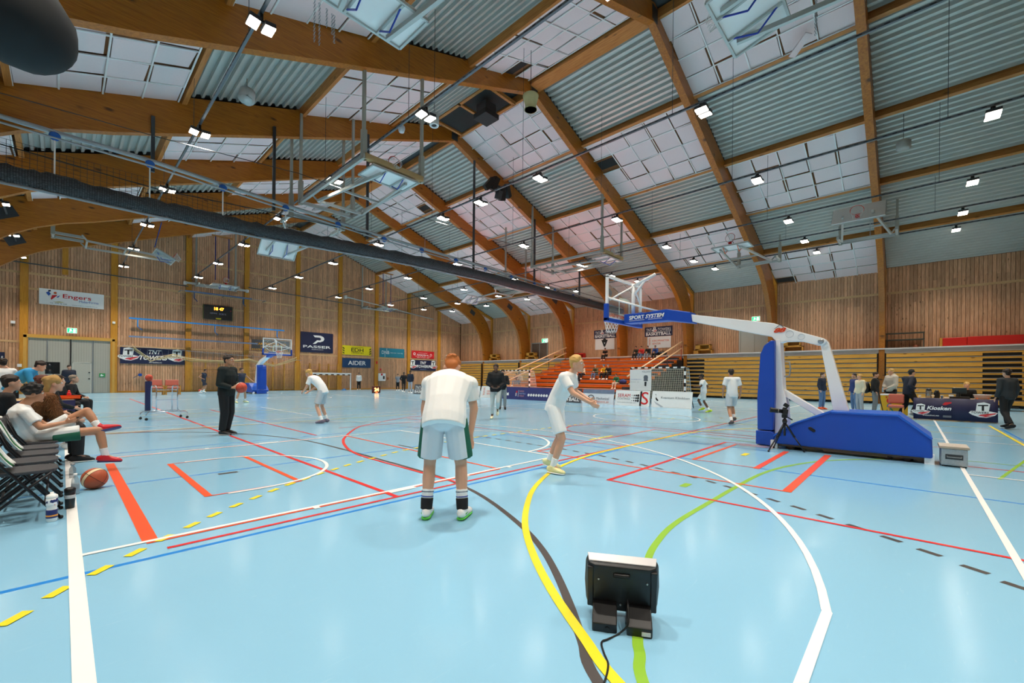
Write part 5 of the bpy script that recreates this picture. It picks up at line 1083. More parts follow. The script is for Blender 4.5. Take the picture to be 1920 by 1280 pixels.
names = ['front folding chair with green-white jacket over its back, nearest the bottles', 'second black folding chair from the bottles, empty seat', 'third black folding chair from the bottles, empty seat', 'fourth black folding chair from the bottles, next to the seated player', 'black folding chair under the seated curly-haired player']
for y, lab in zip(CY, names): folding_chair(lab, (-.22, y, 0), -PI / 2)
GREENW = mat('e6e8e4', .8, 0, .06, 6); GRN = mat('1f6b3a', .8, 0, .15, 5); GRYC = mat('8d8f98', .85, 0, .25, 18)
def drape(name, label, y, m, m2, w=.34, back=-.5, lo=.35, front=True, seed=1):
    t = thing(name, label, 'jacket', (-.46, y, 0)); rg = random.Random(seed); prof = [(.16, .5), (.1, .56), (.02, .72), (-.03, .87), (-.08, .88), (-.13, .74), (-.17, .55), (-.2, lo)] if front else [(-.02, .8), (-.06, .88), (-.12, .74), (-.16, .55), (-.18, lo)]
    n = 12; vs = []; fs = []
    for i in range(n):
        s = -w / 2 + w * i / (n - 1)
        for j, (x, z) in enumerate(prof): vs.append((x + .018 * math.sin(i * 1.9 + j) + rg.uniform(-.008, .008), s * (1 + .1 * math.sin(j)), z + .012 * math.sin(i * 2.3)))
    k = len(prof)
    for i in range(n - 1):
        for j in range(k - 1): fs.append((i * k + j, i * k + j + 1, (i + 1) * k + j + 1, (i + 1) * k + j))
    for nm, mm_, sel in (('cloth', m, lambda i: not (3 <= i <= 5 or i == 8)), ('colour_panel', m2, lambda i: 3 <= i <= 5 or i == 8)):
        ff = [f for q, f in enumerate(fs) if sel(q // (k - 1))]
        me = bpy.data.meshes.new(nm); me.from_pydata(vs, [], ff); me.materials.append(mm_); me.shade_smooth(); o = put(bpy.data.objects.new(nm, me), t)
        md = o.modifiers.new('thick', 'SOLIDIFY'); md.thickness = .012; md2 = o.modifiers.new('sub', 'SUBSURF'); md2.levels = 1; md2.render_levels = 1
drape('warmup_jacket', 'green and white jacket hung over the nearest folding chair back', 5.98, GREENW, GRN, seed=1)
drape('warmup_jacket', 'grey shirt hung over the second folding chair back', 6.58, GRYC, mat('77798a', .85, 0, .2), front=False, seed=2)
drape('warmup_jacket', 'white jacket with green stripes hung over the third folding chair back', 7.16, GREENW, GRN, seed=3)
drape('warmup_jacket', 'white hooded top hung over the fourth folding chair back', 7.72, GREENW, mat('c9ccce', .8), front=False, seed=4)
def bottle(name, label, cat, x, y, prof, m, parts, n=20):
    p = onZ(x, y); t = thing(name, label, cat, p); b = MB(); b.lathe(prof, (0, 0, 0), n); b.build('body', m, t, True)
    for nm, pr, mm_ in parts: q = MB(); q.lathe(pr, (0, 0, 0), n); q.build(nm, mm_, t, True)
    return t
m, nt, b = newmat('sport_bottle'); tc = nd(nt, 'ShaderNodeTexCoord'); no = nd(nt, 'ShaderNodeTexNoise', Scale=22.0, Detail=1.0); nt.links.new(tc.outputs['Object'], no.inputs['Vector']); cr = nd(nt, 'ShaderNodeValToRGB'); e = cr.color_ramp.elements; e[0].position = .42; e[0].color = lin('1d2c6c'); e[1].position = .47; e[1].color = lin('f0f0f0'); k = e.new(.62); k.color = lin('f0f0f0'); k = e.new(.65); k.color = lin('e04a2a'); cr.color_ramp.interpolation = 'CONSTANT'; nt.links.new(no.outputs[0], cr.inputs[0]); nt.links.new(cr.outputs[0], b.inputs['Base Color']); b.inputs['Roughness'].default_value = .35
bottle('sports_bottle', 'white squeeze bottle with blue and orange print on the court edge', 'bottle', 97, 977, [(.03, 0), (.036, .008), (.037, .1), (.033, .125), (.036, .15), (.038, .19), (.036, .215), (.03, .222)], SW, [('cap', [(.037, .215), (.039, .222), (.038, .24), (.022, .25), (.012, .255), (.012, .268), (.004, .27)], SW), ('printed_band', [(.0385, .15), (.0395, .16), (.0395, .2), (.0385, .21)], m), ('blue_band', [(.0375, .035), (.0385, .04), (.0385, .105), (.0375, .11)], mat('1d2c6c', .4, 0, .1)), ('orange_arc', [(.0386, .05), (.039, .052), (.039, .062), (.0386, .064)], mat('f09a2a', .4))])
bottle('sports_bottle', 'black shaker bottle with a grey band behind the white squeeze bottle', 'bottle', 131, 953, [(.03, 0), (.034, .006), (.038, .1), (.04, .16), (.041, .17)], BLACKS, [('band', [(.0392, .105), (.0402, .11), (.041, .135), (.04, .14)], mat('c9cacc', .5)), ('cap', [(.041, .168), (.043, .172), (.042, .2), (.03, .21), (.012, .214)], BLACK)])
bottle('water_bottle', 'clear plastic water bottle beside the basketball', 'bottle', 141, 926, [(.03, 0), (.034, .006), (.034, .14), (.03, .17), (.014, .2), (.013, .215)], mat('b9c6cc', .1, 0, .05, alpha=.45), [('cap', [(.015, .21), (.016, .213), (.016, .232), (.006, .234)], SW), ('paper_label', [(.0345, .06), (.0348, .062), (.0348, .115), (.0345, .117)], mat('8e98a0', .5))])
bottle('water_bottle', 'short clear bottle with silver cap at the chair feet', 'bottle', 136, 896, [(.03, 0), (.033, .006), (.033, .12), (.014, .16), (.013, .17)], mat('8a969c', .1, 0, .05, alpha=.5), [('cap', [(.02, .165), (.022, .168), (.022, .19), (.01, .192)], GALV)])

# ================================================================== TEAM TABLE, LOUDSPEAKER AT THE LEFT
t = thing('scorer_table', 'low team table with a dark printed cover and an orange tray', 'table', (-.35, 15.4, 0)); MB().mm((-.9, -.9, .7), (.55, .9, .74)).build('top', mat('c9a878', .5, 0, .08), t); MB().mm((-.9, -.92, .08), (.55, -.9, .74)).build('cover', mat('2a2450', .6, 0, .2), t); MB().mm((.55, -.9, .08), (.57, .9, .74)).build('cover', mat('2a2450', .6, 0, .2), t)
for x in (-.8, .45):
    for y in (-.8, .8): MB().mm((x - .02, y - .02, 0), (x + .02, y + .02, .7)).build('leg', DARKM, t)
p = V((.05, 14.9, .74)); t = thing('orange_tray', 'bright orange tray lying on the team table', 'tray', p); MB().mm((-.28, -.16, 0), (.28, .16, .02)).build('bottom', ORANGE, t)
for a, c in (((-.28, -.16, 0), (.28, -.14, .09)), ((-.28, .14, 0), (.28, .16, .09)), ((-.28, -.16, 0), (-.26, .16, .09)), ((.26, -.16, 0), (.28, .16, .09))): MB().mm(a, c).build('rim', ORANGE, t)
t = thing('drink_bottle', 'red plastic bottle standing on the team table', 'bottle', (.12, 15.3, .74)); b = MB(); b.lathe([(.035, 0), (.04, .01), (.04, .13), (.022, .16)], (0, 0, 0), 16); b.build('body', mat('d8202a', .35), t, True); b = MB(); b.lathe([(.024, .155), (.026, .16), (.02, .2), (.008, .21)], (0, 0, 0), 12); b.build('cap', mat('e03030', .4), t, True)
sp_ = V((onY(100, 682, 34).x, 34, 0)); t = thing('pa_speaker', 'black loudspeaker on a tripod stand before the wide grey door', 'speaker', sp_)
b = MB(); b.mm((-.3, -.2, 1.35), (.25, .2, 2.0)); b.build('cabinet', BLACK, t, bev=.02); MB().mm((-.26, -.21, 1.4), (-.02, -.2, 1.95)).build('grille', mat('1e1e20', .7, .2), t)
for z, r in ((1.52, .11), (1.82, .07)): q = MB(); q.lathe([(r, 0), (r * .8, -.02), (.02, -.03)], (-.14, -.212, z), 18, (0, -1, 0)); q.build('driver', mat('2c2c30', .5), t, True)
MB().tube((0, 0, .5), (0, 0, 1.4), .018).build('pole', BLACK, t); [MB().tube((0, 0, .75), (.4 * math.cos(a), .4 * math.sin(a), .02), .014).build('leg', BLACK, t) for a in (.3, 2.4, 4.5)]
# ================================================================== SNACK TABLE
kt = thing('snack_table', 'snack table with a navy printed cloth front', 'table', (21.6, -1.07, 0)); MB().mm((-.3, -1.0, .74), (.6, 1.0, .78)).build('top', mat('d6b07a', .5, 0, .06), kt)
cl = MB(); k = 14; vs = []; fs = []
for i in range(k + 1):
    y = 1.02 - 2.04 * i / k
    for z in (.79, .4, .03): vs.append((-.32 - (.02 * math.sin(i * 1.7) if z < .5 else 0) - (.02 if z < .1 else 0), y, z))
for i in range(k):
    for j in range(2): fs.append((i * 3 + j, i * 3 + j + 1, (i + 1) * 3 + j + 1, (i + 1) * 3 + j))
cl.v = vs; cl.f = fs; o = cl.build('cloth', mat('201f45', .6, 0, .15, 3), kt, True); md = o.modifiers.new('t', 'SOLIDIFY'); md.thickness = .01
for y in (-.95, .95):
    for x in (-.22, .5): MB().mm((x - .02, y - .02, 0), (x + .02, y + .02, .74)).build('leg', GALV, kt)
KT = [('t', 'Kiosken', .17, .45, .3, .18, SW, .25, .03), ('t', 'tntbasket.no', .12, .16, .2, .07, SW), rect(.37, .12, .1, .1, SG), ('p', [(.36, .7), (.4, .68), (.47, .78), (.47, .84), (.39, .82)], SR)] + tower(.83, .12, .72, .37) + tower(.09, .15, .55, .37)
sign_items(kt, (21.6 - .385, -.05, .03), V(WY), V((-1, 0, 0)), 2.04, .76, KT)
def on_table(name, label, cat, x, y, z=.78): return thing(name, label, cat, (21.6 + x, y, z))
t = on_table('thermos_jug', 'steel thermos jug with black lid on the snack table', 'thermos', 0, -.45); b = MB(); b.lathe([(.08, 0), (.085, .01), (.085, .24), (.075, .27)], (0, 0, 0), 18); b.build('body', mat('a8a8a8', .25, .8), t, True); b = MB(); b.lathe([(.078, .265), (.08, .28), (.06, .33), (.02, .34)], (0, 0, 0), 16); b.mm((-.1, -.02, .28), (.1, .02, .31)); b.build('lid', BLACK, t, True); MB().path([(.08, 0, .25), (.13, 0, .24), (.13, 0, .1), (.085, 0, .07)], .01, 6).build('handle', BLACK, t)
t = on_table('thermos_jug', 'black thermos jug right of the steel one on the snack table', 'thermos', .05, -.66); b = MB(); b.lathe([(.075, 0), (.08, .01), (.078, .2), (.06, .24)], (0, 0, 0), 18); b.build('body', BLACKS, t, True); b = MB(); b.lathe([(.06, .235), (.065, .25), (.03, .29)], (0, 0, 0), 16); b.mm((-.09, -.02, .25), (.09, .02, .275)); b.build('lid', BLACK, t, True); MB().path([(.075, 0, .21), (.12, 0, .2), (.12, 0, .08), (.08, 0, .05)], .01, 6).build('handle', BLACK, t)
for i, (x, y, c, lab) in enumerate(((-.15, -.22, SW, 'short stack of white paper cups at the table end by the post'), (-.05, -.56, SW, 'white paper cups between the two thermos jugs'), (-.15, -.78, mat('3a6ab0', .5), 'blue cup beside the black thermos jug'))):
    t = on_table('paper_cup', lab, 'cups', x, y); b = MB(); b.lathe([(.028, 0), (.04, .1), (.042, .102)], (0, 0, 0), 14); b.build('cup', c, t, True); b = MB(); b.torus((0, 0, .1), .04, .004, n=14, m=5); b.build('lip', SW, t)
t = on_table('napkin_stack', 'small pile of papers beside the cups on the snack table', 'papers', -.1, -.9); MB().box((0, 0, .015), (.16, .12, .03)).build('sheet_pile', mat('e6d2b8', .7), t); MB().box((.01, 0, .04), (.14, .1, .02), Euler((0, 0, .3)).to_matrix()).build('top_sheet', SW, t)
t = on_table('cash_till', 'black touch-screen till on the snack table', 'till', .05, -1.22); MB().mm((-.17, -.25, 0), (.2, .25, .07)).build('drawer', BLACK, t, bev=.005); MB().tube((0, 0, .07), (0, 0, .2), .03).build('stand', BLACKS, t); MB().box((0, 0, .28), (.03, .36, .22), Euler((0, -.2, 0)).to_matrix()).build('screen', BLACKS, t, bev=.008); MB().mm((-.1, .14, .07), (.05, .26, .13)).build('card_reader', SW, t, bev=.01)
t = on_table('snack_tub', 'clear tub of orange snacks at the end of the snack table', 'tub', -.1, -1.75); b = MB(); b.rings([((0, 0, 0), .12, .17), ((0, 0, .02), .13, .18), ((0, 0, .15), .15, .21)], 20, side=(1, 0, 0)); b.build('tub', mat('e8c8b8', .2, 0, .05, alpha=.4), t, True); b = MB(); b.rings([((0, 0, .15), .155, .215), ((0, 0, .165), .155, .215)], 20, side=(1, 0, 0)); b.build('rim', SW, t, True)
b = MB(); rg = random.Random(4); [b.ball((rg.uniform(-.09, .09), rg.uniform(-.14, .14), .02 + rg.random() * .13), .028, 6, 4) for i in range(60)]; b.build('snacks', mat('d8682a', .6, 0, .2, 30), t)['kind'] = 'stuff'
t = thing('yellow_cooler', 'yellow printed ice-cream freezer left of the snack table', 'freezer', (22.6, .45, 0)); MB().mm((-.3, -.35, .06), (.3, .45, .82)).build('cabinet', mat('d9a81e', .5, 0, .08), t, bev=.02); MB().mm((-.31, -.36, .82), (.31, .46, .87)).build('lid', SW, t)
sign_items(t, (22.29, .45 + .45, .06), V(WY), V((-1, 0, 0)), .8, .76, [('o', .35, .72, .1, SR), ('o', .35, .45, .09, mat('2a6a9a', .5), .06), ('o', .35, .2, .1, mat('2a7a4a', .5), .06), ('t', 'IS', .2, .85, .25, .1, SR)])
for y in (-.28, .38): MB().mm((-.25, y - .03, 0), (.25, y + .03, .06)).build('castor_bar', BLACK, t)
t = thing('pallet_trolley', 'low yellow wooden platform trolley parked by the folded bleachers', 'trolley', (31.5, -3.3, 0))
for i in range(5): MB().mm((-.5 + i * .2, -.95, .38), (-.34 + i * .2, .95, .43)).build('deck_plank', BARW, t)
MB().mm((-.5, -.95, .28), (.5, .95, .37)).build('frame', BARW, t)
for x in (-.35, .35):
    for y in (-.7, .7): b = MB(); b.lathe([(.1, -.03), (.13, -.02), (.13, .02), (.1, .03)], (x, y, .13), 14, (0, 1, 0)); b.build('wheel', BLACK, t, True); MB().mm((x - .04, y - .04, .13), (x + .04, y + .04, .3)).build('fork', DARKM, t)
t = thing('salmon_chair', 'salmon padded chair back showing above the blue hoop base', 'chair', (21.2, .42, 0), PI / 2); b = MB(); b.mm((-.22, -.25, .4), (.22, .3, .5)); b.build('seat', mat('b8604e', .7, 0, .08), t, bev=.03); b = MB(); b.box((0, -.28, .72), (.45, .1, .36), Euler((.15, 0, 0)).to_matrix()); b.build('backrest', mat('b8604e', .7, 0, .08), t, bev=.05)
for x in (-.2, .2):
    for y in (-.22, .26): MB().mm((x - .025, y - .025, 0), (x + .025, y + .025, .42)).build('leg', POST, t)
t = thing('floor_squeegee', 'black handled floor mop leaning by the snack table queue', 'mop', (21.3, .75, 0)); MB().tube((0, 0, .03), (.1, .25, 1.35), .016).build('handle', BLACK, t); MB().mm((-.04, -.3, 0), (.04, .3, .05)).build('mop_head', mat('8a5a3a', .7), t)
# ================================================================== PEOPLE
class BB(MB):
    def limb(s, p0, r0, p1, r1, f0=False, f1=False, n=12, e=1.0, side=None):
        """tapered limb; ends round unless flat; e squashes the second axis"""
        p0 = V(p0); p1 = V(p1); d = p1 - p0
        if d.length < 1e-5: return s.ball(p0, r0)
        w = d.normalized(); rs = []
        if not f0: rs += [(p0 - w * (r0 * math.sin(a)), r0 * math.cos(a), r0 * e * math.cos(a)) for a in (1.45, 1.1, .7, .35)]
        rs += [(p0, r0, r0 * e), (p0.lerp(p1, .5), (r0 + r1) / 2, (r0 + r1) / 2 * e), (p1, r1, r1 * e)]
        if not f1: rs += [(p1 + w * (r1 * math.sin(a)), r1 * math.cos(a), r1 * e * math.cos(a)) for a in (.35, .7, 1.1, 1.45)]
        return s.rings(rs, n, side=side)
    def ell(s, c, ax, f, u): # ellipsoid with half axes ax along side, f(orward), u(p)
        sd = V(f).cross(V(u)).normalized(); R = Matrix((sd, V(f).normalized(), V(u).normalized())).transposed()
        return s.ball(c, 1.0, 14, 10, ax, R)
    def merged(s, name, m, parent, voxel, smooth=2, world=True):
        if world: L = V(parent.location); s.v = [tuple(V(p) - L) for p in s.v]
        me = s.mesh(name, m); o = bpy.data.objects.new(name, me)
        md = o.modifiers.new('r', 'REMESH'); md.mode = 'VOXEL'; md.voxel_size = voxel; md.use_smooth_shade = True
        if smooth: sm = o.modifiers.new('s', 'SMOOTH'); sm.iterations = smooth; sm.factor = .5
        me2 = evaluated_mesh(o); me2.name = name; me2.materials.clear(); me2.materials.append(m)
        return put(bpy.data.objects.new(name, me2), parent)
def skel(loc, hd, h=1.8, **ov):
    """joints of a standing figure facing heading hd (radians, 0 = +X); overrides in the figure's own frame (right, forward, up) for a 1.8 m body"""
    J = dict(pelvis=(0, 0, .98), waist=(0, .0, 1.13), chest=(0, .01, 1.33), neck=(0, -.01, 1.5), head=(0, .03, 1.665), fwd=(0, 1, 0), hup=(0, 0, 1))
    for s, k in ((1, 'R'), (-1, 'L')):
        J.update({'sh' + k: (s * .185, 0, 1.45), 'el' + k: (s * .235, -.03, 1.16), 'wr' + k: (s * .245, .06, .92), 'hip' + k: (s * .095, 0, .95), 'kn' + k: (s * .105, .02, .51), 'an' + k: (s * .11, -.03, .09), 'toe' + k: (s * .13, .15, .03)})
    J.update(ov); f = V((math.cos(hd), math.sin(hd), 0)); r = V((math.sin(hd), -math.cos(hd), 0)); q = h / 1.8; O = {}
    for k, p in J.items():
        if k in ('fwd', 'hup'): O[k] = (r * p[0] + f * p[1] + UZ * p[2]).normalized()
        else: O[k] = V(loc) + (r * p[0] + f * p[1] + UZ * p[2]) * q
    O['q'] = q; O['r'] = r; O['f'] = f
    return O
def person(label, J, loc, top=('tee', WHITE), bot=('shorts', WHITE), skin=SKIN, hair=('short', mat('3a2a1c', .7, 0, .2)), shoe=SW, sock=None, voxel=.02, bulk=1.0, eyes=True, group=None, curl=.6, handdir=None, sole=None, loose=1.0, slen=.82):
    t = thing('person', label, 'person', loc, 0, group); q = J['q'] if 'q' in J else 1.0; r = J['r']
    k = q * bulk; B = BB(); L0z = V(loc).z
    def torso(b, g, zlo=0.0, e=0.0):
        P, W_, C, N = J['pelvis'], J['waist'], J['chest'], J['neck']
        lo = P + (P - W_).normalized() * zlo
        b.rings([(lo, .155 * k * g + e, .115 * k * g + e), (P, .16 * k * g + e, .118 * k * g + e), (W_, .148 * k * g + e, .108 * k * g + e), (C, .178 * k * g + e, .122 * k * g + e), (C.lerp(N, .55), .17 * k * g + e, .105 * k * g + e), (C.lerp(N, .85), .1 * k * g + e, .075 * k * g + e), (N, .066 * q + e, .064 * q + e)], 16, side=r)
        for s in 'RL': b.limb(C.lerp(N, .55), .085 * k * g + e, J['sh' + s], .062 * k * g + e)
    torso(B, .94); B.ell(J['pelvis'], (.15 * k, .105 * k, .1 * k), r.cross(UZ) * -1, UZ)
    B.limb(J['neck'] - (J['head'] - J['neck']) * .2, .058 * q, J['head'] - J['hup'] * .04 * q, .052 * q)
    f = J['fwd']; u = (J['hup'] - f * f.dot(J['hup'])).normalized(); sd = f.cross(u); H = J['head']; hq = q if q > .8 else q * 1.1
    B.ell(H + u * .02 * hq - f * .008 * hq, (.076 * hq, .096 * hq, .102 * hq), f, u); B.ell(H - u * .045 * hq + f * .024 * hq, (.061 * hq, .07 * hq, .075 * hq), f, u)
    B.limb(H + f * .088 * hq + u * .012 * hq, .011 * hq, H + f * .107 * hq - u * .026 * hq, .015 * hq); B.ball(H + f * .075 * hq - u * .105 * hq, .024 * hq); B.ell(H + f * .09 * hq - u * .066 * hq, (.026 * hq, .012 * hq, .012 * hq), f, u); B.ell(H + f * .078 * hq + u * .028 * hq, (.055 * hq, .018 * hq, .014 * hq), f, u)
    for s in (-1, 1): B.ell(H + sd * (s * .078 * hq) - f * .008 * hq - u * .012 * hq, (.012 * hq, .02 * hq, .032 * hq), f, u)
    for s in 'RL':
        B.limb(J['sh' + s], .052 * k, J['el' + s], .04 * k); B.limb(J['el' + s], .041 * k, J['wr' + s], .026 * q)
        B.limb(J['hip' + s], .085 * k, J['kn' + s], .055 * k); B.limb(J['kn' + s], .054 * k, J['kn' + s].lerp(J['an' + s], .35), .057 * k); B.limb(J['kn' + s].lerp(J['an' + s], .35), .057 * k, J['an' + s], .037 * q); B.limb(J['an' + s], .036 * q, J['an' + s].lerp(J['toe' + s], .55), .026 * q)
        # hand: palm, four unequal bent fingers and a thumb from the side of the palm
        w = J['wr' + s]; d = (w - J['el' + s]).normalized()
        if handdir and s in handdir: d = V(handdir[s][0]).normalized()
        nn = V(handdir[s][1]) if handdir and s in handdir else ((r * (-1 if s == 'R' else 1)) + d * .01)
        nn = (nn - d * nn.dot(d)).normalized(); sx = d.cross(nn) * (1 if s == 'R' else -1); sx = sx if sx.dot(J['f'] if 'f' in J else f) > -1e9 else -sx
        B.limb(w, .025 * q, w + d * .075 * q, .034 * q, e=.5, side=sx)
        for i, L in enumerate((.072, .08, .075, .06)):
            o = w + d * .085 * q + sx * ((1.5 - i) * .019 * q); a = o; dd = d
            for seg, rr in ((.45, .0092), (.32, .0085), (.23, .0078)):
                dd = (dd + nn * curl * .55).normalized(); c = a + dd * (L * seg * q); B.limb(a, rr * q, c, rr * .93 * q, n=8); a = c
        o = w + d * .03 * q + sx * .028 * q; dd = (d * .7 + sx * .75 + nn * .35).normalized(); c = o + dd * .045 * q; B.limb(o, .013 * q, c, .011 * q, n=8); dd = (dd + d * .5 + nn * .35 * curl).normalized(); B.limb(c, .011 * q, c + dd * .032 * q, .009 * q, n=8)
    B.merged('body', skin, t, voxel)
    # clothes
    if top:
        b = BB(); torso(b, 1.04 * loose, .1 * q if top[0] != 'tuck' else .0, .014 * q)
        for s in 'RL':
            S_, E_, W_ = J['sh' + s], J['el' + s], J['wr' + s]
            if top[0] == 'tee': b.limb(S_, .072 * k, S_.lerp(E_, .68), .07 * k, f1=True)
            elif top[0] == 'vest': b.ball(S_, .06 * k)
            else: b.limb(S_, .072 * k, E_, .06 * k); b.limb(E_, .06 * k, E_.lerp(W_, .94), .043 * k, f1=True)
        if top[0] == 'hood': b.ell(J['neck'] - J['fwd'] * .05 * q + UZ * .02 * q, (.13 * q, .1 * q, .075 * q), f, u)
        else: b.limb(J['neck'] - UZ * .03 * q, .075 * q, J['neck'] + (J['head'] - J['neck']) * .12, .066 * q, f1=True)
        b.merged('hoodie' if top[0] == 'hood' else 'shirt' if top[0] in ('tee', 'vest') else 'jacket', top[1], t, voxel)
    b = BB(); P = J['pelvis']; W_ = J['waist']; up_ = (W_ - P).normalized()
    b.rings([(P - up_ * .06 * q, .15 * k, .118 * k), (P, .168 * k, .128 * k), (P + up_ * .1 * q, .155 * k, .115 * k)], 16, side=r); b.ell(P - UZ * .02 * q, (.17 * k, .125 * k, .1 * k), J['f'], UZ)
    for s in 'RL':
        a, c, e_ = J['hip' + s], J['kn' + s], J['an' + s]
        if bot[0] == 'shorts': b.limb(a, .1 * k, a.lerp(c, slen), .105 * k, f1=True)
        elif bot[0] == 'tight': b.limb(a, .092 * k, c, .06 * k); b.limb(c, .06 * k, c.lerp(e_, .35), .06 * k); b.limb(c.lerp(e_, .35), .06 * k, c.lerp(e_, .85), .042 * k, f1=True)
        else: b.limb(a, .098 * k, c, .078 * k); b.limb(c, .078 * k, c.lerp(e_, .94), .062 * k, f1=True)
    pants = b.merged('shorts' if bot[0] == 'shorts' else 'trousers', bot[1], t, voxel)
    hk, hm = hair
    if hk != 'none':
        b = BB()
        if hk == 'curly':
            rg = random.Random(9)
            for i in range(150):
                a = rg.uniform(0, 2 * PI); z = rg.uniform(-.15, 1); v = (sd * math.cos(a) + f * math.sin(a)) * math.sqrt(max(0, 1 - z * z)) + u * z
                if v.dot(f) > .55 and z < .55: continue
                b.ball(H + u * .035 * hq - f * .012 * hq + v * rg.uniform(.088, .118) * hq, .024 * hq, 8, 5)
            b.ell(H + u * .04 * hq - f * .016 * hq, (.095 * hq, .105 * hq, .095 * hq), f, u)
        elif hk == 'long':
            b.ell(H + u * .035 * hq - f * .015 * hq, (.09 * hq, .105 * hq, .092 * hq), f, u); b.limb(H - f * .06 * hq + u * .02 * hq, .085 * hq, H - f * .085 * hq - u * .17 * hq, .06 * hq, side=sd, e=.6)
        elif hk in ('cap', 'beanie'):
            b.ell(H + u * .05 * hq - f * .01 * hq, (.09 * hq, .108 * hq, .085 * hq), f, u)
            if hk == 'cap': b.limb(H + f * .08 * hq + u * .06 * hq, .07 * hq, H + f * .13 * hq + u * .05 * hq, .05 * hq, side=sd, e=.2)
        else:
            b.ell(H + u * .042 * hq - f * .018 * hq, (.084 * hq, .1 * hq, .085 * hq), f, u); b.ell(H - f * .055 * hq - u * .01 * hq, (.07 * hq, .05 * hq, .07 * hq), f, u)
        if hk in ('short', 'long') and voxel < .025:
            rg = random.Random(len(label))
            for i in range(46):
                a_ = rg.uniform(0, 2 * PI); z_ = rg.uniform(-.1, 1); v_ = (sd * math.cos(a_) + f * math.sin(a_)) * math.sqrt(max(0, 1 - z_ * z_)) + u * z_
                if v_.dot(f) > .5 and z_ < .5: continue
                b.ell(H + u * .042 * hq - f * .018 * hq + V((0, 0, 0)) + sd * (v_.dot(sd) * .082 * hq) + f * (v_.dot(f) * .098 * hq) + u * (v_.dot(u) * .085 * hq), (.013 * hq, .024 * hq, .012 * hq), f, u)
        b.merged(hk if hk in ('cap', 'beanie') else 'hair', hm, t, min(voxel, .011), 1)
    for s in 'RL':
        a, o = J['an' + s], J['toe' + s]; d = (o - a); b = BB(); fl_ = d.copy()
        shin = (J['kn' + s] - a).normalized(); n_ = (d + shin * .065 * q).normalized(); up2 = (shin - n_ * shin.dot(n_)).normalized()
        if abs(a.z - L0z - .095 * q) < .02 * q: n_ = V((d.x, d.y, 0)).normalized(); up2 = UZ.copy()
        w_ = n_.cross(up2).normalized(); so = o - up2 * .03 * q; base_ = a + n_ * ((so - a).dot(n_) - .205 * q); base_ = base_ + up2 * ((so - base_).dot(up2))
        prof = ((.0, .02, .034), (.012, .037, .056), (.05, .043, .066), (.1, .045, .06), (.15, .049, .05), (.19, .051, .042), (.228, .046, .034), (.25, .031, .025), (.258, .01, .01)); b.rings([(base_ - n_ * .055 * q + n_ * (d_ * q * 1.08) + up2 * (h_ * q * .9), w2_ * q, h_ * q * .9) for d_, w2_, h_ in prof], 14, side=w_)
        b.limb(a + up2 * .02 * q, .051 * q, base_ + n_ * .02 * q + up2 * .06 * q, .044 * q, f0=True); sh_ = b.merged('shoe', shoe, t, min(voxel, .013), 1)
        if voxel < .013: b = BB(); b.rings([(base_ - n_ * .055 * q + n_ * (d_ * q * 1.09 - .004 * q) + up2 * .012 * q, w2_ * q * 1.08, .013 * q) for d_, w2_, h_ in prof], 14, side=w_); b.merged('sole', sole or SW, t, .006, 1)
        if sock: b = BB(); b.limb(a - (a - J['kn' + s]) * .0, .045 * q, a.lerp(J['kn' + s], .32), .052 * k, f1=True); b.merged('sock', sock, t, min(voxel, .014), 1)
    if eyes:
        for s in (-1, 1):
            b = MB(); b.ball(H + f * .0815 * hq + sd * (s * .03 * hq) + u * .005 * hq - V(t.location), .0115 * hq, 8, 6); b.build('eye', mat('f2eee8', .3), t, True); b = MB(); b.ball(H + f * .0905 * hq + sd * (s * .03 * hq) + u * .005 * hq - V(t.location), .0055 * hq, 6, 5); b.build('iris', BLACK, t, True)
            b = BB(); b.limb(H + f * .093 * hq + sd * (s * .018 * hq) + u * .03 * hq - V(t.location), .005 * hq, H + f * .085 * hq + sd * (s * .048 * hq) + u * .032 * hq - V(t.location), .004 * hq, n=6); b.build('eyebrow', hm if hk != 'none' else SK, t, True)
        b = BB(); b.limb(H + f * .102 * hq - sd * .02 * hq - u * .065 * hq - V(t.location), .004 * hq, H + f * .102 * hq + sd * .02 * hq - u * .065 * hq - V(t.location), .004 * hq, n=6); b.build('mouth', mat('9a4a44', .5), t, True)
    return t
HB = mat('2a1c14', .7, 0, .2); HBL = mat('c9a05a', .7, 0, .15); HG = mat('8a7a6a', .7, 0, .2); HRD = mat('b4662a', .7, 0, .2); HK = mat('14100e', .7, 0, .2)
TW = mat('eef0f0', .75, 0, .03, 6); TK = mat('121215', .8, 0, .15, 6); TNV = mat('1c2438', .8, 0, .12, 6); TGY = mat('8a8f98', .8, 0, .1, 6); DEN = mat('5a7498', .8, 0, .15, 8); GRS = mat('11604a', .75, 0, .08)
hRT = math.atan2(RT.y, RT.x); hFW = YAW; hUS = YAW + PI
def at_floor(x, y): p = onZ(x, y); return V((p.x, p.y, 0))

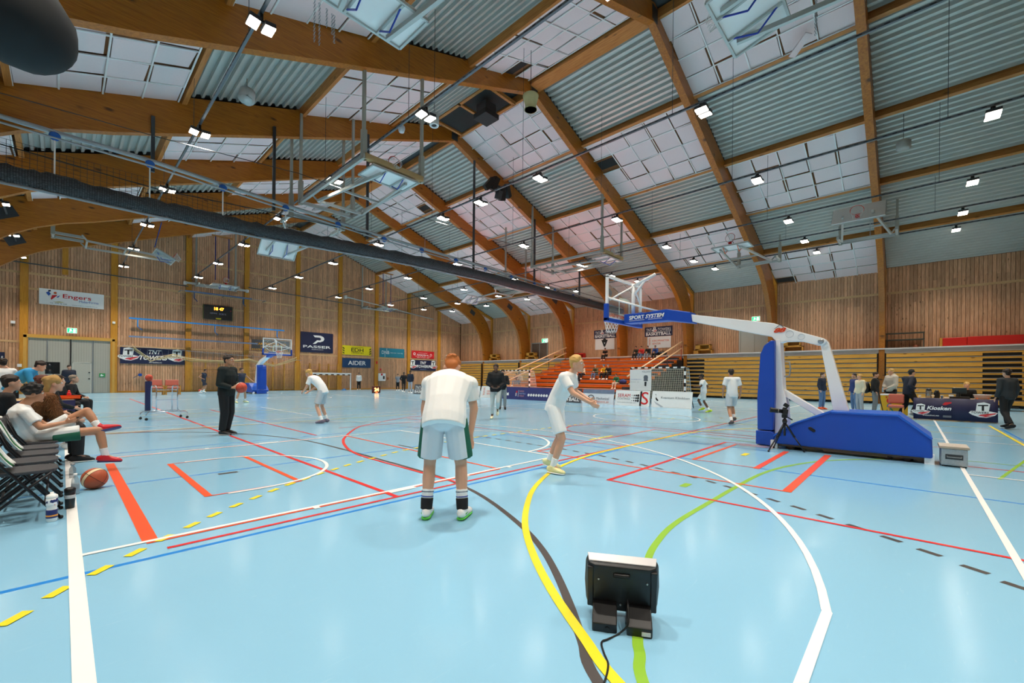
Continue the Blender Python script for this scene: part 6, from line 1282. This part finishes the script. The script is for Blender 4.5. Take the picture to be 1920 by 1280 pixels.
# --- the bent-over player in front of the camera
L = (at_floor(798, 972) + at_floor(866, 972)) / 2
J = skel(L, hFW, 1.82, pelvis=(0, -.03, .96), waist=(0, .05, 1.09), chest=(0, .22, 1.24), neck=(0, .37, 1.36), head=(0, .47, 1.445), fwd=(.0, .66, -.75), hup=(0, .75, .66), shR=(.2, .31, 1.265), shL=(-.2, .31, 1.265), elR=(.25, .3, 1.02), elL=(-.25, .3, 1.02), wrR=(.225, .24, .77), wrL=(-.225, .24, .77), hipR=(.1, -.02, .93), hipL=(-.1, -.02, .93), knR=(.15, .07, .51), knL=(-.15, .07, .51), anR=(.175, .0, .1), anL=(-.165, .0, .1), toeR=(.215, .19, .035), toeL=(-.175, .2, .035))
bp5 = person('player bent over with hands on knees, white shirt and white-green shorts, seen from behind', J, L, ('tee', TW), ('shorts', mat('dfe6ee', .6, 0, .04, 5)), SKIN, ('short', HRD), SW, None, .0085, 1.06, eyes=False, loose=1.12, sole=mat('58c84a', .5), handdir={'R': ((0, 0, -1), -J['f']), 'L': ((0, 0, -1), -J['f'])})
for s, sg in (('R', 1), ('L', -1)):   # green side panels, socks, ankle braces, green heels
    a, c = J['hip' + s], J['kn' + s]; b = BB(); o = J['r'] * (sg * .036); b.limb(a + o + UZ * .02, .082, a.lerp(c, .835) + o, .091, f0=True, f1=True); b.merged('side_panel', GRS, bp5, .0085)
    an, kn = J['an' + s], J['kn' + s]
    for nm, m_, t0, t1, rr in (('sock', TW, .22, .43, .053), ('sock_stripe', mat('22409a', .7), .25, .275, .058), ('sock_stripe', mat('1d3a5a', .7), .36, .38, .059), ('ankle_brace', TK, -.02, .23, .056)):
        b = BB(); b.limb(an.lerp(kn, t0), rr, an.lerp(kn, t1), rr + .004, f0=True, f1=True); b.merged(nm, m_, bp5, .006, 1)
    d = (J['toe' + s] - an); d.z = 0; d.normalize()
    b = BB(); b.limb(an - d * .02 + J['r'] * (sg * .036) - UZ * .045, .012, an + d * .08 + J['r'] * (sg * .04) - UZ * .04, .006, n=8); b.merged('shoe_stripe', mat('3fbf3a', .5), bp5, .005, 1)

# --- the man with the ball
L = at_floor(424, 815); J = skel(L, hRT, 1.83, head=(0, .05, 1.67), shR=(.19, .02, 1.45), shL=(-.19, .02, 1.45), elR=(.24, .0, 1.14), elL=(-.23, .06, 1.15), wrR=(.13, .21, 1.06), wrL=(-.1, .25, 1.07), knR=(.1, .03, .5), anR=(.11, -.02, .09), toeR=(.13, .18, .035), toeL=(-.1, .15, .035), anL=(-.1, -.06, .09))
person('man in black sweater and trousers standing in profile, holding a basketball', J, L, ('long', mat('0e1a1a', .85, 0, .1)), ('pants', TK), SKIN2, ('short', HB), mat('1a1a1c', .5), None, .0095, 1.12, curl=.35, handdir={'R': (J['f'] * .8 - J['r'] * .5, -J['r']), 'L': (J['f'] * .8 + J['r'] * .4, J['r'])})
bc = L + J['f'] * .33 + UZ * 1.08; ball('red and white basketball held by the man in black', bc, .12, BALLW, (.3, 1.2, .4))
for s in 'RL':
    pass

# --- the seated curly-haired player (court side of the chair row), seen in profile
YS = 8.42
def ps(x, y, dy=0.0): return onY(x, y, YS + dy)
J = dict(q=.92, r=V((0, -1, 0)), f=V((1, 0, 0)), fwd=V((1, .05, -.05)).normalized(), hup=V((-.1, 0, 1)).normalized(), pelvis=ps(66, 818), waist=ps(48, 803), chest=ps(38, 780), neck=ps(42, 760), head=ps(64, 737), shR=ps(48, 774, -.17), shL=ps(44, 771, .18), elR=ps(76, 801, -.26), elL=ps(84, 797, .24), wrR=ps(120, 792, -.1), wrL=ps(122, 790, .05), hipR=ps(76, 818, -.09), hipL=ps(72, 817, .09), knR=ps(186, 806, -.12), knL=ps(163, 770, .02), anR=ps(198, 855, -.14), anL=ps(184, 800, -.1), toeR=ps(226, 862, -.16), toeL=ps(224, 799, -.1))
L = V((J['pelvis'].x, YS, 0)); sk = SKIN2
p1 = person('seated curly-haired player in white shirt and green-white shorts with crossed red shoes', J, L, ('tee', TW), ('shorts', mat('e2e6e6', .65, 0, .04)), SKIN2, ('curly', HK), mat('d3202e', .35, 0, .05), TW, .0085, 1.02, slen=.66, curl=.9, sole=mat('26356e', .5), handdir={'R': ((1, .1, .25), (0, 1, .3)), 'L': ((1, -.1, .1), (0, -1, .2))})
b = BB(); a, c = J['hipR'], J['knR']; b.limb(a.lerp(c, .2) + V((0, -.035, -.03)), .07, a.lerp(c, .665) + V((0, -.035, -.03)), .078, f0=True, f1=True); b.merged('side_panel', GRS, p1, .009)
b = MB(); b.box((J['wrR'] + J['wrL']) / 2 + V((.08, 0, .03)) - L, (.13, .07, .012), Euler((0, -.5, 0)).to_matrix()); b.build('phone', BLACKS, p1, bev=.004)
# --- the others on the left
def sit(x, y_, hd, h=1.75, seat=.46, lean=.05, feet=.42, **ov):
    z = seat / (h / 1.8)
    d = dict(pelvis=(0, 0, z + .09), waist=(0, .0 - lean * .5, z + .24), chest=(0, lean * .2, z + .44), neck=(0, lean, z + .6), head=(0, lean + .05, z + .77), shR=(.185, lean * .8, z + .55), shL=(-.185, lean * .8, z + .55), elR=(.24, .06 + lean, z + .28), elL=(-.24, .06 + lean, z + .28), wrR=(.12, .28 + lean, z + .2), wrL=(-.12, .28 + lean, z + .2), hipR=(.095, .0, z + .07), hipL=(-.095, 0, z + .07), knR=(.13, .42, z + .07), knL=(-.13, .42, z + .07), anR=(.13, feet, .09), anL=(-.13, feet, .09), toeR=(.15, feet + .17, .03), toeL=(-.15, feet + .17, .03))
    d.update(ov); return skel((x, y_, 0), hd, h, **d)
FUR = mat('6b4424', .95, 0, .5, 60, bump=.6)
def seated(label, x, y, hd, cols, seat=.46, z0=0.0, vox=.02, chair=None, lean=.05, **kw):
    J = sit(x, y, hd, seat=seat, lean=lean)
    if z0:
        for k_ in J:
            if k_ not in ('fwd', 'hup', 'q', 'r', 'f'): J[k_] = J[k_] + UZ * z0
    return person(label, J, (x, y, z0), voxel=vox, **cols, **kw)
fp = seated('blond person in a shaggy brown fur jacket seated behind the curly-haired player', -.25, 9.35, .15, dict(top=('long', FUR), bot=('pants', TK), skin=SKIN, hair=('long', mat('b08a50', .8, 0, .25, 30)), shoe=TK), vox=.011, lean=.12, bulk=1.12)
# fur: short tufts standing off the jacket
b = MB(); rg = random.Random(8)
src = [c for c in fp.children if c.name.startswith('jacket')][0].data; vv = src.vertices
for i in range(0, len(vv), max(1, len(vv) // 2600)):
    v = vv[i]; n = v.normal; d = (n * .55 + V((rg.uniform(-.3, .3), rg.uniform(-.3, .3), -.8))).normalized(); s = V((rg.uniform(-1, 1), rg.uniform(-1, 1), rg.uniform(-1, 1))).cross(d).normalized() * .006; a = v.co - n * .004
    b.add([a - s, a + s, a + d * rg.uniform(.03, .055) + n * .012], [(0, 1, 2)])
b.build('fur_tufts', mat('7a4e28', .95, 0, .6, 25), fp)['kind'] = 'stuff'
seated('person in a rust-orange jacket seated farther along the chair row', -.32, 11.1, .1, dict(top=('long', mat('b4562a', .85, 0, .12)), bot=('pants', TNV), hair=('long', mat('5a2a1a', .7, 0, .2))), vox=.016)
seated('dark-haired person in black seated behind the rust-orange jacket', -.3, 12.6, .1, dict(top=('long', TK), bot=('pants', TK), hair=('short', HB)), vox=.016, lean=.2)
seated('official with a dark cap and white collar seated at the team table', -.12, 16.9, -.6, dict(top=('long', TK), bot=('pants', TK), hair=('cap', HB)), vox=.018, lean=.02)
seated('person with legs stretched out in black trousers behind the team table', .15, 18.2, -.3, dict(top=('long', TK), bot=('pants', TK), hair=('short', HG)), vox=.018)
seated('dark-haired head low behind the curly-haired player, in black', -.62, 9.9, .2, dict(top=('long', TK), bot=('pants', TK), hair=('short', HB)), vox=.016)
for lab, x, y in (('grey folding chair under the fur-jacket person', -.25, 9.35), ('grey folding chair under the rust-orange jacket', -.32, 11.1), ('grey folding chair under the person in black', -.3, 12.6), ('grey folding chair under the official with the cap', -.12, 16.9), ('grey folding chair under the stretched-out person', .15, 18.2), ('grey folding chair under the low dark-haired person', -.62, 9.9)):
    folding_chair(lab, (x + .02, y, 0), -PI / 2)
def standing(label, p, hd, h, cols, vox=.022, **kw):
    ov = kw.pop('ov', {}); return person(label, skel(p, hd, h, **ov), p, voxel=vox, **cols, **kw)
bend = dict(waist=(0, .06, 1.12), chest=(0, .22, 1.28), neck=(0, .36, 1.4), head=(0, .47, 1.5), shR=(.19, .3, 1.35), shL=(-.19, .3, 1.35), elR=(.25, .38, 1.08), elL=(-.25, .38, 1.08), wrR=(.16, .55, .95), wrL=(-.16, .55, .95), fwd=(0, .9, -.4))
standing('man in a bright blue jersey leaning over beside the team table', V((-.85, 16.0, 0)), -.2, 1.86, dict(top=('long', mat('2a94cc', .7, 0, .06)), bot=('pants', TNV), hair=('short', HB)), ov=bend)
standing('man in white T-shirt taking a picture, back to the camera, far left', V((-1.06, 17.2, 0)), 1.9, 1.76, dict(top=('tee', TW), bot=('pants', DEN), hair=('short', HB)), eyes=False, ov=dict(elR=(.3, .15, 1.35), wrR=(.1, .28, 1.6), elL=(-.3, .15, 1.35), wrL=(-.1, .28, 1.6)))
standing('stout man in a dark navy jacket standing before the small grey door', V((.25, 33.0, 0)), -1.2, 1.86, dict(top=('long', TNV), bot=('pants', TK), hair=('short', HB), bulk=1.25), vox=.03)
run1 = dict(knR=(.1, .22, .55), anR=(.1, .05, .2), toeR=(.1, .2, .1), knL=(-.1, -.02, .5), anL=(-.1, -.25, .12), toeL=(-.11, -.1, .04), elR=(.27, -.18, 1.2), wrR=(.24, .05, 1.08), elL=(-.27, .12, 1.2), wrL=(-.2, .32, 1.2), chest=(0, .05, 1.33), neck=(0, .06, 1.5), head=(0, .11, 1.66))
JN = mat('262d42', .7, 0, .1)
standing('player in dark jersey and dark shorts running before the end wall', V((7.2, 38.2, 0)), -.6, 1.85, dict(top=('vest', JN), bot=('shorts', JN), skin=SKIN2, hair=('short', HB), shoe=SW, sock=SW), vox=.03, ov=run1)
standing('player in dark striped jersey with light shorts and pale shoes beside the man in black', at_floor(452, 755), -1.1, 1.76, dict(top=('vest', JN), bot=('shorts', TGY), skin=SKIN2, hair=('short', HB), shoe=mat('dfe0b0', .5), sock=SW), vox=.02, ov=dict(knR=(.18, .05, .5), knL=(-.18, .05, .5), anR=(.26, -.02, .09), anL=(-.26, -.02, .09), toeR=(.32, .14, .03), toeL=(-.32, .14, .03), elR=(.4, .05, 1.25), wrR=(.5, .2, 1.05), elL=(-.4, .05, 1.25), wrL=(-.45, .25, 1.1)))
standing('player in white shirt and grey shorts crouching in mid-court behind the man in black', at_floor(605, 792), 2.2, 1.72, dict(top=('tee', TW), bot=('shorts', mat('c3c8cc', .7, 0, .04)), skin=SKIN, hair=('short', HBL), shoe=mat('7a6a78', .5), sock=SW), vox=.016, eyes=False, ov={**bend, 'knR': (.14, .12, .5), 'knL': (-.16, .1, .5), 'anR': (.16, -.04, .09), 'anL': (-.22, -.1, .09), 'toeR': (.2, .14, .03), 'toeL': (-.26, .06, .03)})
standing('person in white top and black trousers by the end wall below the blue sign', V((21.0, 41.5, 0)), -2.2, 1.8, dict(top=('long', TW), bot=('pants', TK), hair=('short', HB)), vox=.035)
standing('person in grey and black standing by the white fire cabinet', V((23.4, 38.0, 0)), -2.2, 1.7, dict(top=('tee', TGY), bot=('pants', TK), hair=('short', HB)), vox=.035)
standing('dark-clothed player by the end wall left of the small club banner, front one', V((20.6, 32.5, 0)), -2.0, 1.82, dict(top=('long', TK), bot=('tight', TK), skin=SKIND, hair=('short', HK)), vox=.032, ov=run1)
standing('taller dark-clothed player with pale trousers left of the small club banner', V((20.3, 31.0, 0)), -2.6, 1.95, dict(top=('long', TNV), bot=('tight', mat('b0b4c0', .7)), skin=SKIND, hair=('short', HK), shoe=SW), vox=.032)
standing('player in a black hoodie and pale grey leggings walking past the boards', at_floor(929, 785), -2.4, 1.83, dict(top=('hood', TK), bot=('tight', mat('c9ccc8', .7, 0, .05)), skin=SKIND, hair=('short', HB), shoe=mat('efe9c8', .5), bulk=1.08), vox=.016, ov=dict(knL=(-.08, .14, .55), anL=(-.06, -.15, .3), toeL=(-.06, -.08, .12), wrR=(.12, .2, 1.05), wrL=(-.12, .2, 1.05), elR=(.27, .02, 1.15), elL=(-.27, .02, 1.15)))
standing('person in black top and grey trousers standing behind the hooded player', V((13.1, 12.9, 0)), -2.4, 1.74, dict(top=('long', TK), bot=('pants', mat('8c8f90', .8, 0, .08)), skin=SKIN2, hair=('short', HK), shoe=TK), vox=.022, ov=dict(wrR=(.08, .24, 1.25), wrL=(-.08, .24, 1.25), elR=(.27, .05, 1.15), elL=(-.27, .05, 1.15)))
J = skel(at_floor(1040, 884), -1.3, 1.76, waist=(0, .05, 1.12), chest=(.0, .16, 1.3), neck=(0, .24, 1.46), head=(0, .33, 1.6), shR=(.19, .2, 1.4), shL=(-.19, .2, 1.4), elR=(.24, .36, 1.18), elL=(-.3, .2, 1.2), wrR=(.2, .58, 1.06), wrL=(-.28, .42, 1.08), knR=(.12, .16, .52), anR=(.13, .02, .1), toeR=(.15, .2, .035), knL=(-.12, .02, .5), anL=(-.16, -.16, .13), toeL=(-.2, .0, .035))
person('player in white shirt, white shorts and pale yellow shoes stepping forward on the yellow line', J, at_floor(1040, 884), ('tee', TW), ('shorts', TW), SKIN, ('short', HBL), mat('ece6a8', .5, 0, .05), TW, .012)
standing('smaller player in white and green shorts with lime shoes running before folded bleachers', at_floor(1319, 773), 1.9, 1.62, dict(top=('tee', TW), bot=('shorts', mat('d9dedc', .7)), skin=SKIND, hair=('short', HK), shoe=mat('c4dc2a', .5), sock=SW), vox=.018, ov=run1)
standing('player in white shirt and grey-green shorts running away before folded bleachers', at_floor(1372, 795), YAW - .1, 1.72, dict(top=('tee', TW), bot=('shorts', mat('c6ccd0', .7)), skin=SKIN2, hair=('short', HB), shoe=mat('5a4a44', .5), sock=SW), vox=.015, eyes=False, ov={**run1, 'elL': (-.27, .0, 1.16), 'wrL': (-.24, .1, .95), 'wrR': (.27, .05, .95), 'elR': (.27, 0, 1.16)})
# --- queue at the snack table
standing('person in a navy jacket and jeans with orange shoes in the snack queue', at_floor(1541, 767), -2.0, 1.78, dict(top=('long', TNV), bot=('pants', DEN), hair=('short', HB), shoe=ORANGE), vox=.026)
kid = standing('blond youth in cream sweater and grey sweatpants with a black backpack', at_floor(1612, 774), YAW + PI / 2, 1.68, dict(top=('long', mat('ddd0b4', .8, 0, .06)), bot=('pants', mat('a9aab0', .85, 0, .08)), hair=('short', HBL), shoe=SW), vox=.024)
k0 = V(kid.location); fK = V((math.cos(YAW + PI / 2), math.sin(YAW + PI / 2), 0)); bpk = thing('backpack', 'black backpack carried by the blond youth in cream sweater', 'backpack', k0 - fK * .26 + UZ * .9); b = BB(); b.ell((0, 0, .2), (.17, .12, .26), fK, UZ); b.ell(-fK * .08 + UZ * .1, (.13, .07, .13), fK, UZ); b.merged('bag', BLACK, bpk, .02, world=False); MB().path([fK * .1 + UZ * .4, fK * .2 + UZ * .42, fK * .24 + UZ * .25], .02, 6).build('strap', BLACK, bpk); MB().box(-fK * .13 + UZ * .12, (.06, .06, .05)).build('badge', mat('c9a89a', .6), bpk)
standing('person in blue jacket mostly hidden behind the blond youth', at_floor(1612, 774) + V((.9, .25, 0)), YAW + PI / 2, 1.74, dict(top=('long', mat('26356a', .8)), bot=('pants', DEN), hair=('short', HB)), vox=.03)
standing('person in black jacket with yellow bands and grey trousers in the snack queue', at_floor(1640, 775), -1.6, 1.78, dict(top=('long', TK), bot=('pants', mat('7a7f84', .8)), hair=('short', HB), bulk=1.1), vox=.026)
standing('tall fair-haired youth in a pale grey hoodie and black trousers in the snack queue', V((23.9, .62, 0)), YAW + PI / 2, 1.92, dict(top=('hood', mat('bdb6aa', .85, 0, .06)), bot=('pants', TK), skin=SKIN, hair=('short', HBL), shoe=TK, bulk=1.1), vox=.024, ov=dict(wrR=(.08, .26, 1.0), wrL=(-.08, .26, 1.0), elR=(.26, .05, 1.14), elL=(-.26, .05, 1.14)))
t = thing('water_flask', 'clear flask held by the youth in the pale hoodie', 'bottle', V((23.9, .62, 0)) + V((math.cos(YAW + PI / 2), math.sin(YAW + PI / 2), 0)) * .36 + UZ * .92); b = MB(); b.lathe([(.03, 0), (.035, .02), (.035, .16), (.02, .2)], (0, 0, 0), 14); b.build('body', mat('a8bcc8', .2, 0, .05), t, True); b = MB(); b.lathe([(.022, .2), (.022, .23)], (0, 0, 0), 12); b.build('cap', DARKM, t)
standing('person in dark jacket and black trousers nearest the snack table', at_floor(1703, 784), -.9, 1.84, dict(top=('long', mat('1a2030', .8, 0, .2)), bot=('pants', TK), hair=('short', HK), bulk=1.1), vox=.024, ov=run1)
standing('person in dark grey jacket and black trousers walking past the snack table end', at_floor(1888, 804), .6, 1.78, dict(top=('long', mat('2c3034', .8, 0, .2)), bot=('pants', TK), hair=('short', HB), shoe=TK), vox=.022, eyes=False, ov=dict(knR=(.1, .16, .53), anR=(.1, .1, .12), toeR=(.1, .29, .06), knL=(-.1, -.02, .5), anL=(-.1, -.26, .14), toeL=(-.11, -.1, .04)))
seated('fair-haired attendant with glasses in black sitting behind the snack table', 22.6, -1.45, PI, dict(top=('long', TK), bot=('pants', TK), hair=('short', HBL), shoe=TK), seat=.5, vox=.02, lean=.1)
folding_chair('folding chair under the snack table attendant', (22.6, -1.45, 0), PI / 2)
# --- spectators on the open stand
def spectator(label, x, y, cols, row=None, h=1.75, gallery=False, lean=.12, **kw):
    """x, y: pixel of the head"""
    best = None
    for i in range(NR):
        X = STX(i) + .35; p = onX(x, y, X); e = abs(p.z - ((i + 1) * RISE + .8))
        if best is None or e < best[0]: best = (e, i, X, p.y)
    if gallery: X = 34.95; yy = onX(x, y, X).y; zs = 3.42; drop = .33
    else: _, i, X, yy = best; zs = (i + 1) * RISE; drop = RISE
    z0 = zs - drop
    J = sit(X, yy, PI, h, seat=drop, lean=lean, feet=.52, knR=(.13, .46, drop + .14), knL=(-.13, .46, drop + .14), wrR=(.07, .4, drop + .3), wrL=(-.07, .4, drop + .3))
    for k_ in J:
        if k_ not in ('fwd', 'hup', 'q', 'r', 'f'): J[k_] = J[k_] + UZ * z0
    return person(label, J, (X, yy, z0), voxel=.03, **cols, **kw)
BG = mat('d9c2a8', .8, 0, .08)
spectator('spectator in a long beige coat and jeans on the lowest left of the open stand', 977, 697, dict(top=('long', BG), bot=('pants', DEN), hair=('long', HG)))
spectator('dark-haired spectator in red-black sitting close beside the beige coat', 970, 699, dict(top=('long', mat('5a2426', .8)), bot=('pants', DEN), hair=('long', HB)))
spectator('spectator in light checked shirt behind the stepping white player', 1068, 702, dict(top=('long', mat('c6ccd0', .8, 0, .2, 40)), bot=('pants', TGY), hair=('short', HG)))
spectator('grey-haired spectator in black with grey trousers right of the checked shirt', 1084, 700, dict(top=('long', TK), bot=('pants', mat('6a6c74', .8)), hair=('short', mat('c9c4bc', .7))))
spectator('spectator in pale grey two rows above the checked shirt', 1082, 682, dict(top=('long', mat('b0b2b8', .8)), bot=('pants', TGY), hair=('short', mat('c9c4bc', .7))))
spectator('young woman in cream sweater with dark backpack on an upper row', 1094, 684, dict(top=('long', BG), bot=('pants', TNV), hair=('long', mat('7a4a2a', .7))))
spectator('bald spectator in olive jacket and jeans, left of the yellow jacket', 1118, 685, dict(top=('long', mat('5a5a3c', .8)), bot=('pants', DEN), hair=('short', mat('c9a890', .7))))
spectator('spectator in bright yellow jacket and blue beanie', 1134, 687, dict(top=('long', mat('e6b41e', .8)), bot=('pants', TK), hair=('beanie', mat('2a6a9a', .8))))
spectator('grey-haired spectator in black jacket right of the yellow jacket', 1142, 687, dict(top=('long', TK), bot=('pants', TK), hair=('short', mat('6a6660', .7)), bulk=1.15))
spectator('boy in green sweater and pale trousers leaning on a blue bag', 1157, 698, dict(top=('long', mat('1f6e4a', .8)), bot=('pants', mat('d6d0c4', .8)), hair=('short', HK)), h=1.55)
spectator('lone spectator in black sitting at the gallery edge under the V emblem', 1136, 654, dict(top=('tee', TK), bot=('pants', TK), hair=('short', HK)), gallery=True)
spectator('gallery spectator in dark olive, leftmost of four under the clinic banner', 1194, 652, dict(top=('long', mat('3a3428', .8)), bot=('pants', TK), hair=('short', HK)), gallery=True)
spectator('gallery spectator in red jacket, second of four under the clinic banner', 1204, 651, dict(top=('long', mat('c42a24', .8)), bot=('pants', DEN), hair=('short', HB)), gallery=True)
spectator('gallery spectator in black top, third of four under the clinic banner', 1216, 653, dict(top=('long', TK), bot=('pants', mat('8a96a8', .8)), hair=('short', HK)), gallery=True)
spectator('gallery spectator in blue jacket, rightmost of four under the clinic banner', 1230, 650, dict(top=('long', mat('2a4a8a', .8)), bot=('pants', TK), hair=('short', HB)), gallery=True)
bpd = onX(1241, 661, 35.0); t = thing('sports_bag', 'black sports bag lying beside the gallery spectator in blue', 'bag', (35.0, bpd.y, 3.42)); b = BB(); b.ell((0, 0, .16), (.45, .2, .17), V((1, 0, 0)), UZ); b.merged('bag', BLACK, t, .03, world=False); MB().path([(0, .25, .25), (0, .1, .38), (0, -.1, .38), (0, -.25, .25)], .02, 5).build('handle', BLACK, t)
bpd = onX(1160, 712, STX(2) + .3); t = thing('sports_bag', 'blue and black bag on the stand step under the boy in green', 'bag', (bpd.x, bpd.y - .35, 3 * RISE)); b = BB(); b.ell((0, 0, .18), (.3, .2, .19), V((1, 0, 0)), UZ); b.merged('bag', mat('26306a', .8), t, .03, world=False); MB().path([(0, .2, .28), (0, 0, .42), (0, -.2, .28)], .02, 5).build('handle', BLACK, t)
bpy.data.scenes.remove(WS)
